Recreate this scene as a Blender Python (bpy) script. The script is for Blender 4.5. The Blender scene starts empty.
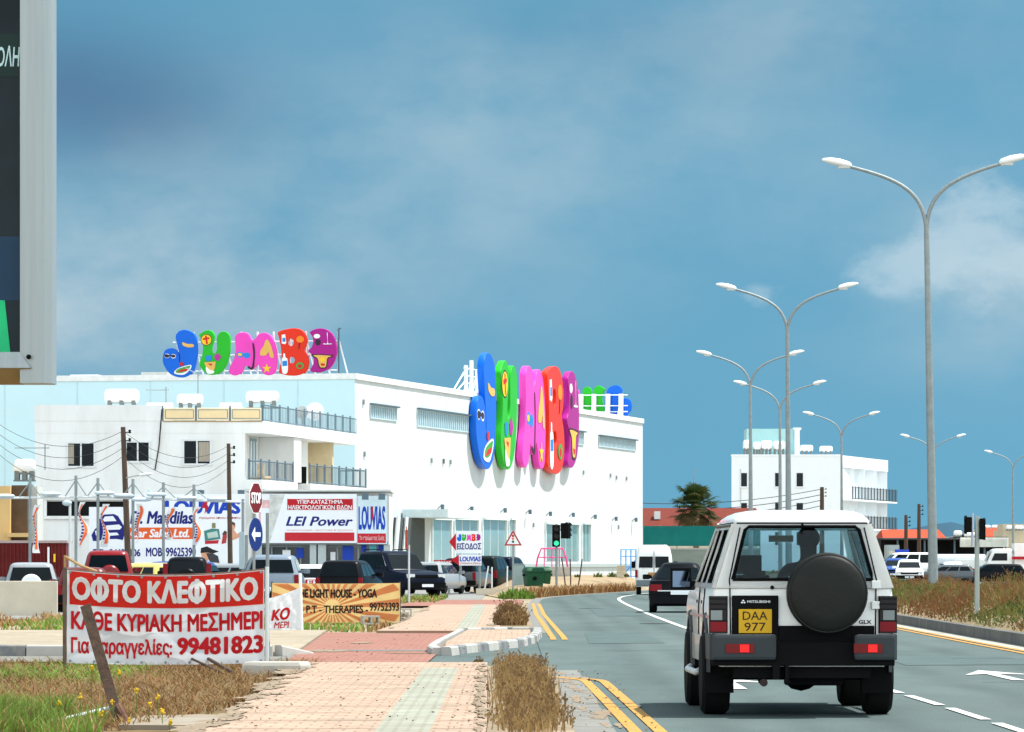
import bpy, bmesh, math, random
from mathutils import Vector, Matrix, noise
random.seed(7)
R = math.radians
sc = bpy.context.scene
COL = sc.collection
# ------------------------------------------------------------------ camera, sky, sun, exposure
F, HC, HY = 5000.0, 1.34, 564.0          # focal length in pixels, eye height, horizon row
cam_d = bpy.data.cameras.new('camera')
cam = bpy.data.objects.new('camera', cam_d); COL.objects.link(cam)
cam.location = (0, 0, HC); cam.rotation_euler = (R(90), 0, 0)
cam_d.sensor_width = 36; cam_d.sensor_fit = 'HORIZONTAL'
cam_d.lens = F * 36 / 1024
cam_d.shift_y = (HY - 366) / 1024
cam_d.clip_start = 0.5; cam_d.clip_end = 20000
sc.camera = cam

SUN_EL, SUN_AZ = 64.0, 69.0               # azimuth clockwise from +Y
sd = Vector((math.sin(R(SUN_AZ)) * math.cos(R(SUN_EL)), math.cos(R(SUN_AZ)) * math.cos(R(SUN_EL)), math.sin(R(SUN_EL))))
sun_d = bpy.data.lights.new('sun', 'SUN'); sun_d.energy = 4.4; sun_d.angle = R(0.5); sun_d.color = (1.0, 0.985, 0.955)
sun = bpy.data.objects.new('sun', sun_d); COL.objects.link(sun)
sun.rotation_euler = sd.to_track_quat('Z', 'Y').to_euler(); sun.location = (60, 20, 120)

w = bpy.data.worlds.new('World'); sc.world = w; w.use_nodes = True
nt = w.node_tree; N = nt.nodes; LK = nt.links
for n in list(N): N.remove(n)
def wn(t, **kw):
    n = N.new(t)
    for k, v in kw.items(): setattr(n, k, v)
    return n
out = wn('ShaderNodeOutputWorld'); bg = wn('ShaderNodeBackground')
tc = wn('ShaderNodeTexCoord')
sky = wn('ShaderNodeTexSky'); sky.sky_type = 'NISHITA'; sky.sun_disc = False
sky.sun_elevation = R(SUN_EL); sky.sun_rotation = R(SUN_AZ); sky.air_density = 1.0; sky.dust_density = 0.6; sky.ozone_density = 2.0
mp = wn('ShaderNodeVectorMath', operation='ADD'); mp.inputs[1].default_value = (0, 0, 0.42)
LK.new(tc.outputs['Generated'], mp.inputs[0])
nz = wn('ShaderNodeVectorMath', operation='NORMALIZE'); LK.new(mp.outputs[0], nz.inputs[0]); LK.new(nz.outputs[0], sky.inputs['Vector'])
tint = wn('ShaderNodeMix', data_type='RGBA', blend_type='MULTIPLY'); tint.inputs[0].default_value = 1.0
LK.new(sky.outputs[0], tint.inputs[6]); tint.inputs[7].default_value = (0.66, 1.15, 0.98, 1)
# clouds by direction: soft banks whose edges are broken up by noise
sep = wn('ShaderNodeSeparateXYZ'); LK.new(tc.outputs['Generated'], sep.inputs[0])
def m2(op, a, b=None, c=None, clamp=False):
    n = wn('ShaderNodeMath', operation=op); n.use_clamp = clamp
    for i, v in enumerate((a, b, c)):
        if v is None: continue
        if isinstance(v, (int, float)): n.inputs[i].default_value = v
        else: LK.new(v, n.inputs[i])
    return n.outputs[0]
sx, sz = sep.outputs[0], sep.outputs[2]
cs = wn('ShaderNodeVectorMath', operation='MULTIPLY'); cs.inputs[1].default_value = (1, 1, 1.7); LK.new(tc.outputs['Generated'], cs.inputs[0])
def cnoise(scale, detail, rough, off):
    o = wn('ShaderNodeVectorMath', operation='ADD'); o.inputs[1].default_value = off; LK.new(cs.outputs[0], o.inputs[0])
    n = wn('ShaderNodeTexNoise'); n.inputs['Scale'].default_value = scale; n.inputs['Detail'].default_value = detail
    n.inputs['Roughness'].default_value = rough; LK.new(o.outputs[0], n.inputs['Vector']); return n.outputs[0]
n1 = cnoise(22, 6, .55, (.3, .1, .2)); n2 = cnoise(60, 7, .6, (1.3, .7, .9)); n3 = cnoise(5, 5, .55, (2.3, .2, .4))
def bank(px, py, rx, ry):
    cx, cz = (px - 512) / F, (HY - py) / F
    a = m2('DIVIDE', m2('SUBTRACT', sx, cx), rx / F); b = m2('DIVIDE', m2('SUBTRACT', sz, cz), ry / F)
    d = m2('ADD', m2('MULTIPLY', a, a), m2('MULTIPLY', b, b))
    return m2('EXPONENT', m2('MULTIPLY', d, -1.0))
def addall(l):
    s = l[0]
    for x in l[1:]: s = m2('ADD', s, x)
    return s
pale = addall([m2('MULTIPLY', bank(90, 315, 230, 110), 1.35), m2('MULTIPLY', bank(330, 240, 300, 110), .55), m2('MULTIPLY', bank(640, 130, 330, 120), .55),
               m2('MULTIPLY', bank(960, 250, 120, 70), .6),
               m2('MULTIPLY', bank(1030, 320, 160, 70), .8), m2('MULTIPLY', bank(870, 10, 220, 60), .6), m2('MULTIPLY', bank(430, 90, 160, 70), .35)])
br = m2('ADD', m2('MULTIPLY', n1, .8), m2('MULTIPLY', n2, .2))
brk = wn('ShaderNodeMapRange'); brk.inputs[1].default_value = .26; brk.inputs[2].default_value = .74; LK.new(br, brk.inputs[0])
brk.interpolation_type = 'SMOOTHSTEP'
palemask = m2('MULTIPLY', m2('MULTIPLY', pale, brk.outputs[0]), 0.82, clamp=True)
dark = addall([m2('MULTIPLY', bank(125, 112, 150, 66), 1.0), m2('MULTIPLY', bank(30, 60, 120, 80), .5), m2('MULTIPLY', bank(700, 45, 280, 60), .3)])
darkmask = m2('MULTIPLY', m2('MULTIPLY', dark, m2('ADD', m2('MULTIPLY', brk.outputs[0], .35), .65)), .85, clamp=True)
mixd = wn('ShaderNodeMix', data_type='RGBA'); LK.new(darkmask, mixd.inputs[0]); LK.new(tint.outputs[2], mixd.inputs[6]); mixd.inputs[7].default_value = (0.62, 1.42, 2.55, 1)
mixp = wn('ShaderNodeMix', data_type='RGBA'); LK.new(palemask, mixp.inputs[0]); LK.new(mixd.outputs[2], mixp.inputs[6]); mixp.inputs[7].default_value = (3.4, 4.6, 5.3, 1)
cum = addall([bank(885, 276, 62, 30), bank(1000, 205, 75, 62), m2('MULTIPLY', bank(758, 297, 34, 16), .85), m2('MULTIPLY', bank(1005, 275, 90, 45), .9)])
nb = m2('ADD', m2('MULTIPLY', cnoise(38, 8, .6, (.9, .4, 1.7)), .7), m2('MULTIPLY', n2, .3))
cm = m2('SUBTRACT', m2('ADD', cum, m2('MULTIPLY', m2('SUBTRACT', nb, .5), 3.6)), .52)
cr = wn('ShaderNodeMapRange'); cr.inputs[1].default_value = 0; cr.inputs[2].default_value = .75; LK.new(cm, cr.inputs[0]); cr.interpolation_type = 'SMOOTHSTEP'
cmask = m2('MULTIPLY', m2('MULTIPLY', cr.outputs[0], m2('MINIMUM', m2('MULTIPLY', cum, 2.2), 1.0)), .46)
mixc = wn('ShaderNodeMix', data_type='RGBA'); LK.new(cmask, mixc.inputs[0]); LK.new(mixp.outputs[2], mixc.inputs[6]); mixc.inputs[7].default_value = (5.2, 6.2, 6.7, 1)
mixp = mixc
# brighter broken cloud overhead, out of view, added as fill light
up = wn('ShaderNodeMapRange'); up.inputs[1].default_value = .16; up.inputs[2].default_value = .45; LK.new(sz, up.inputs[0]); up.interpolation_type = 'SMOOTHSTEP'
ub = wn('ShaderNodeMapRange'); ub.inputs[1].default_value = .40; ub.inputs[2].default_value = .58; LK.new(n3, ub.inputs[0])
upm = m2('MULTIPLY', up.outputs[0], ub.outputs[0])
mixu = wn('ShaderNodeMix', data_type='RGBA'); LK.new(upm, mixu.inputs[0]); LK.new(mixp.outputs[2], mixu.inputs[6]); mixu.inputs[7].default_value = (9.0, 10.0, 10.8, 1)
# unseen bright cloud bank, added behind the camera to fill camera-facing shade
bk = wn('ShaderNodeMapRange'); bk.inputs[1].default_value = .05; bk.inputs[2].default_value = -.5; LK.new(sep.outputs[1], bk.inputs[0]); bk.interpolation_type = 'SMOOTHSTEP'
lo = wn('ShaderNodeMapRange'); lo.inputs[1].default_value = .62; lo.inputs[2].default_value = .40; LK.new(sz, lo.inputs[0]); lo.interpolation_type = 'SMOOTHSTEP'
bn = wn('ShaderNodeMapRange'); bn.inputs[1].default_value = .34; bn.inputs[2].default_value = .52; LK.new(n3, bn.inputs[0])
bkm = m2('MULTIPLY', m2('MULTIPLY', bk.outputs[0], lo.outputs[0]), bn.outputs[0])
mixb = wn('ShaderNodeMix', data_type='RGBA'); LK.new(bkm, mixb.inputs[0]); LK.new(mixu.outputs[2], mixb.inputs[6]); mixb.inputs[7].default_value = (20.0, 21.4, 22.4, 1)
LK.new(mixb.outputs[2], bg.inputs['Color']); bg.inputs['Strength'].default_value = 0.075
LK.new(bg.outputs[0], out.inputs['Surface'])
sc.view_settings.view_transform = 'Standard'; sc.view_settings.look = 'None'
sc.view_settings.gamma = 1; sc.view_settings.use_curve_mapping = False
sc.view_settings.exposure = 0.78

def PX(px, Y): return (px - 512) / F * Y
def PZ(py, Y): return HC + (HY - py) / F * Y
def GY(py): return HC * F / (py - HY)
def lerp(a, b, t): return a + (b - a) * t
def tab(t, y):
    if y <= t[0][0]: return t[0][1]
    for (a, b), (c, d) in zip(t, t[1:]):
        if y <= c: return b + (d - b) * (y - a) / (c - a)
    return t[-1][1]
def stab(t, y):                            # a smoothed table
    return sum(tab(t, y + k) for k in (-9, -4.5, 0, 4.5, 9)) / 5

# ------------------------------------------------------------------ materials
MATS = {}
def mat(name, col, rough=.6, metal=0, var=.10, scale=2.0, bump=0, bscale=None, coat=0, stretch=None, spec=.18, dirt=None, dscale=.6, trans=0, emit=0, damt=.5):
    if name in MATS: return MATS[name]
    m = bpy.data.materials.new(name); m.use_nodes = True
    t = m.node_tree; p = t.nodes['Principled BSDF']
    p.inputs['Roughness'].default_value = rough; p.inputs['Metallic'].default_value = metal
    if coat: p.inputs['Coat Weight'].default_value = coat; p.inputs['Coat Roughness'].default_value = .05
    if spec is not None: p.inputs['Specular IOR Level'].default_value = spec
    c = t.nodes.new('ShaderNodeTexCoord'); mpn = t.nodes.new('ShaderNodeMapping')
    t.links.new(c.outputs['Object'], mpn.inputs[0])
    if stretch: mpn.inputs['Scale'].default_value = stretch
    nn = t.nodes.new('ShaderNodeTexNoise'); nn.inputs['Scale'].default_value = scale; nn.inputs['Detail'].default_value = 8; nn.inputs['Roughness'].default_value = .6
    t.links.new(mpn.outputs[0], nn.inputs['Vector'])
    rp = t.nodes.new('ShaderNodeValToRGB'); e = rp.color_ramp.elements
    e[0].position = .3; e[1].position = .7
    e[0].color = tuple(max(0, x * (1 - var)) for x in col) + (1,); e[1].color = tuple(min(1, x * (1 + var)) for x in col) + (1,)
    t.links.new(nn.outputs[0], rp.inputs[0]); last = rp.outputs[0]
    if dirt:
        n2_ = t.nodes.new('ShaderNodeTexNoise'); n2_.inputs['Scale'].default_value = dscale; n2_.inputs['Detail'].default_value = 10; n2_.inputs['Roughness'].default_value = .65
        t.links.new(mpn.outputs[0], n2_.inputs['Vector'])
        r2 = t.nodes.new('ShaderNodeMapRange'); r2.inputs[1].default_value = .45; r2.inputs[2].default_value = .72; r2.inputs[4].default_value = damt
        t.links.new(n2_.outputs[0], r2.inputs[0])
        mx = t.nodes.new('ShaderNodeMix'); mx.data_type = 'RGBA'
        t.links.new(r2.outputs[0], mx.inputs[0]); t.links.new(last, mx.inputs[6]); mx.inputs[7].default_value = tuple(dirt) + (1,)
        last = mx.outputs[2]
    t.links.new(last, p.inputs['Base Color'])
    if bump:
        b = t.nodes.new('ShaderNodeBump'); b.inputs['Strength'].default_value = bump; b.inputs['Distance'].default_value = .02
        nb = t.nodes.new('ShaderNodeTexNoise'); nb.inputs['Scale'].default_value = bscale or scale * 8; nb.inputs['Detail'].default_value = 6
        t.links.new(mpn.outputs[0], nb.inputs['Vector']); t.links.new(nb.outputs[0], b.inputs['Height']); t.links.new(b.outputs[0], p.inputs['Normal'])
    if trans:
        tr = t.nodes.new('ShaderNodeBsdfTranslucent'); t.links.new(last, tr.inputs[0])
        ms = t.nodes.new('ShaderNodeMixShader'); ms.inputs[0].default_value = trans
        t.links.new(p.outputs[0], ms.inputs[1]); t.links.new(tr.outputs[0], ms.inputs[2])
        t.links.new(ms.outputs[0], t.nodes['Material Output'].inputs[0])
    if emit:
        p.inputs['Emission Color'].default_value = tuple(col) + (1,); p.inputs['Emission Strength'].default_value = emit
    MATS[name] = m
    return m
def glassmat(name, tintc=(.75, .85, .85), f=.10):
    if name in MATS: return MATS[name]
    m = bpy.data.materials.new(name); m.use_nodes = True; t = m.node_tree
    t.nodes.remove(t.nodes['Principled BSDF'])
    a = t.nodes.new('ShaderNodeBsdfTransparent'); a.inputs[0].default_value = tuple(tintc) + (1,)
    g = t.nodes.new('ShaderNodeBsdfGlossy'); g.inputs['Roughness'].default_value = .02
    fr = t.nodes.new('ShaderNodeFresnel'); fr.inputs[0].default_value = 1.22
    x = t.nodes.new('ShaderNodeMixShader'); t.links.new(fr.outputs[0], x.inputs[0]); t.links.new(a.outputs[0], x.inputs[1]); t.links.new(g.outputs[0], x.inputs[2])
    t.links.new(x.outputs[0], t.nodes['Material Output'].inputs[0])
    MATS[name] = m
    return m
white_paint = mat('white_wall', (.585, .625, .63), .85, var=.035, scale=.5, bump=.1, dirt=(.46, .47, .45), dscale=.8, damt=.5, stretch=(1, 1, .16))
apt_white = mat('apartment_white', (.76, .765, .745), .85, var=.05, scale=.6, bump=.1, dirt=(.56, .54, .48), dscale=.9, damt=.5, stretch=(1, 1, .25))
pale_blue = mat('pale_blue_cladding', (.54, .76, .82), .55, var=.03, scale=.3, dirt=(.55, .68, .70), dscale=.2, damt=.4)
glass_dark = mat('dark_glass', (.004, .007, .009), .06, var=.2, spec=.14)
glass_teal = mat('teal_glass', (.20, .34, .36), .12, var=.06, scale=.3, spec=.6)
louvre_m = mat('grey_blue_louvre', (.22, .36, .42), .4, var=.06)
steel = mat('galvanised_steel', (.25, .285, .285), .55, .3, var=.12, scale=6)
steel_pale = mat('pale_steel', (.62, .66, .66), .5, .2, var=.06, scale=3)
white_metal = mat('white_metal', (.78, .80, .80), .45, var=.04)
black_pl = mat('black_plastic', (.005, .005, .0055), .65, var=.2, spec=.06)
rubber = mat('tyre_rubber', (.006, .006, .006), .85, var=.25, scale=8, spec=.15)
wood_old = mat('weathered_wood', (.085, .058, .042), .85, var=.35, scale=3, stretch=(4, 4, .35), bump=.3)
rust = mat('rusty_steel', (.050, .032, .022), .85, var=.45, scale=9, bump=.5, dirt=(.10, .05, .03), dscale=14, damt=.8)
concrete = mat('concrete', (.42, .40, .35), .9, var=.14, scale=2, bump=.3, dirt=(.24, .22, .18), dscale=1.1)
cream_wall = mat('cream_wall', (.56, .50, .39), .9, var=.08, scale=1, bump=.2, dirt=(.38, .33, .25), dscale=.6)
ochre = mat('ochre_render', (.60, .40, .17), .85, var=.08, scale=.8, bump=.1)
red_tile = mat('red_roof_tile', (.50, .10, .045), .8, var=.2, scale=1.5, bump=.3)
lamp_white = mat('lamp_white', (.78, .79, .78), .4, var=.03)
frame_dark = mat('dark_frame', (.10, .15, .18), .4, .3, var=.1)
sign_white = mat('sign_white', (.80, .83, .85), .45, var=.03, scale=1.2)
sign_red = mat('sign_red', (.46, .010, .018), .45, var=.05, scale=1.5)
sign_blue = mat('sign_blue', (.010, .055, .42), .4, var=.05)
navy = mat('navy_ink', (.012, .018, .17), .5, var=.1)
orange_ink = mat('orange_ink', (.72, .11, .022), .5, var=.06)
ink_black = mat('black_ink', (.02, .014, .012), .6, var=.1)
chrome = mat('chrome', (.6, .62, .62), .15, 1.0, var=.03)
red_lens = mat('red_lens', (.20, .004, .009), .3, var=.1, coat=.0)
clear_lens = mat('clear_lens', (.62, .64, .64), .12, var=.06, coat=.5)
amber_lens = mat('amber_lens', (.62, .16, .015), .15, var=.1, coat=.5)
white_car = mat('white_car_paint', (.86, .86, .82), .35, var=.02, coat=.6, dirt=(.66, .62, .54), dscale=1.6, damt=.22)
dark_in = mat('dark_interior', (.006, .0065, .007), .9, var=.3)

# ------------------------------------------------------------------ mesh helpers
class MB:
    def __init__(s): s.v = []; s.f = []; s.mi = []; s.T = None; s.m = 0
    def _p(s, p):
        p = Vector(p)
        return tuple(s.T @ p) if s.T is not None else tuple(p)
    def add(s, vs, fs):
        o = len(s.v); s.v += [s._p(p) for p in vs]
        for f in fs: s.f.append(tuple(i + o for i in f)); s.mi.append(s.m)
        return s
    def box(s, x0, x1, y0, y1, z0, z1):
        return s.add([(x0, y0, z0), (x1, y0, z0), (x1, y1, z0), (x0, y1, z0), (x0, y0, z1), (x1, y0, z1), (x1, y1, z1), (x0, y1, z1)],
              [(3, 2, 1, 0), (4, 5, 6, 7), (0, 1, 5, 4), (1, 2, 6, 5), (2, 3, 7, 6), (3, 0, 4, 7)])
    def prism(s, poly, z0, z1):             # plan polygon (x,y) counter-clockwise, extruded in z
        n = len(poly)
        return s.add([(x, y, z0) for x, y in poly] + [(x, y, z1) for x, y in poly],
              [tuple(range(n - 1, -1, -1)), tuple(range(n, 2 * n))] + [(i, (i + 1) % n, n + (i + 1) % n, n + i) for i in range(n)])
    def slab(s, poly, y0, y1):              # elevation polygon (x,z), extruded in y (front y0)
        n = len(poly)
        return s.add([(x, y0, z) for x, z in poly] + [(x, y1, z) for x, z in poly],
              [tuple(range(n)), tuple(range(2 * n - 1, n - 1, -1))] + [(i, n + i, n + (i + 1) % n, (i + 1) % n) for i in range(n)])
    def side(s, poly, x0, x1):              # profile polygon (y,z), extruded in x
        n = len(poly)
        return s.add([(x0, y, z) for y, z in poly] + [(x1, y, z) for y, z in poly],
              [tuple(range(n - 1, -1, -1)), tuple(range(n, 2 * n))] + [(i, (i + 1) % n, n + (i + 1) % n, n + i) for i in range(n)])
    def tube(s, pts, r, n=8, cap=True):
        pts = [Vector(p) for p in pts]; k = len(pts)
        rr = r if isinstance(r, (list, tuple)) else [r] * k
        vs = []; up = None
        for i, p in enumerate(pts):
            d = (pts[min(i + 1, k - 1)] - pts[max(i - 1, 0)]).normalized()
            if up is None: up = Vector((0, 0, 1)) if abs(d.z) < .9 else Vector((1, 0, 0))
            a = d.cross(up).normalized(); b = a.cross(d).normalized(); up = b
            for j in range(n):
                t = 2 * math.pi * j / n
                vs.append(p + a * math.cos(t) * rr[i] + b * math.sin(t) * rr[i])
        fs = [(i * n + j, i * n + (j + 1) % n, (i + 1) * n + (j + 1) % n, (i + 1) * n + j) for i in range(k - 1) for j in range(n)]
        if cap: fs += [tuple(range(n - 1, -1, -1)), tuple(range((k - 1) * n, k * n))]
        return s.add(vs, fs)
    def lathe(s, prof, n=20, axis='z', c=(0, 0, 0)):
        vs = []; c = Vector(c)
        for r, h in prof:
            for j in range(n):
                t = 2 * math.pi * j / n; a, b = r * math.cos(t), r * math.sin(t)
                vs.append(c + Vector({'z': (a, b, h), 'y': (a, h, b), 'x': (h, a, b)}[axis]))
        k = len(prof)
        fs = [(i * n + j, i * n + (j + 1) % n, (i + 1) * n + (j + 1) % n, (i + 1) * n + j) for i in range(k - 1) for j in range(n)]
        fs += [tuple(range(n - 1, -1, -1)), tuple(range((k - 1) * n, k * n))]
        return s.add(vs, fs)
    def loft(s, rings, cap=True):
        n = len(rings[0]); k = len(rings); vs = [p for r in rings for p in r]
        fs = [(i * n + j, i * n + (j + 1) % n, (i + 1) * n + (j + 1) % n, (i + 1) * n + j) for i in range(k - 1) for j in range(n)]
        if cap: fs += [tuple(range(n - 1, -1, -1)), tuple(range((k - 1) * n, k * n))]
        return s.add(vs, fs)
    def ico(s, c, r, sub=2, jit=0, sq=(1, 1, 1)):
        b = bmesh.new(); bmesh.ops.create_icosphere(b, subdivisions=sub, radius=1)
        vs = []
        for v in b.verts:
            k = 1 + jit * noise.noise(v.co * 1.7 + Vector(c))
            vs.append(Vector(c) + Vector((v.co.x * r * sq[0] * k, v.co.y * r * sq[1] * k, v.co.z * r * sq[2] * k)))
        fs = [tuple(v.index for v in f.verts) for f in b.faces]; b.free()
        return s.add(vs, fs)
    def build(s, name, mats, parent=None, smooth=0, bevel=0, kind=None, fix=True):
        me = bpy.data.meshes.new(name); me.from_pydata(s.v, [], s.f)
        if not isinstance(mats, (list, tuple)): mats = [mats]
        for m_ in mats: me.materials.append(m_)
        if len(mats) > 1: me.polygons.foreach_set('material_index', s.mi)
        if fix and len(s.f) < 60000:
            b = bmesh.new(); b.from_mesh(me)
            if bevel:
                bmesh.ops.remove_doubles(b, verts=b.verts, dist=1e-5)
                ed = [e for e in b.edges if len(e.link_faces) == 2 and e.calc_face_angle(0) > .5]
                bmesh.ops.bevel(b, geom=ed, offset=bevel, segments=2, affect='EDGES', profile=.6, clamp_overlap=True)
            bmesh.ops.recalc_face_normals(b, faces=b.faces)
            b.to_mesh(me); b.free()
        if smooth:
            me.polygons.foreach_set('use_smooth', [True] * len(me.polygons)); me.set_sharp_from_angle(angle=R(smooth))
        return link(name, me, parent, kind)
def link(name, me, parent=None, kind=None):
    o = bpy.data.objects.new(name, me); COL.objects.link(o)
    if parent is not None: o.parent = parent
    if kind: o['kind'] = kind
    return o
def thing(name, label, cat, loc=(0, 0, 0), rz=0, group=None):
    o = bpy.data.objects.new(name, None); COL.objects.link(o); o.empty_display_size = .3
    o.location = loc; o.rotation_euler = (0, 0, rz); return tag(o, label, cat, group)
def tag(o, label, cat, group=None):
    o['label'] = label; o['category'] = cat
    if group: o['group'] = group
    return o
def copy_tree(o, parent=None):
    c = o.copy(); COL.objects.link(c)
    if parent is not None: c.parent = parent
    for ch in list(o.children): copy_tree(ch, c)
    return c
def curve_mesh(name, cu):
    o = bpy.data.objects.new('outline', cu); COL.objects.link(o)
    dg = bpy.context.evaluated_depsgraph_get()
    me = bpy.data.meshes.new_from_object(o.evaluated_get(dg)); me.name = name
    bpy.data.objects.remove(o); bpy.data.curves.remove(cu)
    me.materials.clear()
    return me
def embolden(me, b_):
    """thicker strokes: the glyphs again, shifted by less than a stroke's width, each a hair further forward"""
    vs = [v.co.copy() for v in me.vertices]; fs = [tuple(p.vertices) for p in me.polygons]; V = []; Fc = []
    for i, (dx, dy) in enumerate(((0, 0), (b_, 0), (-b_, 0), (0, b_ * .7), (0, -b_ * .7), (b_ * .7, b_ * .5), (-b_ * .7, -b_ * .5), (b_ * .7, -b_ * .5), (-b_ * .7, b_ * .5))):
        o = len(V); V += [Vector((v.x + dx, v.y + dy, v.z + (.00012 * i if v.z > 0 else 0))) for v in vs]; Fc += [tuple(k + o for k in f) for f in fs]
    me.clear_geometry(); me.from_pydata(V, [], Fc)
def text(name, s, box, m, parent=None, y=0.0, thick=.006, bold=0.0, shear=0.0, fn=None, cut=0, track=1.0):
    """lettering facing -y, stretched into box = (x0, x1, z0, z1); its back lies on y"""
    cu = bpy.data.curves.new('lettering', 'FONT'); cu.body = s; cu.size = 1; cu.shear = shear; cu.resolution_u = 3
    cu.space_character = track
    cu.extrude = .001
    lat = s.translate(str.maketrans('ΑΒΕΖΗΙΚΜΝΟΡΤΥΧ', 'ABEZHIKMNOPTYX'))
    cu.body = lat.replace('Φ', 'O')
    bars = []
    for i, ch in enumerate(lat):             # the upright of each Φ, laid over a round O
        if ch == 'Φ':
            ext = []
            for part in (lat[:i + 1].replace('Φ', 'O'), 'O'):
                c2 = bpy.data.curves.new('lettering', 'FONT'); c2.body = part; c2.size = 1; c2.shear = shear; c2.space_character = track
                q = curve_mesh('measure', c2); ext.append((min(v.co.x for v in q.vertices), max(v.co.x for v in q.vertices))); bpy.data.meshes.remove(q)
            bars.append(ext[0][1] - (ext[1][1] - ext[1][0]) / 2)
    me = curve_mesh(name, cu)
    if bars:
        b = bmesh.new(); b.from_mesh(me)
        for xb in bars:
            vs = [b.verts.new((xb + dx, zy, dz)) for dz in (-.001, .0012) for dx, zy in ((-.055, -.03), (.055, -.03), (.055, .73), (-.055, .73))]
            for f in ((0, 3, 2, 1), (4, 5, 6, 7), (0, 1, 5, 4), (1, 2, 6, 5), (2, 3, 7, 6), (3, 0, 4, 7)): b.faces.new([vs[k] for k in f])
        b.to_mesh(me); b.free()
    if bold: embolden(me, bold)
    xs = [v.co.x for v in me.vertices]; ys = [v.co.y for v in me.vertices]
    if not xs: return None
    ax, bx, ay, by = min(xs), max(xs), min(ys), max(ys)
    x0, x1, z0, z1 = box
    for v in me.vertices:
        u, h, d = v.co
        v.co = (x0 + (u - ax) / (bx - ax) * (x1 - x0), y - (thick + (d - .001) * .8 if d > 0 else 0), z0 + (h - ay) / (by - ay) * (z1 - z0))
    if cut:
        b = bmesh.new(); b.from_mesh(me)
        k = int((x1 - x0) / cut)
        for i in range(1, k): bmesh.ops.bisect_plane(b, geom=b.verts[:] + b.edges[:] + b.faces[:], plane_co=(x0 + (x1 - x0) * i / k, 0, 0), plane_no=(1, 0, 0))
        k = max(2, int((z1 - z0) / cut))
        for i in range(1, k): bmesh.ops.bisect_plane(b, geom=b.verts[:] + b.edges[:] + b.faces[:], plane_co=(0, 0, z0 + (z1 - z0) * i / k), plane_no=(0, 0, 1))
        b.to_mesh(me); b.free()
    if fn:
        for v in me.vertices: v.co = fn(v.co)
    me.materials.append(m)
    return link(name, me, parent)
def crom(pts, k=6):
    n = len(pts); o = []
    for i in range(n):
        p0, p1, p2, p3 = (pts[(i + j - 1) % n] for j in range(4))
        for q in range(k):
            t = q / k
            o.append(tuple(.5 * (2 * p1[a] + (p2[a] - p0[a]) * t + (2 * p0[a] - 5 * p1[a] + 4 * p2[a] - p3[a]) * t * t + (3 * p1[a] - p0[a] - 3 * p2[a] + p3[a]) * t ** 3) for a in (0, 1)))
    return o
def shape(name, outlines, m, parent=None, y=0.0, thick=.1, smooth=True, bev=0, fn=None):
    """flat outline(s) in (x,z) with holes, front at y-thick, back at y"""
    cu = bpy.data.curves.new('outline', 'CURVE'); cu.dimensions = '2D'; cu.fill_mode = 'BOTH'; cu.extrude = thick / 2 - bev; cu.bevel_depth = bev; cu.bevel_resolution = 1
    if bev: cu.offset = -bev
    for pts in outlines:
        pts = crom(pts) if smooth else pts
        sp = cu.splines.new('POLY'); sp.points.add(len(pts) - 1); sp.use_cyclic_u = True
        for p, q in zip(sp.points, pts): p.co = (q[0], q[1], 0, 1)
    me = curve_mesh(name, cu)
    for v in me.vertices: v.co = (v.co.x, y - thick / 2 - v.co.z, v.co.y)
    if fn:
        for v in me.vertices: v.co = fn(v.co)
    me.materials.append(m)
    o = link(name, me, parent)
    me.polygons.foreach_set('use_smooth', [True] * len(me.polygons)); me.set_sharp_from_angle(angle=R(35))
    return o
def circ(cx, cz, r, n=20, rz=None, ph=0):
    rz = rz or r
    return [(cx + r * math.cos(2 * math.pi * i / n + ph), cz + rz * math.sin(2 * math.pi * i / n + ph)) for i in range(n)]
# ------------------------------------------------------------------ ground, road, pavements
XL = [(20, .9), (58, .9), (90, .88), (136, .9), (165, .95), (194, 1.28), (205, 2.0), (216, 2.9), (239, 5.6), (253, 7.0), (280, 9.8), (350, 17), (411, 28), (469, 41), (600, 75)]
XC = [(20, 4.12), (47, 4.05), (101, 3.62), (131, 3.63), (165, 3.78), (181, 3.9), (197, 4.15), (212, 4.9), (226, 6.0), (245, 7.6), (280, 11.4), (350, 19), (411, 30), (600, 77)]
XR = [(20, 8.0), (82, 8.3), (117, 8.7), (190, 9.0), (240, 10.6), (280, 13.6), (350, 21.5), (411, 32), (469, 45), (600, 79)]
def strip(name, la, lb, ys, z, m, kind='structure', parent=None):
    mb = MB(); vs = []; fs = []
    for i, y in enumerate(ys):
        za = z(y) if callable(z) else z
        vs += [(la(y), y, za), (lb(y), y, za)]
        if i: fs.append((2 * i - 2, 2 * i - 1, 2 * i + 1, 2 * i))
    return mb.add(vs, fs).build(name, m, parent, kind=kind)
def yr_(a, b, s):
    n = max(1, int((b - a) / s)); return [a + (b - a) * i / n for i in range(n + 1)]
soil = mat('sandy_soil', (.30, .25, .18), .95, var=.22, scale=.35, bump=.5, bscale=6, dirt=(.24, .18, .09), dscale=.18, damt=.7)
b = MB(); b.add([(-2500, -60, -.06), (2500, -60, -.06), (2500, 6000, -.06), (-2500, 6000, -.06)], [(0, 1, 2, 3)]); b.build('ground', soil, kind='structure')
asphalt = mat('asphalt', (.074, .101, .096), .85, var=.16, scale=1.1, bump=.35, bscale=60, dirt=(.096, .122, .114), dscale=.30, damt=.9, stretch=(1, .22, 1))
t_ = asphalt.node_tree; p_ = t_.nodes['Principled BSDF']; src_ = p_.inputs['Base Color'].links[0].from_socket
c_ = t_.nodes.new('ShaderNodeTexCoord'); sx_ = t_.nodes.new('ShaderNodeSeparateXYZ'); t_.links.new(c_.outputs['Object'], sx_.inputs[0])
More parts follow.
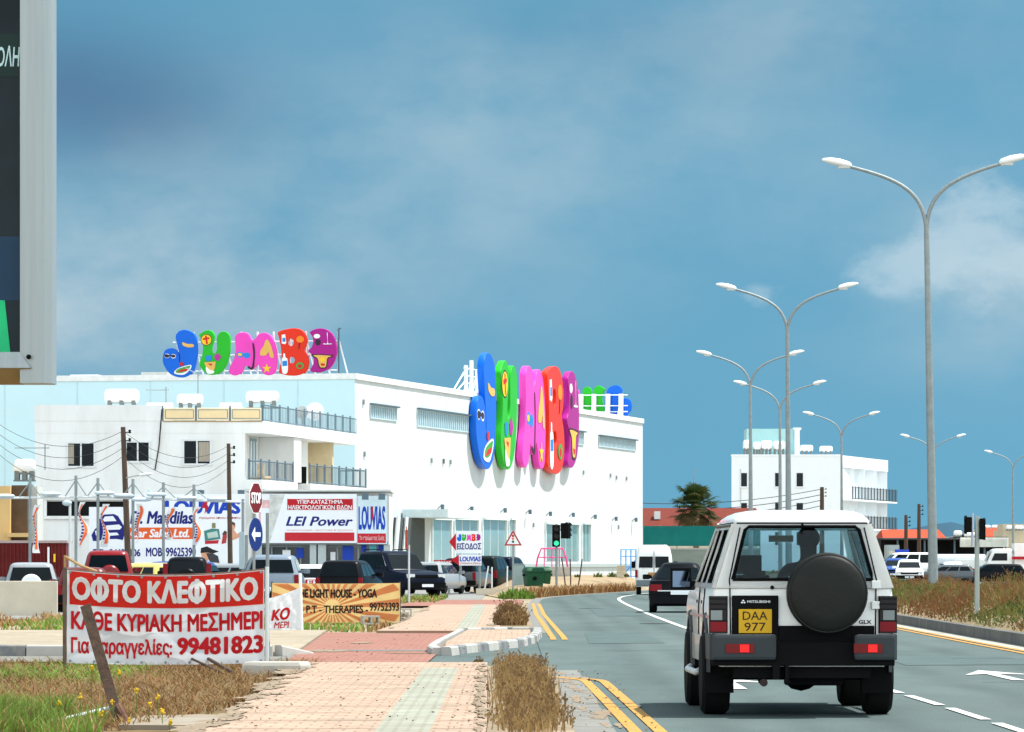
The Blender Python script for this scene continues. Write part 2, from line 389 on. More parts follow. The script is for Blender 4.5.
def mth(op, a, b_=None):
    n = t_.nodes.new('ShaderNodeMath'); n.operation = op
    for i, v in enumerate((a, b_)):
        if v is None: continue
        if isinstance(v, (int, float)): n.inputs[i].default_value = v
        else: t_.links.new(v, n.inputs[i])
    return n.outputs[0]
acc = None
for x_, w__, k_ in ((1.72, .26, .20), (3.22, .26, .20), (5.05, .28, .18), (6.65, .28, .18), (2.45, .22, .12), (5.85, .22, .10)):   # worn wheel tracks and drip lines down each lane
    d_ = mth('DIVIDE', mth('SUBTRACT', sx_.outputs[0], x_), w__); e_ = mth('MULTIPLY', mth('EXPONENT', mth('MULTIPLY', mth('MULTIPLY', d_, d_), -1.0)), k_)
    acc = e_ if acc is None else mth('ADD', acc, e_)
nz_ = t_.nodes.new('ShaderNodeTexNoise'); nz_.inputs['Scale'].default_value = 26; nz_.inputs['Detail'].default_value = 4
sp_ = mth('MULTIPLY', mth('SUBTRACT', nz_.outputs[0], .5), .5)
mx_ = t_.nodes.new('ShaderNodeMix'); mx_.data_type = 'RGBA'; mx_.blend_type = 'MULTIPLY'; mx_.inputs[0].default_value = 1
cb_ = t_.nodes.new('ShaderNodeCombineColor'); vv = mth('ADD', mth('SUBTRACT', 1.06, acc), sp_)
for i in range(3): t_.links.new(vv, cb_.inputs[i])
t_.links.new(src_, mx_.inputs[6]); t_.links.new(cb_.outputs[0], mx_.inputs[7]); t_.links.new(mx_.outputs[2], p_.inputs['Base Color'])
RY = yr_(10, 260, 3) + yr_(263, 600, 6)
strip('road', lambda y: stab(XL, y) - .45, lambda y: stab(XR, y) + .1, RY, 0, asphalt)
strip('far_carriageway', lambda y: stab(XR, y) + 4.6, lambda y: stab(XR, y) + 12.5, RY, -.02, asphalt)
dusty = mat('dusty_gutter', (.19, .185, .165), .95, var=.22, scale=2.2, bump=.4, dirt=(.16, .16, .14), dscale=1.3, damt=.8)
strip('gutter', lambda y: stab(XL, y) - .42, lambda y: stab(XL, y) - .07 + .02 * noise.noise(Vector((0, y * .35, 0))), yr_(14, 63, .5), .004, dusty)
strip('gutter', lambda y: stab(XL, y) - .45, lambda y: stab(XL, y) - .10 + .03 * noise.noise(Vector((3, y * .35, 0))), yr_(97, 260, 2), .004, dusty)
strip('gutter', lambda y: stab(XR, y) - .36 + .05 * noise.noise(Vector((5, y * .3, 0))), lambda y: stab(XR, y), yr_(14, 330, 2), .004, mat('pale_dust', (.34, .33, .28), .95, var=.2, scale=1.5, bump=.3))
# markings
yel = mat('yellow_line_paint', (.50, .245, .04), .7, var=.12, scale=3, dirt=(.16, .15, .10), dscale=4.5, damt=.85)
wht = mat('white_line_paint', (.60, .61, .57), .75, var=.08, scale=3, dirt=(.16, .18, .17), dscale=4.2, damt=.75)
def line(f, w_, ys, m, z=.009): return strip('road_marking', lambda y: f(y) - w_ / 2, lambda y: f(y) + w_ / 2, ys, z, m)
def yfar(off, curl):
    def f(y):
        x = tab([(20, 1.30), (39.9, 1.18), (48.5, 1.115), (56, 1.05), (58, 1.03)], y) - off
        return x - max(0, y - 57) ** 2 * curl
    return f
line(yfar(0, .13), .105, yr_(14, 59.6, .7), yel); line(yfar(.2, .10), .105, yr_(14, 58.9, .7), yel)
for off in (0, .2):
    line(lambda y, o=off: tab([(88, .93), (90.5, .94), (132, .84), (165, .90)], y) - o, .105, yr_(88, 168, 1.5), yel)
for off in (.42, .62): line(lambda y, o=off: stab(XR, y) - o, .10, yr_(14, 260, 2), yel)
for k in range(-5, 12):
    y0 = 46.3 - 4.4 * k
    if y0 < 20 or y0 > 66: continue
    line(lambda y: tab(XC, y), .10, yr_(y0 - 3.45, y0, .8), wht)
for k in range(5): line(lambda y: tab(XC, y), .10, yr_(68.5 + 4.4 * k, 71.9 + 4.4 * k, .8), wht)
line(lambda y: stab(XC, y), .125, yr_(90, 250, 1.5), wht)
def arrow(x, y, s):
    m = MB(); z = .009
    m.add([(x - .055, y - 3.2 * s, z), (x + .09, y - 3.2 * s, z), (x + .09, y, z), (x - .055, y, z)], [(0, 1, 2, 3)])
    m.add([(x - .36, y - .6, z), (x - .06, y + .05, z), (x + .1, y + .05, z), (x + .46, y - .35, z), (x + .05, y + 2.1 * s, z)], [(0, 1, 2, 3, 4)])
    m.build('road_arrow', wht, kind='structure')
arrow(5.80, 60.6, 1.0); arrow(2.42, 56.5, 1.0)
# cracks and a manhole give the carriageway some wear
crk = mat('tar_seal', (.022, .026, .028), .7, var=.2)
rnd = random.Random(3)
m = MB()
for (x0, x1, y) in ((5.3, 7.4, 56.4), (1.4, 3.2, 77), (5.0, 6.3, 92), (6.2, 8.0, 70.5), (.7, 2.0, 47.5)):
    pts = [(x0 + (x1 - x0) * i / 12, y + rnd.uniform(-.16, .16) + .4 * i / 12) for i in range(13)]
    for (a, c), (d, e) in zip(pts, pts[1:]): m.add([(a, c, .011), (d, e, .011), (d, e + .07, .011), (a, c + .07, .011)], [(0, 1, 2, 3)])
m.build('crack_seal', crk, kind='structure')
m = MB()
for cx, cy, r in ((3.2, 112, .35), (2.4, 150, .4)): m.lathe([(r, .009), (r, .014)], 18, 'z', (cx, cy, 0))
m.build('manhole_cover', mat('iron_cover', (.10, .10, .10), .6, .5), kind='structure')
patch = mat('asphalt_patch', (.074, .104, .10), .85, var=.15, scale=1.5, bump=.3, bscale=50)
m = MB()
for x0, x1, y0, y1 in ((1.3, 2.6, 84, 97), (4.4, 6.6, 105, 121), (2.2, 3.4, 128, 150), (5.2, 7.2, 66, 73)):
    m.add([(x0, y0, .005), (x1, y0 + .5, .005), (x1 - .1, y1, .005), (x0 + .1, y1 - .4, .005)], [(0, 1, 2, 3)])
m.build('road_patch', patch, kind='structure')

# paving with procedural joints
def paving(name, col, bw, bh, mortar=(.40, .37, .30), rough=.9, var=.12, dirt=(.24, .195, .145), damt=.5, msize=.014):
    m = mat(name, col, rough, var=var, scale=1.3, dirt=dirt, dscale=.55, damt=damt)
    t = m.node_tree; p = t.nodes['Principled BSDF']; src = p.inputs['Base Color'].links[0].from_socket
    c = t.nodes.new('ShaderNodeTexCoord'); br_ = t.nodes.new('ShaderNodeTexBrick')
    br_.inputs['Scale'].default_value = 1; br_.inputs['Brick Width'].default_value = bw; br_.inputs['Row Height'].default_value = bh
    br_.inputs['Mortar Size'].default_value = msize; br_.inputs['Mortar Smooth'].default_value = .3
    br_.inputs['Color1'].default_value = (1, 1, 1, 1); br_.inputs['Color2'].default_value = (.82, .84, .84, 1); br_.inputs['Mortar'].default_value = (.70, .66, .62, 1)
    t.links.new(c.outputs['Object'], br_.inputs['Vector'])
    x = t.nodes.new('ShaderNodeMix'); x.data_type = 'RGBA'; x.blend_type = 'MULTIPLY'; x.inputs[0].default_value = 1
    t.links.new(src, x.inputs[6]); t.links.new(br_.outputs[0], x.inputs[7]); t.links.new(x.outputs[2], p.inputs['Base Color'])
    return m
peach = paving('peach_paver', (.41, .285, .207), .20, .40)
peach_line = mat('pale_joint', (.34, .27, .20), .9)
tact = paving('grey_tactile_paver', (.32, .325, .26), .2, .2, msize=.02)
redp = paving('red_paver', (.31, .14, .107), .22, .11, dirt=(.30, .20, .14), damt=.5)
conc_pave = paving('concrete_slab_pavement', (.35, .29, .21), 1.2, 1.0)
PZ0 = .06
def raised(name, fa, fb, ys, z, m, low=-.05):
    mb = MB(); vs = []; fs = []
    for i, y in enumerate(ys):
        vs += [(fa(y), y, low), (fa(y), y, z), (fb(y), y, z), (fb(y), y, low)]
        if i:
            o = 4 * i - 4
            fs += [(o + j, o + j + 1, o + j + 5, o + j + 4) for j in range(3)]
    n = len(vs); fs += [(0, 1, 2, 3), (n - 1, n - 2, n - 3, n - 4)]
    return mb.add(vs, fs).build(name, m, kind='structure')
pl = lambda y: -2.45 - .25 * max(0, min(1, (y - 44) / 20)) + .1 * noise.noise(Vector((9, y * .2, 0)))
raised('footpath', pl, lambda y: -.2 - .12 * max(0, min(1, (y - 40) / 25)), yr_(14, 65.2, .8), PZ0, peach)
def tacx(off): return lambda y: tab([(14, -1.04), (40, -1.05), (62, -1.08), (98, -1.1), (145, -1.19), (165, -1.2)], y) + off
strip('tactile_strip', tacx(0), tacx(.42), yr_(14, 61.5, 1), PZ0 + .004, tact)
m = MB()
for k in range(24):
    y = 16.2 + k * 2.06
    if y < 62: m.add([(-2.3, y, PZ0 + .006), (-1.06, y, PZ0 + .006), (-1.06, y + .05, PZ0 + .006), (-2.3, y + .05, PZ0 + .006)], [(0, 1, 2, 3)]).add([(-.62, y, PZ0 + .006), (-.24, y, PZ0 + .006), (-.24, y + .05, PZ0 + .006), (-.62, y + .05, PZ0 + .006)], [(0, 1, 2, 3)])
m.build('paving_joint', peach_line, kind='structure')
# verge strip beside the footpath
verge_m = mat('verge_soil', (.24, .19, .13), .97, var=.3, scale=1.2, bump=.6, bscale=9, dirt=(.20, .15, .09), dscale=1.4, damt=.7)
raised('verge', lambda y: -.2 - .12 * max(0, min(1, (y - 40) / 25)) + .005, lambda y: .47 + .05 * noise.noise(Vector((1, y * .5, 0))), yr_(14, 63.5, .7), .05, verge_m)
# side entry: asphalt throat, red pavers, islands with black and white kerbs
m = MB(); m.add([(-1.2, 65.4, -.012), (.5, 63.4, -.012), (.5, 97, -.012), (-1.2, 97, -.012)], [(0, 1, 2, 3)]); m.build('side_entry', asphalt, kind='structure')
m = MB(); m.add([(-3.05, 66.2, .012), (-1.15, 66.2, .012), (-1.0, 97, .012), (-3.62, 97, .012)], [(0, 1, 2, 3)]); m.build('red_crossing', redp, kind='structure')
m = MB(); m.add([(-3.05, 76.2, .017), (-1.05, 76.2, .017), (-1.05, 77.2, .017), (-3.05, 77.2, .017)], [(0, 1, 2, 3)]); m.add([(-3.05, 66.2, .017), (-.6, 66.2, .017), (-.6, 66.8, .017), (-3.05, 66.8, .017)], [(0, 1, 2, 3)]); m.build('drain_strip', mat('drain_grey', (.16, .17, .16), .9, var=.3, scale=3), kind='structure')
raised('footpath', lambda y: tab([(96, -2.6), (113, -2.4), (165, -2.55)], y), lambda y: -.25, yr_(96, 158, 3), PZ0, peach)
strip('tactile_strip', tacx(0), tacx(.38), yr_(96, 158, 3), PZ0 + .004, tact)
raised('verge', lambda y: -.245, lambda y: stab(XL, y) - .46, yr_(97, 158, 3), PZ0 - .01, verge_m)
m = MB(); m.add([(-3.6, 158.6, .01), (.4, 158.6, .01), (.4, 186, .01), (-3.6, 186, .01)], [(0, 1, 2, 3)]); m.build('red_crossing', redp, kind='structure')
kb = mat('kerb_black', (.15, .16, .165), .85, var=.3, scale=4, dirt=(.36, .33, .28), dscale=3, damt=.6)
kw = mat('kerb_white', (.38, .372, .345), .85, var=.08, scale=4, dirt=(.42, .38, .31), dscale=3, damt=.5)
kg = mat('kerb_grey', (.105, .108, .105), .9, var=.2, scale=2, dirt=(.22, .21, .18), dscale=1.5, damt=.5)
def kerb(path, h, wd, mats, seg, name='kerb', base=-.03):
    """blocks laid end to end along a path; the first material, then the second, alternate"""
    P = [Vector((x, y, 0)) for x, y in path]; out = []
    L = [0]
    for a, c in zip(P, P[1:]): L.append(L[-1] + (c - a).length)
    def at(s):
        for i in range(len(P) - 1):
            if s <= L[i + 1] + 1e-6: return P[i].lerp(P[i + 1], (s - L[i]) / max(1e-6, L[i + 1] - L[i]))
        return P[-1]
    n = max(1, round(L[-1] / seg)); mb = MB()
    for k in range(n):
        sub = 3
        qs = [at(L[-1] * (k + j / sub * .985) / n) for j in range(sub + 1)]
        rings = []
        for j, q in enumerate(qs):
            d = (qs[min(j + 1, sub)] - qs[max(j - 1, 0)]).normalized(); nn_ = Vector((d.y, -d.x, 0))
            hh = h(L[-1] * (k + j / sub) / n / L[-1]) if callable(h) else h
            hh *= 1 + .03 * noise.noise(Vector((k * 3.1, j, 0)))
            rings.append([q + Vector((0, 0, base)), q + nn_ * wd + Vector((0, 0, base)), q + nn_ * (wd - .015) + Vector((0, 0, hh - .02)), q + nn_ * (wd - .04) + Vector((0, 0, hh)), q + Vector((0, 0, hh))])
        mb.m = k % len(mats); mb.loft(rings)
    return mb.build(name, mats, kind='structure')
# rounded nose of the far pavement beside the red crossing
nose = [(.42, 97), (.40, 92), (.28, 86), (.02, 81.5), (-.42, 78.4), (-.85, 75.6), (-1.04, 73.6)]
kerb(nose[::-1], .12, .16, [kw, kb], 1.05)
kerb([(-1.04, 73.6), (-1.16, 76), (-1.12, 81), (-1.0, 88), (-.9, 95)][::-1], .11, .15, [kw], 2.2)
kerb([(.42, 97), (-.1, 97.6), (-.95, 96.2)][::-1], .11, .15, [kw, kb], .5)
m = MB(); m.prism([(-1.0, 74.4), (-.84, 76.2), (-.45, 78.9), (0, 82), (.24, 86.5), (.34, 92), (.34, 96), (-.85, 95.5), (-.95, 88), (-1.06, 81)], -.03, .085); m.build('pavement_nose', peach, kind='structure')
# kerb and pavement on the left
kerb([(-9.6, 74.2), (-3.5, 73.7)], .145, .16, [kw, kb], 1.3)
kerb([(-3.5, 73.7), (-3.05, 74.3)], lambda t: .145 - .11 * t, .16, [kw], .8)
raised('left_pavement', lambda y: -14.5, lambda y: -3.22 - .018 * (y - 74), yr_(74.2, 99, 3), .035, conc_pave)
m = MB(); m.add([(-14, 69.6, -.02), (-3.1, 69.6, -.02), (-3.1, 73.6, -.02), (-14, 74, -.02)], [(0, 1, 2, 3)]); m.build('left_gutter', dusty, kind='structure')
# right-hand kerb and raised verge
raised('kerb', lambda y: stab(XR, y), lambda y: stab(XR, y) + .16, yr_(14, 400, 2.0), .2, kg)
vg = MB(); vs = []; fs = []; ys = yr_(14, 420, 2.5); cols_ = (.16, .5, 1.0, 1.6, 2.4, 3.2, 4.0, 4.6)
def vz(o, y): return .17 + .42 * math.sin(min(1, max(0, (o - .16) / 4.4)) * math.pi) ** .7 + .09 * noise.noise(Vector((o * .8, y * .12, 2))) * (1 if o > .2 else 0)
for i, y in enumerate(ys):
    for o in cols_: vs.append((stab(XR, y) + o, y, vz(o, y)))
    if i:
        for j in range(len(cols_) - 1):
            o = (i - 1) * len(cols_) + j; fs.append((o, o + 1, o + len(cols_) + 1, o + len(cols_)))
vg.add(vs, fs).build('median_verge', mat('weedy_soil', (.22, .17, .10), .97, var=.35, scale=.8, bump=.6, bscale=5, dirt=(.15, .12, .05), dscale=.7, damt=.7), kind='structure', smooth=60)
# car park and forecourt
m = MB(); m.add([(-60, 106, -.04), (-4.2, 128, -.04), (-4.2, 150, -.04), (-1.2, 186, -.04), (-1.2, 290, -.04), (-60, 290, -.04)], [(0, 1, 2, 3, 4, 5)]); m.build('car_park', mat('pale_asphalt', (.20, .20, .19), .9, var=.15, scale=.3, bump=.2, dirt=(.32, .29, .23), dscale=.2), kind='structure')
# berm below the store
vs = []; fs = []; nx, ny = 34, 12
for j in range(ny + 1):
    for i in range(nx + 1):
        u, v = i / nx, j / ny
        y = lerp(198 + 62 * u ** 1.5, 250 + 40 * u, v); x = stab(XL, 198 + 62 * u ** 1.5) - .7 - 2.0 * v - 1.2 * (1 - u)
        z = .72 * (1 - (1 - min(1, v * 2.2)) ** 2) * max(0, min(1, (u - .10) * 3.2)) + .08 * noise.noise(Vector((x * .6, y * .2, 0))) - .02
        vs.append((x, y, z)); 
        if i and j: fs.append(((j - 1) * (nx + 1) + i - 1, (j - 1) * (nx + 1) + i, j * (nx + 1) + i, j * (nx + 1) + i - 1))
MB().add(vs, fs).build('berm', mat('berm_soil', (.29, .215, .13), .97, var=.2, scale=.5, bump=.6, bscale=4, dirt=(.30, .22, .12), dscale=.5, damt=.6), kind='structure', smooth=60)
# hills at the horizon
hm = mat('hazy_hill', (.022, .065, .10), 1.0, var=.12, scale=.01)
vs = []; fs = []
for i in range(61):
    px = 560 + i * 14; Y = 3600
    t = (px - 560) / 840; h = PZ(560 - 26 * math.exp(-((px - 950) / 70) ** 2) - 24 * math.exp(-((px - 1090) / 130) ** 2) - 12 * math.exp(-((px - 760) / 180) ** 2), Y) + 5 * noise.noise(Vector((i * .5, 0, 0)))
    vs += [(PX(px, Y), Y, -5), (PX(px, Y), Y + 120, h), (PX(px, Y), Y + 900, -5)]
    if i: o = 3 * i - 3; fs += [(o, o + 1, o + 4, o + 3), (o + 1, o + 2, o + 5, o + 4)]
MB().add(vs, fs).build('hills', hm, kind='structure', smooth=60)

# ------------------------------------------------------------------ weeds and grass
def leafmat(n, c, v=.3): return mat(n, c, .85, var=v, scale=.9, trans=.25)
straw = leafmat('straw', (.33, .215, .09)); straw_dark = leafmat('dead_stem', (.20, .12, .055)); rusty_weed = leafmat('rust_brown_weed', (.19, .085, .032))
green_a = leafmat('fresh_grass', (.14, .235, .035)); green_b = leafmat('olive_weed', (.15, .155, .04)); green_d = leafmat('dark_weed', (.065, .10, .025))
def blade(mb, p, h, wd, lean, az, curl=.5, mi=0):
    p = Vector(p); d = Vector((math.cos(az), math.sin(az), 0)); s = Vector((-d.y, d.x, 0)) * wd / 2
    a = p + d * lean * h * .35 + Vector((0, 0, h * .55)); c = p + d * lean * h * (.35 + curl) + Vector((0, 0, h))
    mb.m = mi; mb.add([p - s, p + s, a + s * .8, a - s * .8, c], [(0, 1, 2, 3), (3, 2, 4)])
def stemmy(mb, p, h, wd, rng, mis, twigs=4):
    """a dry upright stalk with a few side twigs and seed heads"""
    p = Vector(p); az = rng.uniform(0, 6.28); ln = rng.uniform(.05, .35)
    d = Vector((math.cos(az), math.sin(az), 0)) * ln
    mi = rng.choice(mis)
    def st(a, c, w0):
        sdw = Vector((1, .15, 0)) * w0 / 2; mb.m = mi; mb.add([a - sdw, a + sdw, c + sdw * .5, c - sdw * .5], [(0, 1, 2, 3)])
    top = p + d * h + Vector((0, 0, h)); st(p, top, wd)
    for k in range(twigs):
        t = rng.uniform(.35, .95); q = p.lerp(top, t); a2 = rng.uniform(0, 6.28); l2 = h * rng.uniform(.12, .3)
        e = q + Vector((math.cos(a2) * l2 * .7, math.sin(a2) * l2 * .7, l2 * .8)); st(q, e, wd * .7)
        r = wd * rng.uniform(.6, 1.2); mb.add([e + Vector((-r, 0, -r)), e + Vector((r, 0, -r * .7)), e + Vector((r * .8, 0, r)), e + Vector((-r * .7, 0, r * 1.2))], [(0, 1, 2, 3)])
rng = random.Random(11)
straw_b = leafmat('brown_straw', (.21, .135, .055))
# left foreground: dry grass under the banner
mb = MB()
for i in range(20000):
    y = 41 + 28 * rng.random() ** 1.25; x = rng.uniform(-8.2, -2.3)
    edge = -2.55 - .3 * noise.noise(Vector((y * .3, 4, 0))) - max(0, (47 - y)) * .10
    if x > edge: continue
    if noise.noise(Vector((x * .9, y * .22, 5))) < -.6: continue
    g = noise.noise(Vector((x * .5, y * .12, 1))) + (.35 if x < -4.6 else -.1)
    mi = rng.choice((3, 4, 3, 0)) if g > .38 else rng.choice((0, 0, 1, 2, 4)) if g > -.1 else rng.choice((0, 0, 1, 2))
    blade(mb, (x, y, -.04), rng.uniform(.03, .15), rng.uniform(.010, .022), rng.uniform(.5, 2.2), rng.uniform(0, 6.28), .8, mi)
mb.build('dry_grass', [straw_b, straw_dark, rusty_weed, green_a, green_b], kind='stuff', fix=False)
m = MB(); vs = []; fs = []
for j in range(29):
    for i in range(21):
        x = -9 + i * .33; y = 40.5 + j
        x = min(x, -2.5); vs.append((x, y, -.025 + .015 * noise.noise(Vector((x * 1.9, y * 1.5, 0)))))
        if i and j: fs.append(((j - 1) * 21 + i - 1, (j - 1) * 21 + i, j * 21 + i, j * 21 + i - 1))
m.add(vs, fs).build('grass_soil', mat('dry_turf', (.15, .095, .045), .97, var=.35, scale=1.6, bump=.7, bscale=14, dirt=(.13, .12, .035), dscale=.8, damt=.7), kind='structure', smooth=60)
# green tufts near the corner
mb = MB()
for i in range(9000):
    y = rng.uniform(38.6, 46.5); x = -(4.25 + (y - 40) * .098) + (1.05 if y < 42.5 else .8) * rng.random() ** 1.8
    if noise.noise(Vector((x * 1.5, y * .5, 31))) < -.25 + .3 * (x + 4.25 + (y - 40) * .098): continue
    hgt = rng.uniform(.10, .30) * (.55 + .6 * max(0, .6 + noise.noise(Vector((x * 1.3, y * .35, 3))))) * (1 if y < 46 else .65)
    blade(mb, (x, y, -.04), hgt, rng.uniform(.008, .018), rng.uniform(.1, 1.1), rng.uniform(0, 6.28), rng.uniform(.2, 1.0), rng.choice((0, 0, 0, 0, 1, 2)))
mb.build('green_grass', [green_a, green_b, straw], kind='stuff', fix=False)
# low grass on the far side of the left pavement
mb = MB()
for i in range(7000):
    y = rng.uniform(101.5, 131); x = rng.uniform(-14, -2.7)
    if noise.noise(Vector((x * .6, y * .15, 8))) < -.2: continue
    mi = rng.choice((2, 2, 0)) if noise.noise(Vector((x * .35, y * .1, 9))) > .12 else rng.choice((0, 0, 1))
    blade(mb, (x, y, -.05), rng.uniform(.05, .2), rng.uniform(.03, .07), rng.uniform(.2, 1.2), rng.uniform(0, 6.28), .7, mi)
for i in range(2600):                       # greener strip before the parked cars
    y = rng.uniform(172, 205); x = rng.uniform(-9, -2.6)
    blade(mb, (x, y, -.05), rng.uniform(.08, .25), rng.uniform(.04, .09), rng.uniform(.2, 1.2), rng.uniform(0, 6.28), .7, rng.choice((2, 2, 3, 0)))
mb.build('low_grass', [straw, rusty_weed, green_a, green_b], kind='stuff', fix=False)
# median weeds
mb = MB()
for i in range(62000):
    y = 62 + 215 * rng.random() ** 1.5; o = .22 + 4.3 * rng.random()
    x = stab(XR, y) + o; z = vz(o, y) - .03
    n_ = noise.noise(Vector((x * .45, y * .06, 12))); n2_ = noise.noise(Vector((x * .8, y * .12, 22)))
    if o < .4 and rng.random() < .4: continue
    h = (.12 + .27 * max(0, .5 + n2_)) * rng.uniform(.5, 1.2) * min(1, .22 + o * .6)
    if n_ > .24: mi = rng.choice((4, 4, 5, 0))
    elif n_ > -.12: mi = rng.choice((0, 0, 2, 4))
    else: mi = rng.choice((2, 2, 1, 0))
    wd = .010 + y * .00011
    if rng.random() < .35: stemmy(mb, (x, y, z), h * 1.15, wd * .7, rng, (mi,), 3)
    else: blade(mb, (x, y, z), h, wd * 1.5, rng.uniform(.1, .9), rng.uniform(0, 6.28), rng.uniform(.3, 1), mi)
mb.build('median_weeds', [straw_b, straw_dark, rusty_weed, green_a, green_b, green_d], kind='stuff', fix=False)
# dead weeds on the kerbside strip
mb = MB()
for i in range(5200):
    y = rng.uniform(38, 62.5); t = (y - 38) / 24.5
    x = .15 + rng.gauss(0, .125) - .05 * t
    if not -.24 < x < .50: continue
    h = rng.uniform(.08, .22) * (1.0 if 43 < y < 59 else .7) * (.7 + .5 * max(0, .5 + noise.noise(Vector((x * 3, y * .5, 2)))))
    if rng.random() < .3: stemmy(mb, (x, y, .04), h * 1.15, rng.uniform(.006, .011), rng, (0, 0, 1, 1), 4)
    else: blade(mb, (x, y, .04), h, rng.uniform(.006, .013), rng.uniform(.05, .6), rng.uniform(0, 6.28), .4, rng.choice((0, 0, 0, 1)))
mb.build('dead_weeds', [straw, straw_dark], kind='stuff', fix=False)
def tuft(name, label, cat, px, Y, wpx, hpx, n, mats, wd, group=None, dead=False, x=None, z=.0):
    s = Y / F; W_ = wpx * s / 2; H_ = hpx * s; mb = MB(); X = PX(px, Y) if x is None else x
    for i in range(n):
        a = rng.uniform(0, 6.28); r = math.sqrt(rng.random()); q = (math.cos(a) * r * W_, math.sin(a) * r * W_ * 1.6, z)
        h = H_ * (1.05 - .6 * r * r) * rng.uniform(.6, 1.1)
        if dead: stemmy(mb, q, h, wd, rng, range(len(mats)), 5)
        else: blade(mb, q, h, wd, rng.uniform(.1, 1.0), a + rng.uniform(-1, 1), .6, rng.randrange(len(mats)))
    o = mb.build(name, mats, fix=False); o.location = (X, Y, 0); return tag(o, label, cat, group)
tuft('dry_shrub', 'bushy dead brown weed clump growing beyond the striped kerb', 'dry bush', 511, 105, 33, 24, 420, [straw_dark, straw_dark, straw], .014, dead=True, z=.03)
tuft('dry_sprig', 'small dark dead sprig in the gutter at the end of the near pavement', 'dry weed', 478, 66.2, 10, 9, 20, [straw_dark], .008, dead=True, z=.0)
tuft('grass_tuft', 'bright green spreading tuft below the triangular warning sign', 'grass tuft', 517, 192, 36, 12, 320, [green_a, green_a, green_d], .07, z=0)
for k, (px, Y, w_, h_) in enumerate(((598, 249, 9, 6), (577, 246, 5, 4), (612, 252, 9, 6), (641, 262, 7, 7), (627, 254, 5, 4))):
    tuft('berm_plant', 'low green plant on the sandy bank, ' + ('second from the traffic light', 'nearest the traffic light', 'directly left of the block stack', 'in front of the white van', 'below the blue wire cage')[k], 'plant', px, Y, w_, h_, 60, [green_d, green_b], .06, 'low plants on the sandy bank', z=.68)
mb = MB()
for i in range(1800):                       # brown weeds along the foot of the bank
    y = rng.uniform(196, 250); x = stab(XL, y) - rng.uniform(.5, 1.3)
    blade(mb, (x, y, 0), rng.uniform(.15, .5), .06, rng.uniform(.2, 1), rng.uniform(0, 6.28), .6, rng.choice((0, 1, 1)))
mb.build('bank_weeds', [straw, rusty_weed], kind='stuff', fix=False)
# sand, crumbs and dead leaves blown over the paving and along its edges
sandm = mat('blown_sand', (.235, .18, .125), .97, var=.25, scale=6, bump=.5, bscale=30)
m = MB(); rs = random.Random(21)
def blot(cx, cy, rx, ry, z):
    n = 34; ph = rs.uniform(0, 6); pts = []
    for i in range(n):
        a = 2 * math.pi * i / n; q = .75 + .5 * noise.noise(Vector((math.cos(a) * 1.3 + ph, math.sin(a) * 1.3, ph))) + .5 * noise.noise(Vector((math.cos(a) * 4 + ph, math.sin(a) * 4, ph + 5))) + .25 * noise.noise(Vector((math.cos(a) * 9 + ph, math.sin(a) * 9, ph + 7))); pts.append((cx + rx * q * math.cos(a), cy + ry * q * math.sin(a), z))
    m.add(pts, [tuple(range(n))])
for k in range(40):
    y = rs.uniform(38, 65); blot(pl(y) + rs.uniform(-.05, .1), y, rs.uniform(.05, .2), rs.uniform(.3, 1.1), PZ0 + .007 + k * .00003)
for k in range(34):
    y = rs.uniform(38, 65); blot(-.25 - .12 * max(0, min(1, (y - 40) / 25)) + rs.uniform(-.07, .03), y, rs.uniform(.02, .07), rs.uniform(.3, 1.2), PZ0 + .009 + k * .00003)
for k in range(30):
    y = rs.uniform(97, 150); blot(rs.choice((-2.5, -.35)) + rs.uniform(-.1, .1), y, rs.uniform(.05, .16), rs.uniform(.6, 2.2), PZ0 + .007 + k * .00003)
for k in range(22):
    y = rs.uniform(38, 62); blot(stab(XL, y) - rs.uniform(.02, .36), y, rs.uniform(.03, .12), rs.uniform(.3, 1.0), .0065 + k * .00003)
for k in range(5): blot(rs.uniform(-3.0, -1.2), rs.uniform(66, 95), rs.uniform(.1, .5), rs.uniform(.3, 1.2), .019 + k * .00003)
m.build('blown_sand', sandm, kind='stuff', fix=False)
m = MB()
for k in range(520):
    if k < 300: y = rs.uniform(38.5, 65); x = rs.uniform(-2.5, -.2) if rs.random() < .5 else (rs.uniform(-.5, -.2) if rs.random() < .6 else pl(y) + abs(rs.gauss(0, .2))); z = PZ0 + .012
    elif k < 400: y = rs.uniform(38.5, 62); x = stab(XL, y) - rs.uniform(-.3, .4); z = .014
    else: y = rs.uniform(66, 110); x = rs.uniform(-3, .3); z = PZ0 + .02
    a = rs.uniform(0, 6.28); s_ = rs.uniform(.006, .02); m.add([(x + s_ * math.cos(a + t), y + s_ * 1.6 * math.sin(a + t), z + .01 * (t > 3)) for t in (0, 1.4, 3.1, 4.6)], [(0, 1, 2, 3)])
m.build('leaf_litter', mat('leaf_brown', (.10, .065, .035), .9, var=.5, scale=20), kind='stuff', fix=False)
yel_fl = mat('yellow_petal', (.60, .38, .01), .7, var=.15); stem_m = green_a
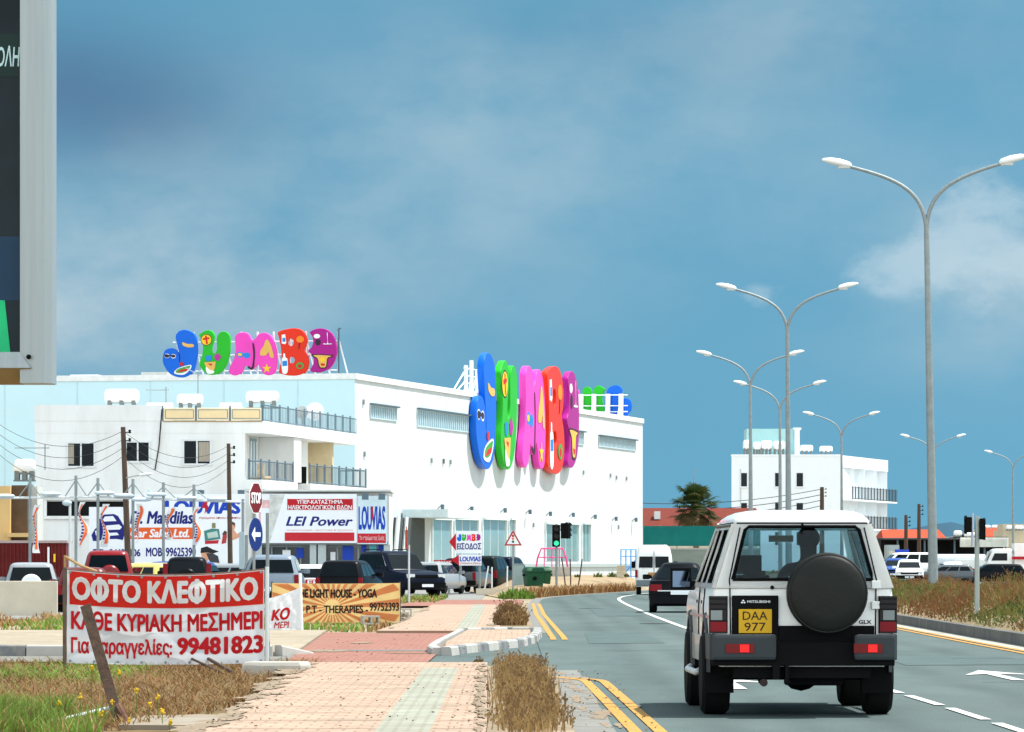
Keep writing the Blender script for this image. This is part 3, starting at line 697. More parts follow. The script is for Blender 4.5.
for k, (px, py, Y) in enumerate(((119, 672, 46), (158, 697, 43), (129, 720, 41.5), (163, 711, 41.6), (150, 705, 42), (112, 702, 42), (92, 668, 47), (170, 722, 40.5), (80, 696, 43), (136, 691, 43), (60, 704, 42.5), (101, 714, 41.5))):
    t = thing('yellow_flower', 'small yellow wild flower on a green stalk in the grass', 'flower', (PX(px, Y), Y, -.03), rng.uniform(0, 6), 'yellow wild flowers in the grass')
    h = PZ(py, Y) + .03
    s_ = MB(); s_.tube([(0, 0, 0), (.01, 0, h * .6), (0, 0, h)], .004, 5); s_.build('stalk', stem_m, t)
    f_ = MB()
    for j in range(9):
        a = rng.uniform(0, 6.28); r = rng.uniform(0, .018); f_.ico((math.cos(a) * r, math.sin(a) * r, h + rng.uniform(-.02, .02)), rng.uniform(.006, .013), 1, .4)
    f_.build('flower_head', yel_fl, t)
# ------------------------------------------------------------------ the big store
C0 = Vector((-9.42, 300.0)); C1 = Vector((10.3, 394.0)); AD = (C1 - C0).normalized(); SA = math.atan2(AD.y, AD.x); SL = (C1 - C0).length
def wall_u(px, s=0.0):                     # where a column of the photo meets the long wall (s metres in front of it)
    k = (px - 512) / F; ox, oy = C0.x + AD.y * s, C0.y - AD.x * s
    return (k * oy - ox) / (AD.x - k * AD.y)
def wall_Y(u, s=0.0): return C0.y + AD.y * u - AD.x * s
def wall_z(py, u, s=0.0): return PZ(py, wall_Y(u, s))
ST = thing('store_building', 'big white flat-roofed toy store with pale blue end wall', 'store', (C0.x, C0.y, 0), SA)
ZT = 12.75
def wbox(mb, px0, px1, py0, py1, y0, y1):
    u0, u1 = wall_u(px0), wall_u(px1); um = (u0 + u1) / 2
    return mb.box(u0, u1, y0, y1, wall_z(py1, um), wall_z(py0, um))
m = MB(); m.box(.02, SL, 0, 24, -.1, ZT); m.build('wall', white_paint, ST)
m = MB(); m.box(-.03, .018, .01, 23.9, -.1, ZT - .3); m.build('end_cladding', pale_blue, ST)
m = MB()
for k in range(5): m.box(-.055, -.03, 3.5 + k * 4.6, 3.56 + k * 4.6, 0, ZT - .35)
m.build('cladding_joint', mat('joint_blue', (.50, .66, .70), .6), ST)
m = MB(); m.box(-.12, SL + .08, -.10, -.0, ZT - .32, ZT + .03); m.box(-.12, -.03, 0, 24, ZT - .32, ZT + .03); m.build('parapet_cap', mat('cap_white', (.74, .76, .75), .6), ST)
for k in range(13):
    u = 3.7 + k * 7.3; m = MB(); m.box(u - .012, u + .012, -.006, -.0005, 1.4, ZT - .33); m.build('panel_joint', mat('panel_joint_grey', (.60, .62, .61), .8), ST)
m = MB(); m.box(2.5, 60, 24.05, 40, -.1, ZT - 1.0); m.build('rear_wing', mat('shaded_blue_cladding', (.56, .70, .76), .6), ST)
for (a, b_, t0, b0, n) in ((370, 396, 404.5, 421, 6), (417, 471.5, 411, 431, 13), (574, 583, 430, 446, 4), (598.5, 635, 436.5, 450, 14)):
    u0, u1 = wall_u(a), wall_u(b_); um = (u0 + u1) / 2
    zt, zb = wall_z((t0 + 2), um), wall_z((b0 - 1), um)
    f = MB(); f.box(u0, u1, -.02, -.004, zb, zt)
    win = f.build('window', louvre_m, ST)
    s_ = MB()
    for k in range(n * 2 + 1): u = lerp(u0, u1, k / (n * 2)); s_.box(u - .07, u + .07, -.07, -.021, zb, zt)
    s_.box(u0, u1, -.06, -.0215, zt - .08, zt - .001); s_.box(u0, u1, -.06, -.0215, zb + .001, zb + .08)
    s_.build('frame', mat('pale_mullion', (.50, .62, .66), .5), win)
    s_ = MB(); s_.box(u0 - .1, u1 + .1, -.26, -.002, zt, zt + .10); s_.build('window_hood', frame_dark, win)
# shop windows of the ground floor
for (a, b_) in ((431.5, 450), (454, 477), (482, 505.2), (508.5, 514), (545, 558), (559, 577.5), (581.5, 589.5)):
    u0, u1 = wall_u(a), wall_u(b_)
    zt, zb = wall_z(520 if a < 520 else 524.5, (u0 + u1) / 2), 1.55
    f = MB(); f.box(u0, u1, -.02, -.004, zb, zt); win = f.build('shop_window', glass_teal, ST)
    s_ = MB(); s_.box(u0 - .15, u1 + .15, -.30, -.002, zt, zt + .16); s_.box(u0 - .15, u0, -.12, -.002, zb, zt); s_.box(u1, u1 + .15, -.12, -.002, zb, zt)
    for k in range(1, max(2, int((u1 - u0) / 2.2))): u = lerp(u0, u1, k / max(2, int((u1 - u0) / 2.2))); s_.box(u - .03, u + .03, -.05, -.021, zb, zt)
    s_.build('frame', mat('pale_frame', (.66, .74, .74), .5), win)
m = MB(); m.box(wall_u(405), SL + .05, -.14, -.0, 1.12, 1.36); m.build('base_band', mat('grey_band', (.36, .42, .42), .7), ST)
# wall lamps on brackets
for (px, py) in ((437.5, 506), (467, 508), (500.5, 509.5), (525.5, 511), (546, 513), (569, 514), (591, 516), (612, 518), (632, 519)):
    u = wall_u(px); z = wall_z(py, u)
    f = MB(); f.tube([(u, 0, z - .2), (u, -.2, z), (u, -.34, z + .08)], .03, 6); f.box(u - .14, u + .14, -.42, -.24, z - .22, z + .1); f.build('wall_lamp', frame_dark, ST)
for (px, py) in ((363, 402), (364, 454), (431, 460.5), (443, 461), (450, 462), (443, 461.5), (583, 472.5), (610, 475.5), (616, 477.5), (626, 478.5), (533, 525), (618, 527)):
    u = wall_u(px); z = wall_z(py, u)
    f = MB(); f.box(u - .14, u + .14, -.10, -.002, z - .15, z + .15); f.build('wall_vent', mat('vent_grey', (.25, .28, .28), .6), ST)
for px in (430, 442, 449, 482, 502, 557, 520): u = wall_u(px); m = MB(); m.box(u - .03, u + .03, -.02, -.002, 5.2, 8.6); m.build('drip_stain', mat('drip_grey', (.66, .68, .66), .8), ST)
# entrance canopy and the dark slanting porch left of the shop windows
u0, u1 = wall_u(401), wall_u(431); zc = wall_z(516, u0)
m = MB(); m.box(u0, u1, -3.0, -.1, zc - .1, zc + .42); m.build('entrance_canopy', mat('canopy_pale', (.60, .72, .74), .6), ST)
ua, ub = wall_u(388), wall_u(414)
m = MB(); m.box(ua, ub, -.7, -.01, 0, zc - .12); m.build('entrance', mat('entrance_grey', (.07, .085, .085), .7), ST)
for px in (392, 399, 407):
    u = wall_u(px, 1); f = MB(); f.tube([(u - 1.0, -.85, .0), (u + .5, -.85, zc - .1)], .14, 8); f.build('porch_strut', steel_pale, ST)
# roof things that belong to the building
def roofp(px, py, s=-1.5): u = wall_u(px, s); return u, -s, PZ(py, wall_Y(u, s))
fr = MB()
for px, hh in ((466, 2.0), (471.5, 2.4), (477, 1.8)):
    u, y, _ = roofp(px, 390); fr.box(u - .3, u + .3, y - .07, y + .07, ZT, ZT + hh)
ua_, ub_ = wall_u(464, -1.5), wall_u(478, -1.5)
for k in range(4): fr.tube([(ua_, 1.5, ZT + .3 + k * .5), (ub_, 1.5, ZT + .3 + k * .5)], .05, 6)
fr.tube([(wall_u(452, -1.5), 1.5, ZT), (ua_, 1.5, ZT + 1.5)], .06, 6); fr.tube([(wall_u(455, -1.5), 1.5, ZT), (ua_ + 1, 1.5, ZT + 1.1)], .06, 6)
for k in range(4): fr.tube([(ua_ + k * 1.4, 1.5, ZT + .2), (ua_ + 1.2 + k * 1.4, 1.5, ZT + 1.8)], .04, 6)
fr.build('roof_ladder', white_metal, ST)
for (px, py0, py1, wd, nm, mm) in ((62, 373, 383, 1.0, 'water_box', white_metal), (136, 371, 380, 1.0, 'plant_box', mat('plant_grey', (.50, .50, .46), .7)), (170, 376, 381, .7, 'plant_box', mat('plant_grey', (.5, .5, .46), .7)), (128, 377, 381, 2.6, 'roof_curb', white_metal)):
    y = (355 - px) / 16.4; f = MB(); f.box(3.0, 4.6, y - wd / 1.2, y + wd / 1.2, ZT - .2, PZ(py0, 304)); f.build(nm, mm, ST)

# ------------------------------------------------------------------ the letter signs
LET = {
 'J': ([[(165, 83), (205, 105), (217, 160), (215, 220), (200, 275), (170, 300), (135, 305), (90, 290), (60, 255), (50, 220), (60, 180), (85, 167), (110, 172), (128, 195), (131, 228), (135, 232), (133, 205), (120, 150), (113, 112), (130, 88)]], (.002, .12, .62)),
 'U': ([[(226, 106), (262, 85), (290, 92), (300, 120), (290, 160), (288, 185), (300, 195), (312, 172), (311, 125), (325, 97), (350, 92), (372, 110), (375, 160), (368, 220), (345, 268), (310, 292), (268, 290), (235, 262), (229, 235), (241, 200), (245, 160), (234, 122)]], (.018, .42, .020)),
 'M': ([[(405, 108), (432, 96), (462, 104), (480, 132), (496, 126), (515, 105), (545, 100), (575, 120), (595, 170), (600, 230), (590, 284), (565, 298), (535, 290), (520, 262), (506, 246), (492, 264), (474, 270), (457, 254), (446, 254), (430, 285), (400, 298), (370, 284), (376, 252), (394, 218), (402, 170), (398, 128)]], (.78, .06, .45)),
 'B': ([[(605, 98), (640, 85), (690, 80), (725, 95), (744, 130), (738, 165), (730, 182), (747, 210), (752, 250), (735, 285), (695, 300), (645, 298), (611, 286), (612, 268), (621, 222), (619, 170), (609, 122)], circ(665, 145, 15, 12, 18)[::-1], circ(670, 228, 15, 12, 15)[::-1]], (.70, .028, .008)),
 'O': ([[(757, 99), (790, 83), (830, 85), (865, 110), (883, 160), (880, 215), (860, 260), (820, 282), (780, 285), (758, 276), (772, 250), (776, 225), (765, 203), (749, 186), (764, 170), (773, 148), (769, 120)]], (.36, .008, .22)),
}
ORDER = 'JUMBO'
TOY = {'yellow': (.82, .52, .02), 'red': (.55, .02, .02), 'blue': (.02, .22, .62), 'green': (.06, .32, .06), 'purple': (.42, .03, .30), 'white': (.80, .82, .82), 'sand': (.70, .42, .10), 'black': (.03, .02, .03), 'orange': (.8, .22, .02)}
for k, c in TOY.items(): mat('toy_' + k, c, .5, var=.05)
# beach toys painted on each letter: (colour, outlines) in the letter's own coordinates
def star(cx, cy, r, n=5, q=.45): return [(cx + (r if i % 2 == 0 else r * q) * math.sin(math.pi * i / n), cy - (r if i % 2 == 0 else r * q) * math.cos(math.pi * i / n)) for i in range(2 * n)]
PIC = {
 'J': [('white', circ(72, 203, 13, 14, 10)), ('white', circ(103, 205, 12, 14, 10)), ('black', [(60, 200), (70, 195), (86, 200), (92, 200), (104, 197), (113, 203), (110, 210), (98, 211), (90, 205), (84, 206), (76, 211), (63, 209)]), ('sand', [(148, 140), (170, 148), (198, 150), (200, 162), (175, 164), (150, 155)]),
       ('white', [(108, 285), (125, 262), (182, 246), (190, 258), (172, 280), (150, 292)]), ('green', [(115, 280), (128, 264), (180, 250), (183, 258), (166, 276), (138, 284)]), ('red', [(120, 282), (140, 268), (178, 262), (168, 274)]), ('red', circ(143, 242, 9))],
 'U': [('black', circ(262, 130, 27)), ('yellow', circ(262, 130, 24)), ('red', [(246, 122), (276, 118), (278, 126), (247, 132)]), ('red', [(256, 110), (264, 110), (270, 150), (261, 150)]), ('blue', [(258, 205), (286, 202), (288, 222), (278, 230), (262, 228)]), ('purple', [(300, 205), (318, 192), (334, 210), (322, 228), (306, 226)]),
       ('sand', [(252, 235), (308, 232), (304, 262), (296, 276), (268, 274)]), ('white', [(262, 256), (280, 270), (300, 276), (296, 286), (272, 288), (262, 276)]), ('red', [(268, 240), (292, 242), (286, 252)])],
 'M': [('blue', circ(424, 200, 17, 14, 13)), ('blue', circ(456, 204, 17, 14, 14)), ('yellow', circ(424, 200, 10, 12, 7)), ('black', [(484, 150), (491, 152), (496, 190), (494, 230), (490, 262), (478, 272), (462, 262), (464, 254), (478, 260), (484, 246), (488, 200)]), ('sand', [(548, 134), (562, 138), (576, 170), (586, 212), (570, 214), (560, 190), (550, 204), (522, 204), (524, 180), (538, 160)]), ('yellow', star(553, 266, 22))],
 'B': [('white', [(624, 110), (640, 108), (646, 146), (640, 154), (624, 150)]), ('blue', [(627, 125), (641, 124), (643, 142), (628, 143)]), ('orange', circ(712, 132, 18, 14, 16)), ('black', [(708, 146), (712, 146), (708, 176), (704, 176)]), ('white', [(632, 198), (640, 198), (642, 214), (652, 226), (652, 284), (628, 286), (624, 228), (631, 214)]), ('blue', [(627, 232), (650, 230), (651, 254), (628, 256)]), ('green', circ(712, 254, 19, 14, 16)), ('red', circ(712, 256, 11, 12, 9))],
 'O': [('white', circ(792, 118, 15, 12, 10)), ('black', circ(797, 146, 13, 12, 15)), ('white', [(840, 105), (843, 105), (845, 150), (860, 152), (860, 156), (825, 156), (825, 152), (842, 150)]), ('black', [(772, 202), (864, 206), (862, 216), (846, 222), (838, 262), (822, 268), (802, 262), (792, 224), (774, 214)]), ('sand', [(778, 206), (860, 210), (842, 220), (835, 258), (822, 263), (806, 258), (796, 222)]), ('yellow', circ(820, 226, 11)), ('red', [(810, 244), (832, 246), (828, 256), (814, 255)])],
}
def letters(parent, boxes, thick, bottom, k=None):
    """boxes: letter -> (x0, x1, z0, z1); without boxes the letters keep their drawn positions at k metres per unit"""
    for ch in ORDER:
        if boxes is not None and ch not in boxes: continue
        outs, c = LET[ch]; xs = [p[0] for p in outs[0]]; ys = [p[1] for p in outs[0]]
        if boxes: x0, x1, z0, z1 = boxes[ch]
        else: x0, x1, z0, z1 = (min(xs) - 470) * k, (max(xs) - 470) * k, bottom + (305 - max(ys)) * k, bottom + (305 - min(ys)) * k
        ax, bx, ay, by = min(xs), max(xs), min(ys), max(ys)
        def tr(p): return (x0 + (p[0] - ax) / (bx - ax) * (x1 - x0), z0 + (by - p[1]) / (by - ay) * (z1 - z0))
        lm = mat('letter_' + {'J': 'blue', 'U': 'green', 'M': 'pink', 'B': 'red', 'O': 'purple'}[ch], c, .38, var=.05, scale=.8)
        lo = shape('letter', [[tr(p) for p in o] for o in outs], lm, parent, 0, thick, True, bev=.05)
        lo['label'] = {'J': 'blue letter J with beach toys', 'U': 'green letter U with beach toys', 'M': 'pink letter M with beach toys', 'B': 'red letter B with beach toys', 'O': 'purple letter O with beach toys'}[ch]
        for i, (cn, pts) in enumerate(PIC[ch]):
            shape('toy_picture', [[tr(p) for p in pts]], MATS['toy_' + cn], lo, -thick - .006 * i, .012, len(pts) > 5)
RS = thing('roof_sign', 'colourful letters standing on the roof edge above the pale blue end wall', 'roof sign', (PX(251, 301.5), 301.5, ZT), SA - R(90))
letters(RS, None, .32, -.15, .01297)
fr = MB()
for x in (-4.6, -3.6, -2.7, -1.7, -.6, .4, 1.4, 2.4, 3.4, 4.3, 5.4): fr.box(x - .05, x + .05, .02, .1, 0, 2.6); fr.tube([(x, .1, 2.2), (x + .25, 1.5, 0)], .05, 5)
for z in (.25, 1.2, 2.0): fr.tube([(-4.9, .08, z), (5.45, .08, z)], .04, 5)
fr.build('frame', white_metal, RS)
bd = MB(); bd.ico((5.5, .06, 2.75), .08, 1, 0, (1.6, .8, .8)); bd.tube([(5.42, .06, 0), (5.42, .06, 2.7)], .07, 6); bd.build('lightning_rod', frame_dark, RS)
BS = copy_tree(RS)
BS['label'] = 'letter sign seen from behind on its white frame at the far roof corner'
for c in list(BS.children):
    if c.name.startswith('lightning'): bpy.data.objects.remove(c)
    elif c.name.startswith('frame'):
        mb = MB()
        for x in (-4.6, -3.5, -2.3, -1.2, 0, 1.2): mb.box(x - .17, x + .17, .06, .45, 0, 2.0); mb.tube([(x, .3, 1.9), (x + .1, 1.2, 0)], .05, 5)
        for z in (.5, 1.0, 1.9): mb.tube([(-5.2, .36, z), (3.2, .36, z)], .045, 5)
        n = mb.build('frame', white_metal, BS); bpy.data.objects.remove(c)
    else:
        nm = c.data.name if c.data else ''
        if c.get('label', '').split(' ')[2:3] not in (['J'], ['U'], ['M']):
            for g in list(c.children): bpy.data.objects.remove(g)
            bpy.data.objects.remove(c)
        else:
            for g in list(c.children): bpy.data.objects.remove(g)
            c['label'] = c['label'].replace(' with beach toys', ' seen from behind')
BS.rotation_euler = (0, 0, SA + R(90)); BS.scale = (.93, 1, .93)
_Yb = 391.0; BS.location = (PX(632, _Yb) - 5.02, _Yb, ZT)
WS = thing('wall_sign', 'huge tilted row of colourful toy letters mounted along the long white store wall', 'wall sign', (C0.x, C0.y, 0), SA)
s_ = .55; wb = {}
for ch, (a, b_, t_, bt) in {'J': (175, 262, 60, 600), 'U': (283, 360, 100, 598), 'M': (385, 492, 125, 598), 'B': (500, 580, 123, 622), 'O': (592, 648, 150, 595)}.items():
    u0, u1 = wall_u(440 + .2148 * a, s_), wall_u(440 + .2148 * b_, s_)
    um = (u0 + u1) / 2
    if ch == 'J': u0 = wall_u(440 + .2148 * 168, s_)
    wb[ch] = (u0, u1, wall_z(340 + .2148 * bt, um, s_), wall_z(340 + .2148 * t_, um, s_))
letters(WS, wb, .46, 0)
for c in WS.children: c.location.y = -.09
for ch in ORDER:
    u0, u1, z0, z1 = wb[ch]
    f = MB()
    for k in (.3, .6): f.box(lerp(u0, u1, .5) - .1, lerp(u0, u1, .5) + .1, -.12, .0, lerp(z0, z1, k) - .1, lerp(z0, z1, k) + .1)
    f.build('bracket', steel, WS)

# ------------------------------------------------------------------ flats in front of the store
AY = 256.0
def ax(px): return PX(px, AY)
def az(py): return PZ(py, AY)
A = thing('apartment_building', 'white flat-roofed block of flats with corner balconies and cream roof panels', 'apartment block', (ax(35), AY, 0))
ox = ax(35)
def lx(px): return ax(px) - ox
S0 = Vector((lx(262), 0)); S1 = Vector((PX(357, 282) - ox, 26)); SD = (S1 - S0).normalized(); SN = Vector((SD.y, -SD.x))
def sp(d, inn=0): q = S0 + SD * d - SN * inn; return (q.x, q.y)
SLN = (S1 - S0).length
zroof, zfl = az(421), az(480)
m = MB()
fx = lx(245)
m.prism([(0, 0), (fx, 0), (fx, 1.9), sp(1.9, 1.9), sp(SLN - 1, 1.9), (0, 26)], 0, zroof - .6)
m.prism([(fx + .001, .001), sp(.3, .3), sp(11, .3), sp(11, 1.89), (fx + .01, 1.88)], 0, zfl - .45)
m.prism([sp(11.001, .3), sp(SLN - 1.02, .3), sp(SLN - 1.02, 1.89), sp(11.001, 1.89)], 0, zfl - .5)
m.build('wall', apt_white, A)
m = MB(); m.prism([(-.02, -.02), (S0.x + .1, -.02), sp(SLN, -.02), (-.02, 26.5)], zroof - .62, zroof); m.build('roof_slab', apt_white, A)
m = MB(); m.box(-.03, lx(162), -.05, 5, zroof + .001, az(405)); m.build('roof_upstand', apt_white, A)
m = MB(); m.prism([(fx - .02, -.03), (S0.x + .02, -.03), sp(9.2, -.02), sp(9.2, 1.88), (fx - .02, 1.88)], zfl - .46, zfl + .02); m.prism([sp(10.2, -.5), sp(SLN + .4, -.5), sp(SLN + .4, 1.88), sp(10.2, 1.88)], zfl - .5, zfl - .02); m.build('balcony_slab', apt_white, A)
m = MB(); m.prism([sp(8.3, .0), sp(10.3, .0), sp(10.3, 1.88), sp(8.3, 1.88)], zfl + .03, zroof - .63); m.build('pier', apt_white, A)
m = MB(); m.prism([sp(15.0, .9), sp(16.6, .9), sp(16.6, 1.88), sp(15.0, 1.88)], zfl - .01, zroof - .63); m.build('pier', apt_white, A)
m = MB(); m.prism([sp(20.5, .3), sp(20.9, .3), sp(20.9, 1.88), sp(20.5, 1.88)], zfl - .01, zroof - .63); m.prism([sp(17, 1.82), sp(20.5, 1.82), sp(20.5, 1.88), sp(17, 1.88)], zfl - .01, zroof - .63); m.build('loggia', mat('loggia_cream', (.60, .50, .32), .85), A)
# windows
curt = mat('curtain', (.34, .30, .24), .9, var=.2, scale=4, stretch=(6, 1, .3))
for (a, b_, t_, bt, cur) in ((67.5, 94.5, 443.5, 466, .25), (126, 149.5, 442.5, 461, 0), (183.5, 210.5, 441, 463.5, .5)):
    x0, x1, z1, z0 = lx(a), lx(b_), az(t_), az(bt)
    f = MB(); f.box(x0 - .08, x1 + .08, -.10, -.004, z0 - .1, z0); f.box(x0 - .06, x0 + .04, -.06, -.004, z0, z1); f.box(x1 - .04, x1 + .06, -.06, -.004, z0, z1); f.box(x0 - .06, x1 + .06, -.07, -.004, z1, z1 + .08); f.box((x0 + x1) / 2 - .04, (x0 + x1) / 2 + .04, -.05, -.004, z0, z1)
    win = f.build('window', mat('window_frame_white', (.68, .70, .70), .5), A)
    g = MB(); g.box(x0 + .04, x1 - .04, -.025, -.006, z0 + .001, z1 - .001); g.build('pane', glass_dark, win)
    if cur:
        g = MB(); cx0, cx1 = (x0 + .05, lerp(x0, x1, .24)) if cur < .3 else (lerp(x0, x1, .56), x1 - .06); g.box(cx0, cx1, -.034, -.027, z0 + .1, z1 - .05); g.build('curtain', curt, win)
f = MB(); f.box(lx(47), lx(150), -.03, -.004, az(516), az(501.5)); low = f.build('strip_window', dark_in, A)
f = MB(); f.box(lx(44), lx(160), -.25, -.005, az(499.8), az(498)); f.box(lx(44), lx(47), -.2, -.005, az(516), az(500)); f.box(lx(44), lx(155), -.2, -.005, az(519), az(516)); f.build('frame', apt_white, low)
# doors and windows on the balcony side
for d0, d1 in ((1.2, 2.4), (3.4, 4.8), (6.0, 7.4), (12.2, 14.6), (17.8, 19.6)):
    P_, Q_ = Vector(sp(d0, 1.86)), Vector(sp(d1, 1.86)); o = MB()
    o.prism([tuple(P_), tuple(Q_), tuple(Q_ - SN * .03), tuple(P_ - SN * .03)], zfl + .05, zfl + 2.15)
    o.prism([tuple(P_ + SN * .05), tuple(Q_ + SN * .05), tuple(Q_), tuple(P_)], zfl + 2.15, zfl + 2.28)
    dd = o.build('balcony_door', louvre_m, A)
    o = MB(); g = MB(); mid = P_.lerp(Q_, .5)
    for q in (P_, mid, Q_): o.tube([(q.x + SN.x * .02, q.y + SN.y * .02, zfl + .05), (q.x + SN.x * .02, q.y + SN.y * .02, zfl + 2.15)], .05, 4)
    o.build('frame', white_metal, dd)
# railings
rail_m = mat('blue_grey_rail', (.13, .19, .23), .5, .3, var=.1)
def railing(pts, z, h, gap, name='railing', parent=A, mm=None, panels=None):
    mb = MB()
    for (a, c) in zip(pts, pts[1:]):
        a, c = Vector(a), Vector(c); L_ = (c - a).length; n = max(2, int(L_ / gap))
        for zz in (z + .08, z + h): mb.tube([(a.x, a.y, zz), (c.x, c.y, zz)], .035, 5)
        for k in range(n + 1):
            q = a.lerp(c, k / n); rr = .045 if k % 6 == 0 else .013
            mb.tube([(q.x, q.y, z), (q.x, q.y, z + h + (.12 if k % 6 == 0 else 0))], rr, 4)
    return mb.build(name, mm or rail_m, parent)
railing([(fx + .2, .02), (S0.x - .05, .02), sp(8.2, .03)], zfl + .02, .95, .34)
railing([sp(10.3, -.45), sp(SLN + .3, -.45), sp(SLN + .3, 1.0)], zfl - .02, .98, .34)
railing([sp(.4, .05), sp(SLN, .05)], zroof, .85, .36)
pan = mat('cream_panel', (.80, .62, .35), .6, var=.05); panf = mat('pale_panel_frame', (.82, .70, .48), .6)
for (a, b_) in ((163.5, 195.5), (196.5, 229.5), (230.5, 261.8)):
    x0, x1 = lx(a), lx(b_); z0, z1 = zroof + .03, az(407.8)
    f = MB(); f.box(x0, x1, -.02, .03, z0, z1); p_ = f.build('roof_panel', panf, A, bevel=.02)
    f = MB(); f.box(x0 + .12, x1 - .12, -.034, -.021, z0 + .13, z1 - .12); f.build('panel_face', pan, p_)
    f = MB()
    for zz in (z0 + .10, z1 - .10): f.box(x0 + .10, x1 - .10, -.045, -.0345, zz - .012, zz + .012)
    for xx in (x0 + .10, x1 - .10): f.box(xx - .012, xx + .012, -.045, -.0345, z0 + .1, z1 - .1)
    f.build('panel_bar', frame_dark, p_)
for px in (162.5, 196, 230, 262.5):
    f = MB(); f.box(lx(px) - .05, lx(px) + .05, -.02, .05, zroof, az(405.5)); f.build('rail_post', frame_dark, A)
f = MB(); f.box(lx(163), lx(262), -.06, -.021, zroof - .05, zroof + .02); f.build('edge_strip', mat('warm_strip', (.35, .25, .14), .8), A)
f = MB(); q = Vector(sp(11.6, .5)); f.box(q.x - .5, q.x + .5, q.y - .3, q.y + .3, zfl, zfl + .9); f.build('washing_machine', black_pl, A)
f = MB(); f.box(fx + .6, fx + .95, .3, .8, zfl + .03, zfl + .8); f.tube([(fx + .3, .4, zfl + .1), (fx + 1.3, .4, zfl + .12)], .09, 6); f.build('balcony_clutter', mat('clutter_beige', (.45, .36, .24), .8, var=.4, scale=2), A)
f = MB(); f.tube([(lx(162), -.05, zroof + .6), (lx(159), -.06, az(447)), (lx(155), -.06, az(470))], .03, 5); f.build('cable', black_pl, A)
# roof tanks
def tank(px0, px1, py0, py1, Y, lab, grp=None, cradle=True):
    x0, x1 = PX(px0, Y), PX(px1, Y); z0, z1 = PZ(py1, Y), PZ(py0, Y); r = (z1 - z0) / (2.7 if cradle else 2)
    t = thing('water_tank', lab, 'water tank', ((x0 + x1) / 2, Y, z0), 0, grp); L_ = (x1 - x0) / 2; zc_ = z1 - z0 - r
    m = MB(); m.lathe([(r * .55, -L_), (r * .9, -L_ + .08), (r, -L_ + .2), (r, L_ - .2), (r * .9, L_ - .08), (r * .55, L_)], 18, 'x', (0, 0, zc_)); m.build('tank', lamp_white, t, smooth=50)
    m = MB()
    for x in (-L_ * .7, 0, L_ * .7): m.box(x - .1, x + .1, -r * .8, r * .8, 0, zc_ - r * .55)
    m.box(-L_, L_, -r * .9, r * .9, -.06, 0); m.build('cradle', mat('tank_stand', (.16, .18, .17), .7), t)
    return t
tank(104.5, 139, 389, 408.5, 263, 'white cylindrical tank on the flat roof right beside the bare parapet', None)
tank(177, 203, 394, 409, 264, 'white cylindrical tank behind the first cream roof panel')
tank(246, 279, 391, 407.5, 264, 'white cylindrical tank behind the third cream roof panel')
for (a, b_, lab) in ((142, 174, 'flat white solar panel lying between two roof tanks'), (216, 243, 'flat white solar panel behind the middle cream roof panel')):
    t = thing('solar_panel', lab, 'solar panel', (PX((a + b_) / 2, 262), 262, zroof)); h = PZ(402, 262) - zroof; x = (PX(b_, 262) - PX(a, 262)) / 2
    m = MB(); m.add([(-x, 0, .15), (x, 0, .15), (x * .8, 1.4, h), (-x * .8, 1.4, h), (-x, .06, .08), (x, .06, .08), (x * .8, 1.5, h - .08), (-x * .8, 1.5, h - .08)], [(0, 1, 2, 3), (7, 6, 5, 4), (0, 4, 5, 1), (2, 6, 7, 3), (1, 5, 6, 2), (0, 3, 7, 4)]); m.build('panel', lamp_white, t)
    m = MB(); m.tube([(-x * .7, 1.3, 0), (-x * .7, 1.4, h - .08)], .04, 5); m.tube([(x * .7, 1.3, 0), (x * .7, 1.4, h - .08)], .04, 5); m.build('stand', steel, t)
def dish(px, py, r, Y, lab, c):
    t = thing('satellite_dish', lab, 'satellite dish', (PX(px, Y), Y, zroof)); z = PZ(py, Y) - zroof
    m = MB(); n = 20; rings = []
    for k in range(5): q = k / 4; rings.append([(r * q * math.cos(2 * math.pi * j / n) + .001 * math.cos(2 * math.pi * j / n), -.2 + .2 * (1 - q * q), z + (r * q + .001) * math.sin(2 * math.pi * j / n)) for j in range(n)])
    m.loft(rings[::-1] + [[(x, y + .03, zz) for x, y, zz in rg] for rg in rings]); m.build('dish', mat(c[0], c[1], .5), t, smooth=50)
    m = MB(); m.tube([(0, .08, 0), (0, .03, z)], .04, 6); m.tube([(0, -.1, z - r), (0, -.55, z - .1)], .02, 5); m.build('mast', steel, t)
dish(302, 412.5, .34, 270, 'grey satellite dish behind the roof railing', ('dish_grey', (.40, .42, .40)))
dish(315, 411.5, .50, 273, 'white satellite dish behind the roof railing', ('dish_white', (.76, .78, .78)))
def antenna(px, pyb, pyt, Y, lab, wpx, tilt=0):
    t = thing('antenna', lab, 'antenna', (PX(px, Y), Y, PZ(pyb, Y))); h = PZ(pyt, Y) - PZ(pyb, Y); w_ = wpx * Y / F
    m = MB(); m.tube([(0, 0, 0), (0, 0, h)], .03, 5); m.build('mast', steel, t)
    m = MB(); m.tube([(-w_, 0, h * .85 + tilt), (w_ * .15, 0, h * .85)], .025, 5)
    for k in range(6): x = -w_ + k * w_ / 5; m.tube([(x, -.25, h * .85 + tilt * (1 - k / 5)), (x, .25, h * .85 + tilt * (1 - k / 5))], .015, 4)
    m.build('aerial', steel, t)
antenna(166, 407, 387, 266, 'thin television antenna rising above a white solar panel', 20)
antenna(198, 395, 372, 268, 'television antenna under the blue roof letter', 12, .4)
antenna(45, 470, 444, 240, 'low television antenna beside the corner of the flats', 30)

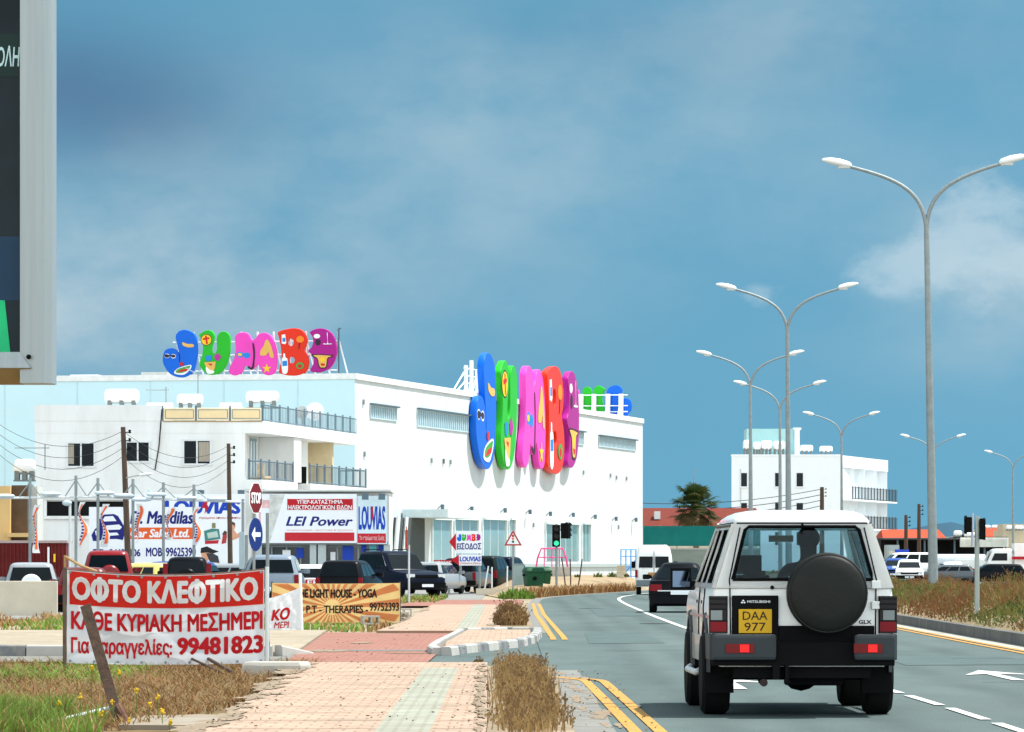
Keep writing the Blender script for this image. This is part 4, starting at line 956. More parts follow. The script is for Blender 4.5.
# ------------------------------------------------------------------ shop fronts below the flats
SY = 247.0
def bx_(px): return PX(px, SY)
def bz_(py): return PZ(py, SY)
SH = thing('shop_building', 'single-storey shop with a dark glazed front under a white sign fascia', 'shop', (bx_(250), SY, 0)); o0 = bx_(250)
q_ = lambda px: bx_(px) - o0
m = MB(); m.box(0, q_(389), .8, 7.4, 0, bz_(492)); m.build('wall', apt_white, SH)
m = MB(); m.box(-.3, q_(391), -.2, 7.6, bz_(491.5), bz_(489.5)); m.build('roof', mat('shop_roof', (.60, .62, .60), .7), SH)
m = MB(); m.box(q_(254), q_(388), -.02, .8, bz_(544.5), bz_(541.5)); m.build('awning_beam', mat('beam_grey', (.28, .34, .36), .6), SH)
m = MB(); m.box(q_(256), q_(386), .72, .796, 0, bz_(545)); gl = m.build('shop_window', mat('shop_glass', (.030, .040, .042), .08, var=.5, scale=1.5, spec=.7), SH)
m = MB()
for px in (258, 271, 286, 300, 312, 324, 337, 346, 358, 372, 385): m.box(q_(px) - .04, q_(px) + .04, .62, .715, 0, bz_(545))
m.box(q_(257), q_(385.5), .63, .71, bz_(547), bz_(545.2))
m.build('frame', steel, gl)
for px, w__ in ((313, .16), (322, .2), (259, .14), (387, .16)):
    m = MB(); m.box(q_(px) - w__, q_(px) + w__, .05, .25, 0, bz_(544.6)); m.build('column', mat('column_grey', (.42, .48, .48), .6), SH)
for (a, b_, t_, bt, c) in ((282, 290, 550, 556, 0), (296, 303, 548, 558, 1), (342, 353, 546, 560, 2), (361, 366, 545, 553, 1), (369, 376, 545, 553, 3), (378, 384, 545, 553, 1), (330, 335, 552, 564, 0)):
    m = MB(); m.box(q_(a), q_(b_), .56, .615, bz_(bt), bz_(t_)); m.build('window_poster', [sign_white, sign_blue, sign_blue, mat('aqua_poster', (.12, .45, .55), .5)][c], SH)
def floods(parent, xs, z, mm=frame_dark):
    for x in xs:
        m = MB(); m.tube([(x, -.1, z), (x, -1.0, z + .15)], .025, 5); m.box(x - .16, x + .16, -1.2, -.85, z - .15, z + .15); m.build('flood_lamp', mm, parent)
# the electrical shop's board
LB = thing('fascia_sign', 'white shop board with a red heading and slanted navy lettering', 'shop sign', (bx_(270), SY - .25, 0)); o1 = bx_(270)
e = lambda px: bx_(px) - o1
m = MB(); m.box(0, e(357), 0, .14, bz_(543), bz_(494)); m.build('board', sign_white, LB)
m = MB(); m.box(e(287.5), e(353), -.012, -.001, bz_(510), bz_(499)); m.build('red_band', sign_red, LB)
m = MB(); m.box(e(285), e(354.5), -.012, -.001, bz_(541), bz_(532.5)); m.build('red_band', mat('sign_coral', (.50, .020, .032), .5), LB)
m = MB(); m.add([(0, -.004, bz_(542)), (e(285), -.004, bz_(494.5)), (0, -.004, bz_(494.5))], [(0, 1, 2)]); m.build('faded_corner', mat('faded_print', (.56, .58, .55), .6, var=.25, scale=3), LB)
text('lettering', 'ΥΠΕΡ-ΚΑΤΑΣΤΗΜΑ', (e(297), e(343), bz_(503.8), bz_(499.6)), sign_white, LB, -.013, bold=.02)
text('lettering', 'ΗΛΕΚΤΡΟΛΟΓΙΚΩΝ ΕΙΔΩΝ', (e(288.5), e(352), bz_(509.6), bz_(505)), sign_white, LB, -.013, bold=.02)
text('lettering', 'LEI Power', (e(286), e(353), bz_(526), bz_(516.5)), navy, LB, -.002, bold=.03, shear=.28)
text('lettering', 'ηλεκτρολογικά - φωτιστικά & εργαλεία', (e(287), e(353), bz_(531.5), bz_(529)), mat('sign_pink', (.70, .30, .32), .5), LB, -.002)
L2 = thing('fascia_sign', 'pale board with tall blue capital lettering over a red strip, beside the white board', 'shop sign', (bx_(357.5), SY - .25, 0), R(4)); o1 = bx_(357.5)
m = MB(); m.box(0, e(387), 0, .14, bz_(544), bz_(496)); m.build('board', mat('board_pale_blue', (.62, .76, .82), .5, var=.05), L2)
text('lettering', 'LOUVIAS', (e(358.6), e(385.5), bz_(530), bz_(506)), sign_blue, L2, -.002, bold=.05)
m = MB(); m.box(e(357.8), e(386), -.012, -.001, bz_(543), bz_(533.5)); m.build('red_band', MATS['sign_coral'], L2)
text('lettering', 'Το στρώμα της ζωής', (e(359.5), e(384.5), bz_(541), bz_(535.5)), mat('sign_blush', (.74, .55, .55), .5), L2, -.013, bold=.01)
m = MB(); m.add([(e(371), -.012, bz_(508)), (e(373.4), -.012, bz_(506.5)), (e(372.6), -.012, bz_(514)), (e(373.6), -.012, bz_(515)), (e(371.8), -.012, bz_(523)), (e(372), -.012, bz_(517)), (e(371), -.012, bz_(516))], [(6, 5, 4, 3, 2, 1, 0)]); m.build('lightning_bolt', sign_red, L2)
floods(L2, (e(364.5), e(381)), bz_(497))
floods(LB, (e(290), e(330)), bz_(493.5))
# small faded panels between the stop sign and the white board
SB = thing('advert_board', 'faded pink and grey advert panel left of the white shop board', 'advert panel', (bx_(256.5), SY - .2, 0)); o1 = bx_(256.5)
m = MB(); m.box(0, e(270), 0, .1, bz_(543), bz_(494)); m.build('board', sign_white, SB)
m = MB(); m.box(e(262), e(269.5), -.01, -.001, bz_(508), bz_(500)); m.box(e(259), e(261), -.01, -.001, bz_(536), bz_(512)); m.build('print', mat('faded_pink', (.66, .42, .42), .6, var=.3, scale=3), SB)
# ------------------------------------------------------------------ billboards and car-lot fittings on the left
class Fr:                                  # pixel frame of a board that faces the camera
    def __init__(s, px0, Y): s.x = PX(px0, Y); s.Y = Y
    def b(s, a, b_, t, bt): return (PX(a, s.Y) - s.x, PX(b_, s.Y) - s.x, PZ(bt, s.Y), PZ(t, s.Y))
    def p(s, a, t): return (PX(a, s.Y) - s.x, PZ(t, s.Y))
def flat(name, fr_, a, b_, t, bt, m, parent, y=-.002, th=.008):
    x0, x1, z0, z1 = fr_.b(a, b_, t, bt); k = MB(); k.box(x0, x1, y - th, y, z0, z1); return k.build(name, m, parent)
def board(name, label, cat, px0, px1, py0, py1, Y, m, legs=(), rz=0, th=.1, group=None):
    x0 = PX(px0, Y); W_ = PX(px1, Y) - x0
    t = thing(name, label, cat, (x0, Y, 0), rz, group)
    b_ = MB(); b_.box(0, W_, 0, th, PZ(py1, Y), PZ(py0, Y)); b_.build('board', m, t)
    for lxp in legs:
        b_ = MB(); b_.tube([(PX(lxp, Y) - x0, th + .06, -.05), (PX(lxp, Y) - x0, th + .06, PZ(py0, Y) - .1)], .055, 8); b_.build('post', steel, t)
    return t
MD = board('billboard', 'wide white car dealer billboard with a blue drawing of a car and an orange band', 'billboard', 89, 197, 507, 560, 200, sign_white, (93, 130, 193)); fm = Fr(89, 200)
text('lettering', 'D. Mandilas', fm.b(130, 193.5, 511, 524), navy, MD, -.002, bold=.04, shear=.2)
flat('orange_band', fm, 129.5, 194, 527.5, 539, orange_ink, MD)
text('lettering', 'Car Sales Ltd.', fm.b(130.5, 189.5, 529, 537.5), sign_white, MD, -.011, bold=.04, shear=.2)
text('lettering', 'TEL: 24636306', fm.b(93, 140.5, 549, 556.5), navy, MD, -.002, bold=.035)
text('lettering', 'MOB. 99625390', fm.b(146, 196, 547.5, 556.5), navy, MD, -.002, bold=.035)
def pic(lst, fr_, parent, m, name='car_drawing', y=-.002):
    for i, pts in enumerate(lst): shape(name, [[fr_.p(*p) for p in pts]], m[i] if isinstance(m, list) else m, parent, y - .004 * i, .008, False)
pic([[(93, 541), (91.5, 535), (95, 529), (99, 526), (99.5, 519), (104, 514.5), (114, 514), (118, 516), (121, 521), (124, 526), (124.5, 534), (123, 540), (117, 539), (105, 539), (98, 541)]], fm, MD, navy)
pic([[(103, 519.5), (105, 516.5), (113, 516), (116.5, 521), (104, 521.5)], [(106, 525.5), (119, 524.5), (122, 527), (120, 529.5), (107, 530)], [(95, 531), (98, 530), (99.5, 534), (96, 535.5)], [(107, 533), (117, 532.5), (119, 535), (108, 536)]], fm, MD, [sign_white] * 4, y=-.012)
LV = board('billboard', 'tall white mattress billboard with big blue lettering and printed figures', 'billboard', 129, 245, 494, 566, 232, sign_white, (150, 190, 243)); fl = Fr(129, 232)
text('lettering', 'LOUVIAS', fl.b(165, 240.5, 500.5, 514), sign_blue, LV, -.002, bold=.06)
shape('lightning_bolt', [[fl.p(*p) for p in ((203, 503), (208, 500.5), (206.5, 506), (209, 507), (204.5, 514), (205.5, 508), (202, 508))]], sign_red, LV, -.01, .01, False)
text('lettering', 'στρώματα ύπνου & έπιπλα', fl.b(199, 240.5, 516.5, 519.5), MATS['sign_coral'], LV, -.002, bold=.01)
skin_p = mat('print_skin', (.62, .32, .20), .6, var=.1); hair_p = mat('print_brown', (.10, .05, .03), .7)
pic([[(204, 531), (212, 528.5), (219, 529), (220.5, 539), (205, 541)], [(205, 541), (219, 540), (218, 543.5), (205, 544)], [(207, 533), (217, 531), (218.5, 537), (208, 538.5)], [(212, 523), (215.5, 523), (215.5, 528), (212, 528)]], fl, LV, [mat('print_teal', (.06, .22, .20), .6), MATS['sign_coral'], mat('print_mint', (.45, .56, .50), .6), mat('print_olive', (.22, .22, .10), .6)], 'printed_picture')
pic([[(230, 526), (233, 521.5), (235.5, 526), (234, 530), (237, 534), (244, 530), (244.5, 532), (238, 538), (231, 541), (228, 536)], [(223, 534), (226, 531), (227, 536), (226, 543), (221.5, 544)], [(222, 534.5), (224.5, 530.5), (227, 532), (226.5, 535)], [(230, 524.5), (232, 521.5), (235, 523), (235, 526), (233, 524.5)]], fl, LV, [skin_p, mat('print_red', (.42, .05, .05), .6), hair_p, hair_p], 'printed_figure')
pic([[(201, 552), (201.5, 548), (206, 546.5), (211, 548), (213, 551), (210, 554), (208, 561), (202, 560)], [(200.5, 553), (201, 548), (207, 546.3), (212, 549), (219, 551.5), (213, 553.5), (207, 552.5)], [(206, 553), (213, 553.5), (218, 556), (219.5, 563), (210, 562)]], fl, LV, [skin_p, mat('print_black', (.02, .02, .022), .6), mat('print_charcoal', (.05, .05, .055), .6)], 'printed_figure')
# gantry of posts, lamps and flags over the car lot
GYD = 178.0
def gx(px): return PX(px, GYD)
def gz(py): return PZ(py, GYD)
GA = thing('lamp_gantry', 'grey steel gantry of slender posts and flat lamps over the car lot', 'lamp gantry', (gx(30), GYD, 0)); g0 = gx(30)
bar = MB(); bar.tube([(gx(-8) - g0, 0, gz(498)), (gx(98) - g0, 0, gz(497)), (gx(245) - g0, .0, gz(502))], .05, 6); bar.build('crossbar', steel_pale, GA)
posts = ((30, 478), (76, 475.5), (98, 478), (133, 479), (163.5, 482.5), (194, 484.5), (243, 499))
for px, pt in posts:
    m = MB(); m.tube([(gx(px) - g0, 0, -.05), (gx(px) - g0, 0, gz(pt))], .055, 7)
    m.build('post', steel, GA)
    if px < 240:
        m = MB(); m.tube([(gx(px) - g0, 0, gz(pt + 4)), (gx(px + 12) - g0, 0, gz(498))], .022, 5); m.tube([(gx(px) - g0, 0, gz(pt + 4)), (gx(px - 12) - g0, 0, gz(498))], .022, 5); m.build('brace', steel, GA)
for px, py in ((5, 496), (51, 494), (105, 493), (124, 495.5), (142, 499.5), (157, 494.5), (187, 498), (217, 499)):
    m = MB(); rr = []
    for k, (q, hh, w__) in enumerate(((-1, .3, .3), (-.85, .8, .8), (-.3, 1, 1), (.4, 1, 1), (.85, .7, .7), (1, .2, .25))):
        rr.append([(gx(px) - g0 + q * .36, -.12 + .15 * w__ * math.cos(a), gz(py) + .08 * hh * math.sin(a)) for a in (2 * math.pi * j / 10 for j in range(10))])
    m.loft(rr); m.build('lamp_head', mat('lamp_pale_blue', (.48, .58, .62), .4), GA, smooth=60)
m = MB(); m.slab([(gx(148) - g0, gz(488)), (gx(153) - g0, gz(494)), (gx(154) - g0, gz(497)), (gx(149) - g0, gz(495))], -.1, .1); m.build('lamp_head', MATS['lamp_pale_blue'], GA)
flag_m = mat('flag_cloth', (.72, .74, .74), .8, var=.04, trans=.3)
def flag(px, pt, pb, seed, lab):
    Y = GYD - .12; r = random.Random(seed)
    t = thing('flag', lab, 'flag', (PX(px, Y), Y, PZ(pb, Y)), 0, 'twisted advertising flags on the gantry posts'); h = PZ(pt, Y) - PZ(pb, Y)
    nU, nV = 6, 26; vs = []; fs = []
    tw = r.uniform(2, 4); ph = r.uniform(0, 3)
    def fn(u, v):
        wd = (.26 if u > 0 else 0) * (.55 + .35 * math.sin(v * tw * 2 + ph)); a = ph + v * tw + .7 * math.sin(v * 7 + ph)
        return ((.06 + u * wd * 1.2) * 1 + .05 * math.sin(v * 9 + ph), -u * .22 * math.sin(a), h * (1 - v))
    def grid(u0, u1, v0, v1, off):
        k = MB(); vs = []; fs = []
        for j in range(nV + 1):
            for i in range(nU + 1):
                x, y, z = fn(lerp(u0, u1, i / nU), lerp(v0, v1, j / nV)); vs.append((x, y - off, z))
                if i and j: fs.append(((j - 1) * (nU + 1) + i - 1, (j - 1) * (nU + 1) + i, j * (nU + 1) + i, j * (nU + 1) + i - 1))
        return k.add(vs, fs)
    grid(0, 1, 0, 1, 0).build('cloth', flag_m, t, smooth=60)
    a = MB(); 
    for v0, v1, u0, u1 in ((.05, .92, .45, .85),): k = grid(u0, u1, v0, v1, .012); a.add(k.v, k.f)
    a.build('orange_print', orange_ink, t, smooth=60)
    a = MB()
    for k_ in range(9): v0 = .22 + k_ * .07; k = grid(.1, .4, v0, v0 + .04, .014); a.add(k.v, k.f)
    a.build('lettering', navy, t, smooth=60)
for px, pt, pb, sd_, lab in ((32, 505, 553, 1, 'twisted white and orange flag on the leftmost gantry post'), (78, 502, 549, 2, 'twisted white flag on the gantry post left of the car billboard'), (100, 504, 547, 5, 'twisted flag crossing the blue car drawing on the billboard'), (134, 504, 543, 4, 'thin twisted flag just right of the tall wooden pole'), (165, 507, 540, 9, 'twisted orange flag over the middle of the dealer billboard'), (192, 507, 545, 6, 'twisted navy flag at the right edge of the dealer billboard')):
    flag(px, pt, pb, sd_, lab)
sl = thing('lamp_post', 'thin pale lamp post with a round head left of the dealer billboard', 'lamp post', (PX(70, 182), 182, 0)); m = MB(); m.tube([(0, 0, -.05), (0, 0, PZ(502, 182))], .05, 7); m.build('pole', steel_pale, sl); m = MB(); m.ico((-.1, -.1, PZ(503, 182)), .14, 2, 0, (1.3, 1, .8)); m.build('lamp_head', MATS['lamp_pale_blue'], sl, smooth=60)
# shipping container and ochre house
RC = thing('shipping_container', 'dark red ribbed shipping container behind the parked silver car', 'container', (PX(-20, 195), 195, 0)); L_ = PX(66, 195) - PX(-20, 195); zt = PZ(543, 195)
m = MB(); n = int(L_ / .14); top = []
pts = []
for k in range(n): x = L_ * k / n; d = L_ / n; pts += [(x, 0), (x + d * .3, 0), (x + d * .5, .05), (x + d * .8, .05)]
poly = pts + [(L_, .0), (L_, 2.4), (0, 2.4)]
m.prism(poly, -.05, zt); m.build('body', mat('container_red', (.13, .012, .012), .6, var=.2, scale=1, dirt=(.14, .03, .02), dscale=1), RC)
m = MB(); m.box(-.05, L_ + .05, -.06, 2.45, zt, zt + .1); m.build('top_rail', mat('container_rail', (.40, .30, .28), .6), RC)
m = MB(); m.box(PX(47.5, 195) - PX(-20, 195), PX(49.5, 195) - PX(-20, 195), -.03, -.001, PZ(563, 195), PZ(547, 195)); m.build('white_mark', sign_white, RC)
m = MB(); m.box(PX(53.5, 195) - PX(-20, 195), PX(55.5, 195) - PX(-20, 195), -.03, -.001, PZ(562, 195), PZ(554, 195)); m.build('yellow_mark', mat('toy_yellow', (.8, .5, .02)), RC)
OH = thing('ochre_house', 'low ochre rendered building at the left edge with a dark side wall', 'house', (PX(-60, 212), 212, 0)); X0 = PX(-60, 212)
h_ = lambda px: PX(px, 212) - X0
m = MB(); m.box(0, h_(10), 0, 6, -.05, PZ(486, 212)); m.build('wall', ochre, OH)
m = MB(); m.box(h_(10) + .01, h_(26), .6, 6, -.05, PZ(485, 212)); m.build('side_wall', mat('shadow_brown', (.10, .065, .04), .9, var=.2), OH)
m = MB(); m.box(h_(8), h_(30), -.4, .59, PZ(537, 212), PZ(533, 212)); m.build('ledge', ochre, OH)
m = MB(); m.box(h_(26.2), h_(34), 1.5, 4, -.05, PZ(486, 212)); m.build('annexe', mat('annexe_pale', (.52, .52, .48), .8), OH)
tank(14, 35.5, 459, 480, 214, 'white tank with dark stand on the ochre building')
# crop of low walls
LW = thing('low_wall', 'low cream rendered wall at the left edge in front of the silver car', 'wall', (PX(-40, 134), 134, 0)); m = MB(); m.box(0, PX(57, 134) - PX(-40, 134), 0, .25, -.08, PZ(581, 134)); m.build('wall', cream_wall, LW, bevel=.02)
# wooden poles and wires
def wpole(px, pt, Y, r, lab, lean=0, grp=None):
    t = thing('utility_pole', lab, 'utility pole', (PX(px, Y), Y, 0)); z = PZ(pt, Y)
    m = MB(); m.tube([(lean, 0, -.1), (lean * .5, 0, z * .5), (0, 0, z)], [r * 1.15, r, r * .8], 9); m.build('pole', wood_old, t, smooth=50)
    for k in range(3):
        q = MB(); q.tube([(0, 0, z - .2 - k * .32), (r + .12, 0, z - .2 - k * .32)], .02, 5); q.lathe([(.03, -.07), (.06, -.05), (.04, 0), (.06, .04), (.03, .07)], 8, 'z', (r + .14, 0, z - .17 - k * .32)); q.build('insulator', black_pl, t)
    return t
wpole(123, 427, 190, .115, 'tall brown wooden pole in front of the dealer billboard', .25)
wpole(228.5, 443.5, 221, .105, 'brown wooden pole in front of the mattress billboard', .1)
def wires(name, label, A_, B_, n, sag, gap, r=.010, group='overhead wires'):
    """each wire is a thing of its own"""
    for k in range(n):
        a = Vector(A_) - Vector((0, 0, k * gap)); c = Vector(B_) - Vector((0, 0, k * gap * 1.0)); s_ = sag * (1 + .12 * k)
        pts = [a.lerp(c, t / 16) - Vector((0, 0, 4 * s_ * (t / 16) * (1 - t / 16))) for t in range(17)]
        m = MB(); m.tube(pts, r, 4); o = m.build(name, mat('wire_black', (.03, .03, .03), .7), None); tag(o, label, 'overhead wire', group)
P1 = (PX(123, 190), 190, PZ(431, 190)); P2 = (PX(228, 221), 221, PZ(446, 221))
wires('overhead_wire', 'thin dark wire sagging across the white flats left of the tall wooden pole', (PX(-30, 205), 205, PZ(400, 205)), P1, 4, 1.15, .32)
wires('overhead_wire', 'thin dark wire sagging between the two wooden poles', P1, P2, 4, .75, .32)
st = thing('street_lamp', 'small bracket street lamp reaching right from the tall wooden pole', 'street lamp', (PX(126, 189.8), 189.8, PZ(478, 190))); m = MB(); m.tube([(0, 0, 0), (.3, 0, .07), (.55, 0, .1)], .022, 5); m.build('bracket', steel, st); m = MB(); m.loft([[(.5 + q * .5, .09 * w__ * math.cos(a), .1 + q * .06 + .06 * w__ * math.sin(a)) for a in (2 * math.pi * j / 8 for j in range(8))] for q, w__ in ((0, .5), (.2, 1), (.8, .9), (1, .3))]); m.build('lamp_head', steel_pale, st, smooth=60)
# galvanised boxes beside the mattress billboard
gb = thing('utility_cabinet', 'tall grey steel cabinet beside the blue arrow sign', 'cabinet', (PX(243, 160), 160, 0)); m = MB(); m.box(-.12, .04, -.1, .1, PZ(569, 160), PZ(532, 160)); m.build('cabinet', mat('cabinet_blue_grey', (.34, .42, .44), .5, .2), gb, bevel=.01); m = MB(); m.box(-.03, .03, -.03, .03, -.05, PZ(569, 160)); m.box(.06, .16, -.05, .05, PZ(569, 160), PZ(535, 160)); m.build('post', steel, gb)

# ------------------------------------------------------------------ traffic signs
def octo(r): return [(r * math.cos(math.pi / 8 + math.pi / 4 * i), r * math.sin(math.pi / 8 + math.pi / 4 * i)) for i in range(8)]
SY_ = 116.0; SX = PX(255.5, SY_)
SP = thing('stop_sign', 'red octagonal STOP sign above a round blue arrow sign on one grey post', 'stop sign', (SX, SY_, 0), R(69))
m = MB(); m.tube([(0, .04, -.05), (0, .04, PZ(482, SY_))], .034, 10); m.build('post', steel, SP)
zc = PZ(498, SY_)
def shift(pl_, z): return [(x, zz + z) for x, zz in pl_]
sp_ = shape('stop_plate', [shift(octo(.39), zc)], sign_white, SP, -.0, .012, False)
shape('stop_face', [shift(octo(.365), zc)], mat('stop_red', (.15, .006, .010), .4, var=.04), sp_, -.0125, .004, False)
text('lettering', 'STOP', (-.28, .28, zc - .13, zc + .13), sign_white, sp_, -.017, bold=.035)
zc = PZ(534.5, SY_)
bp = shape('arrow_plate', [circ(0, zc, .385, 32)], mat('plate_blue', (.004, .022, .15), .4, var=.04), SP, 0, .012, False)
m = MB(); m.slab([(-.25, zc), (-.06, zc + .17), (-.06, zc + .05), (.25, zc + .05), (.25, zc - .05), (-.06, zc - .05), (-.06, zc - .17)][::-1], -.018, -.0125); m.build('arrow', sign_white, bp)
# thin post with a red and white head
TP = thing('marker_post', 'thin grey post with a small edge-on red sign, before the black off-roader', 'post', (PX(409, 172), 172, 0)); m = MB(); m.tube([(0, 0, -.05), (0, 0, PZ(545, 172))], .035, 7); m.build('post', steel_pale, TP); m = MB(); m.box(-.13, -.05, -.2, .2, PZ(549, 172), PZ(530, 172)); m.box(-.1, -.07, -.05, .05, PZ(530, 172), PZ(526.5, 172)); m.build('sign_plate', mat('faded_red', (.40, .07, .05), .6, var=.3, scale=6), TP)
# store direction signs
D1 = board('direction_sign', 'white sign with a red arrow, rainbow store lettering and black Greek lettering', 'direction sign', 456, 482, 531, 553.5, 228, sign_white, (460.5, 479.5), th=.06); fd = Fr(456, 228)
for i, ch in enumerate('JUMBO'):
    x0, x1, z0, z1 = fd.b(457 + i * 4.75, 461.5 + i * 4.75, 534, 541.3)
    shape('lettering', [[(x0 + (p[0] - min(a for a, _ in LET[ch][0][0])) / (max(a for a, _ in LET[ch][0][0]) - min(a for a, _ in LET[ch][0][0])) * (x1 - x0), z1 - (p[1] - 80) / 225 * (z1 - z0)) for p in o] for o in LET[ch][0]], MATS['letter_' + {'J': 'blue', 'U': 'green', 'M': 'pink', 'B': 'red', 'O': 'purple'}[ch]], D1, -.001, .008)
text('lettering', 'ΕΙΣΟΔΟΣ', fd.b(457, 481.2, 543, 549.5), navy, D1, -.001, bold=.035)
m = MB(); m.slab([fd.p(449, 542), fd.p(456, 551), fd.p(456, 533)], -.02, .05); m.build('arrow', sign_red, D1)
D2 = board('direction_sign', 'lower white sign with a red arrow and small blue store lettering', 'direction sign', 459, 481.5, 554.5, 565.5, 227.8, sign_white, (), th=.06); fd = Fr(459, 227.8)
text('lettering', 'LOUVIAS', fd.b(459.8, 480.8, 556.5, 561.5), sign_blue, D2, -.001, bold=.05)
text('lettering', 'ΣΤΡΩΜΑΤΑ ΕΠΙΠΛΑ', fd.b(460, 480.8, 562.5, 564.3), sign_red, D2, -.001, bold=.01)
m = MB(); m.slab([fd.p(451, 560), fd.p(458.8, 565.3), fd.p(458.8, 554.7)], -.02, .05); m.build('arrow', sign_red, D2)
D3 = board('direction_sign', 'small red and white ΕΙΣΟΔΟΣ strip sign above the silver estate car', 'direction sign', 434, 452, 560, 565.5, 229.5, mat('sign_bright_red', (.50, .03, .03), .5), (437, 449), th=.05); fd = Fr(434, 229.5)
text('lettering', 'ΕΙΣΟΔΟΣ', fd.b(435, 451, 561.2, 564.6), sign_white, D3, -.001, bold=.035)
# warning triangle
WY = 216.0; WT = thing('warning_sign', 'white triangular warning sign with red rim and a small traffic light symbol', 'warning sign', (PX(513, WY), WY, 0))
m = MB(); m.tube([(0, .05, -.05), (0, .05, PZ(532, WY))], .04, 8); m.build('post', steel, WT)
zb, zt = PZ(545.6, WY), PZ(530, WY); w_ = (zt - zb) / .866 / 2
def tri(k): c = zb + (zt - zb) / 3; return [[(0, c + (zt - c) * k), (-w_ * k, c + (zb - c) * k), (w_ * k, c + (zb - c) * k)]]
tp = shape('triangle_plate', tri(1.0), mat('rim_red', (.42, .05, .05), .5), WT, 0, .02, False); shape('triangle_face', tri(.70), sign_white, tp, -.021, .006, False)
for dz, mm in ((.24, sign_red), (.12, amber_lens), (-.01, mat('symbol_green', (.02, .12, .06), .5))):
    k = MB(); k.lathe([(.055, -.036), (.055, -.028)], 12, 'y', (0, 0, zb + .18 + dz)); k.build('symbol', mm, tp)
# traffic lights at the bend
green_on = mat('signal_green', (.05, .9, .45), .3, emit=.35, var=0)
lens_off = mat('signal_lens_off', (.018, .016, .016), .25)
TL = thing('traffic_light', 'traffic light with a lit green lamp on a grey pole at the road bend', 'traffic light', (PX(556.5, 222), 222, 0)); ty = 222
m = MB(); m.tube([(0, 0, -.05), (0, 0, PZ(524, ty))], .055, 9); m.build('pole', steel, TL)
def head(parent, x, y, zt, zb, w_, rz_, lit):
    T = Matrix.Translation((x, y, 0)) @ Matrix.Rotation(rz_, 4, 'Z')
    m = MB(); m.T = T; m.box(-w_ / 2, w_ / 2, -.12, .1, zb, zt); hd = m.build('signal_head', black_pl, parent, bevel=.015)
    for i in range(3):
        z = zt - (i + .5) * (zt - zb) / 3
        k = MB(); k.T = T; k.lathe([(w_ * .33, -.13), (w_ * .33, -.121)], 16, 'y', (0, 0, z)); k.build('lens', green_on if (lit and i == 2) else lens_off, hd)
        k = MB(); k.T = T; n = 12; a0 = [(w_ * .40 * math.cos(math.pi * j / n), w_ * .40 * math.sin(math.pi * j / n)) for j in range(n + 1)]
        k.add([(a, -.121, z + b_) for a, b_ in a0] + [(a, -.32, z + b_ * .95) for a, b_ in a0], [(j, j + 1, n + 2 + j, n + 1 + j) for j in range(n)]); k.build('visor', black_pl, hd)
head(TL, -.02, -.12, PZ(525, ty), PZ(546.7, ty), .34, R(6), True)
T2 = thing('traffic_light', 'second traffic light head turned away beside the one lit green', 'traffic light', (PX(565.5, 224), 224, 0)); head(T2, 0, 0, PZ(523, 224), PZ(538.5, 224), .40, R(150), False)
m = MB(); m.tube([(0, .1, PZ(530, 224)), (-.4, .05, PZ(530, 224))], .03, 6); m.build('bracket', steel, T2)
# dumpsters, cabinet, blocks, cages and stakes
gd = mat('dumpster_green', (.010, .07, .03), .5, var=.12, scale=2, dirt=(.05, .10, .06))
def dumpster(px, Y, rz_, lab):
    t = thing('dumpster', lab, 'dumpster', (PX(px, Y), Y, .0), rz_, 'green wheeled dumpsters')
    m = MB(); w_, d_ = .40, .42
    m.loft([[(x * a, y * a, z) for x, y in ((-w_, -d_), (w_, -d_), (w_, d_), (-w_, d_))] for a, z in ((.82, .16), (.95, .75), (1, .95))]); bd_ = m.build('body', gd, t, bevel=.03)
    m = MB(); m.loft([[(x * a, y * b_, z) for x, y in ((-w_, -d_), (w_, -d_), (w_, d_), (-w_, d_))] for a, b_, z in ((1.05, 1.08, .951), (1.06, 1.1, 1.03), (.95, .85, 1.16), (.75, .4, 1.22))]); m.build('lid', mat('lid_green', (.010, .065, .028), .45, var=.1), t, bevel=.02, smooth=40)
    m = MB(); m.lathe([(.07, -.47), (.09, -.46), (.09, -.443), (.07, -.44)], 14, 'y', (-.05, 0, .7)); m.build('lock', black_pl, t)
    for sx_ in (-1, 1):
        m = MB(); m.tube([(sx_ * .4, 0, .85), (sx_ * .5, 0, .85)], .05, 8); m.build('lifting_pin', black_pl, t)
        for sy_ in (-1, 1): m = MB(); m.lathe([(.09, -.03), (.09, .03)], 14, 'x', (sx_ * .27, sy_ * .28, .09)); m.box(sx_ * .27 - .04, sx_ * .27 + .04, sy_ * .28 - .05, sy_ * .28 + .05, .1, .18); m.build('wheel', rubber, t)
    return t
dumpster(533.5, 222, R(14), 'front green wheeled dumpster beside the grey cabinet')
dumpster(541.5, 228.5, R(8), 'green wheeled dumpster behind the first, nearer the traffic light')
CB = thing('utility_cabinet', 'flat grey-green steel cabinet between the warning sign and the dumpsters', 'cabinet', (PX(519.5, 224), 224, 0)); m = MB(); m.box(-.25, .2, -.12, .3, -.02, PZ(564.5, 224)); m.build('body', mat('cabinet_green_grey', (.27, .36, .35), .5, .1), CB, bevel=.015); m = MB(); m.box(-.27, .22, -.15, .33, PZ(564.5, 224), PZ(563.5, 224)); m.build('cap', steel, CB)
TS = thing('trolley_cage', 'pink steel tube trolley shelter in front of the shop windows', 'trolley shelter', (PX(552, 262), 262, .5)); zb_ = PZ(564, 262) - .5; zt_ = PZ(548.5, 262) - .5; wx = .75
m = MB()
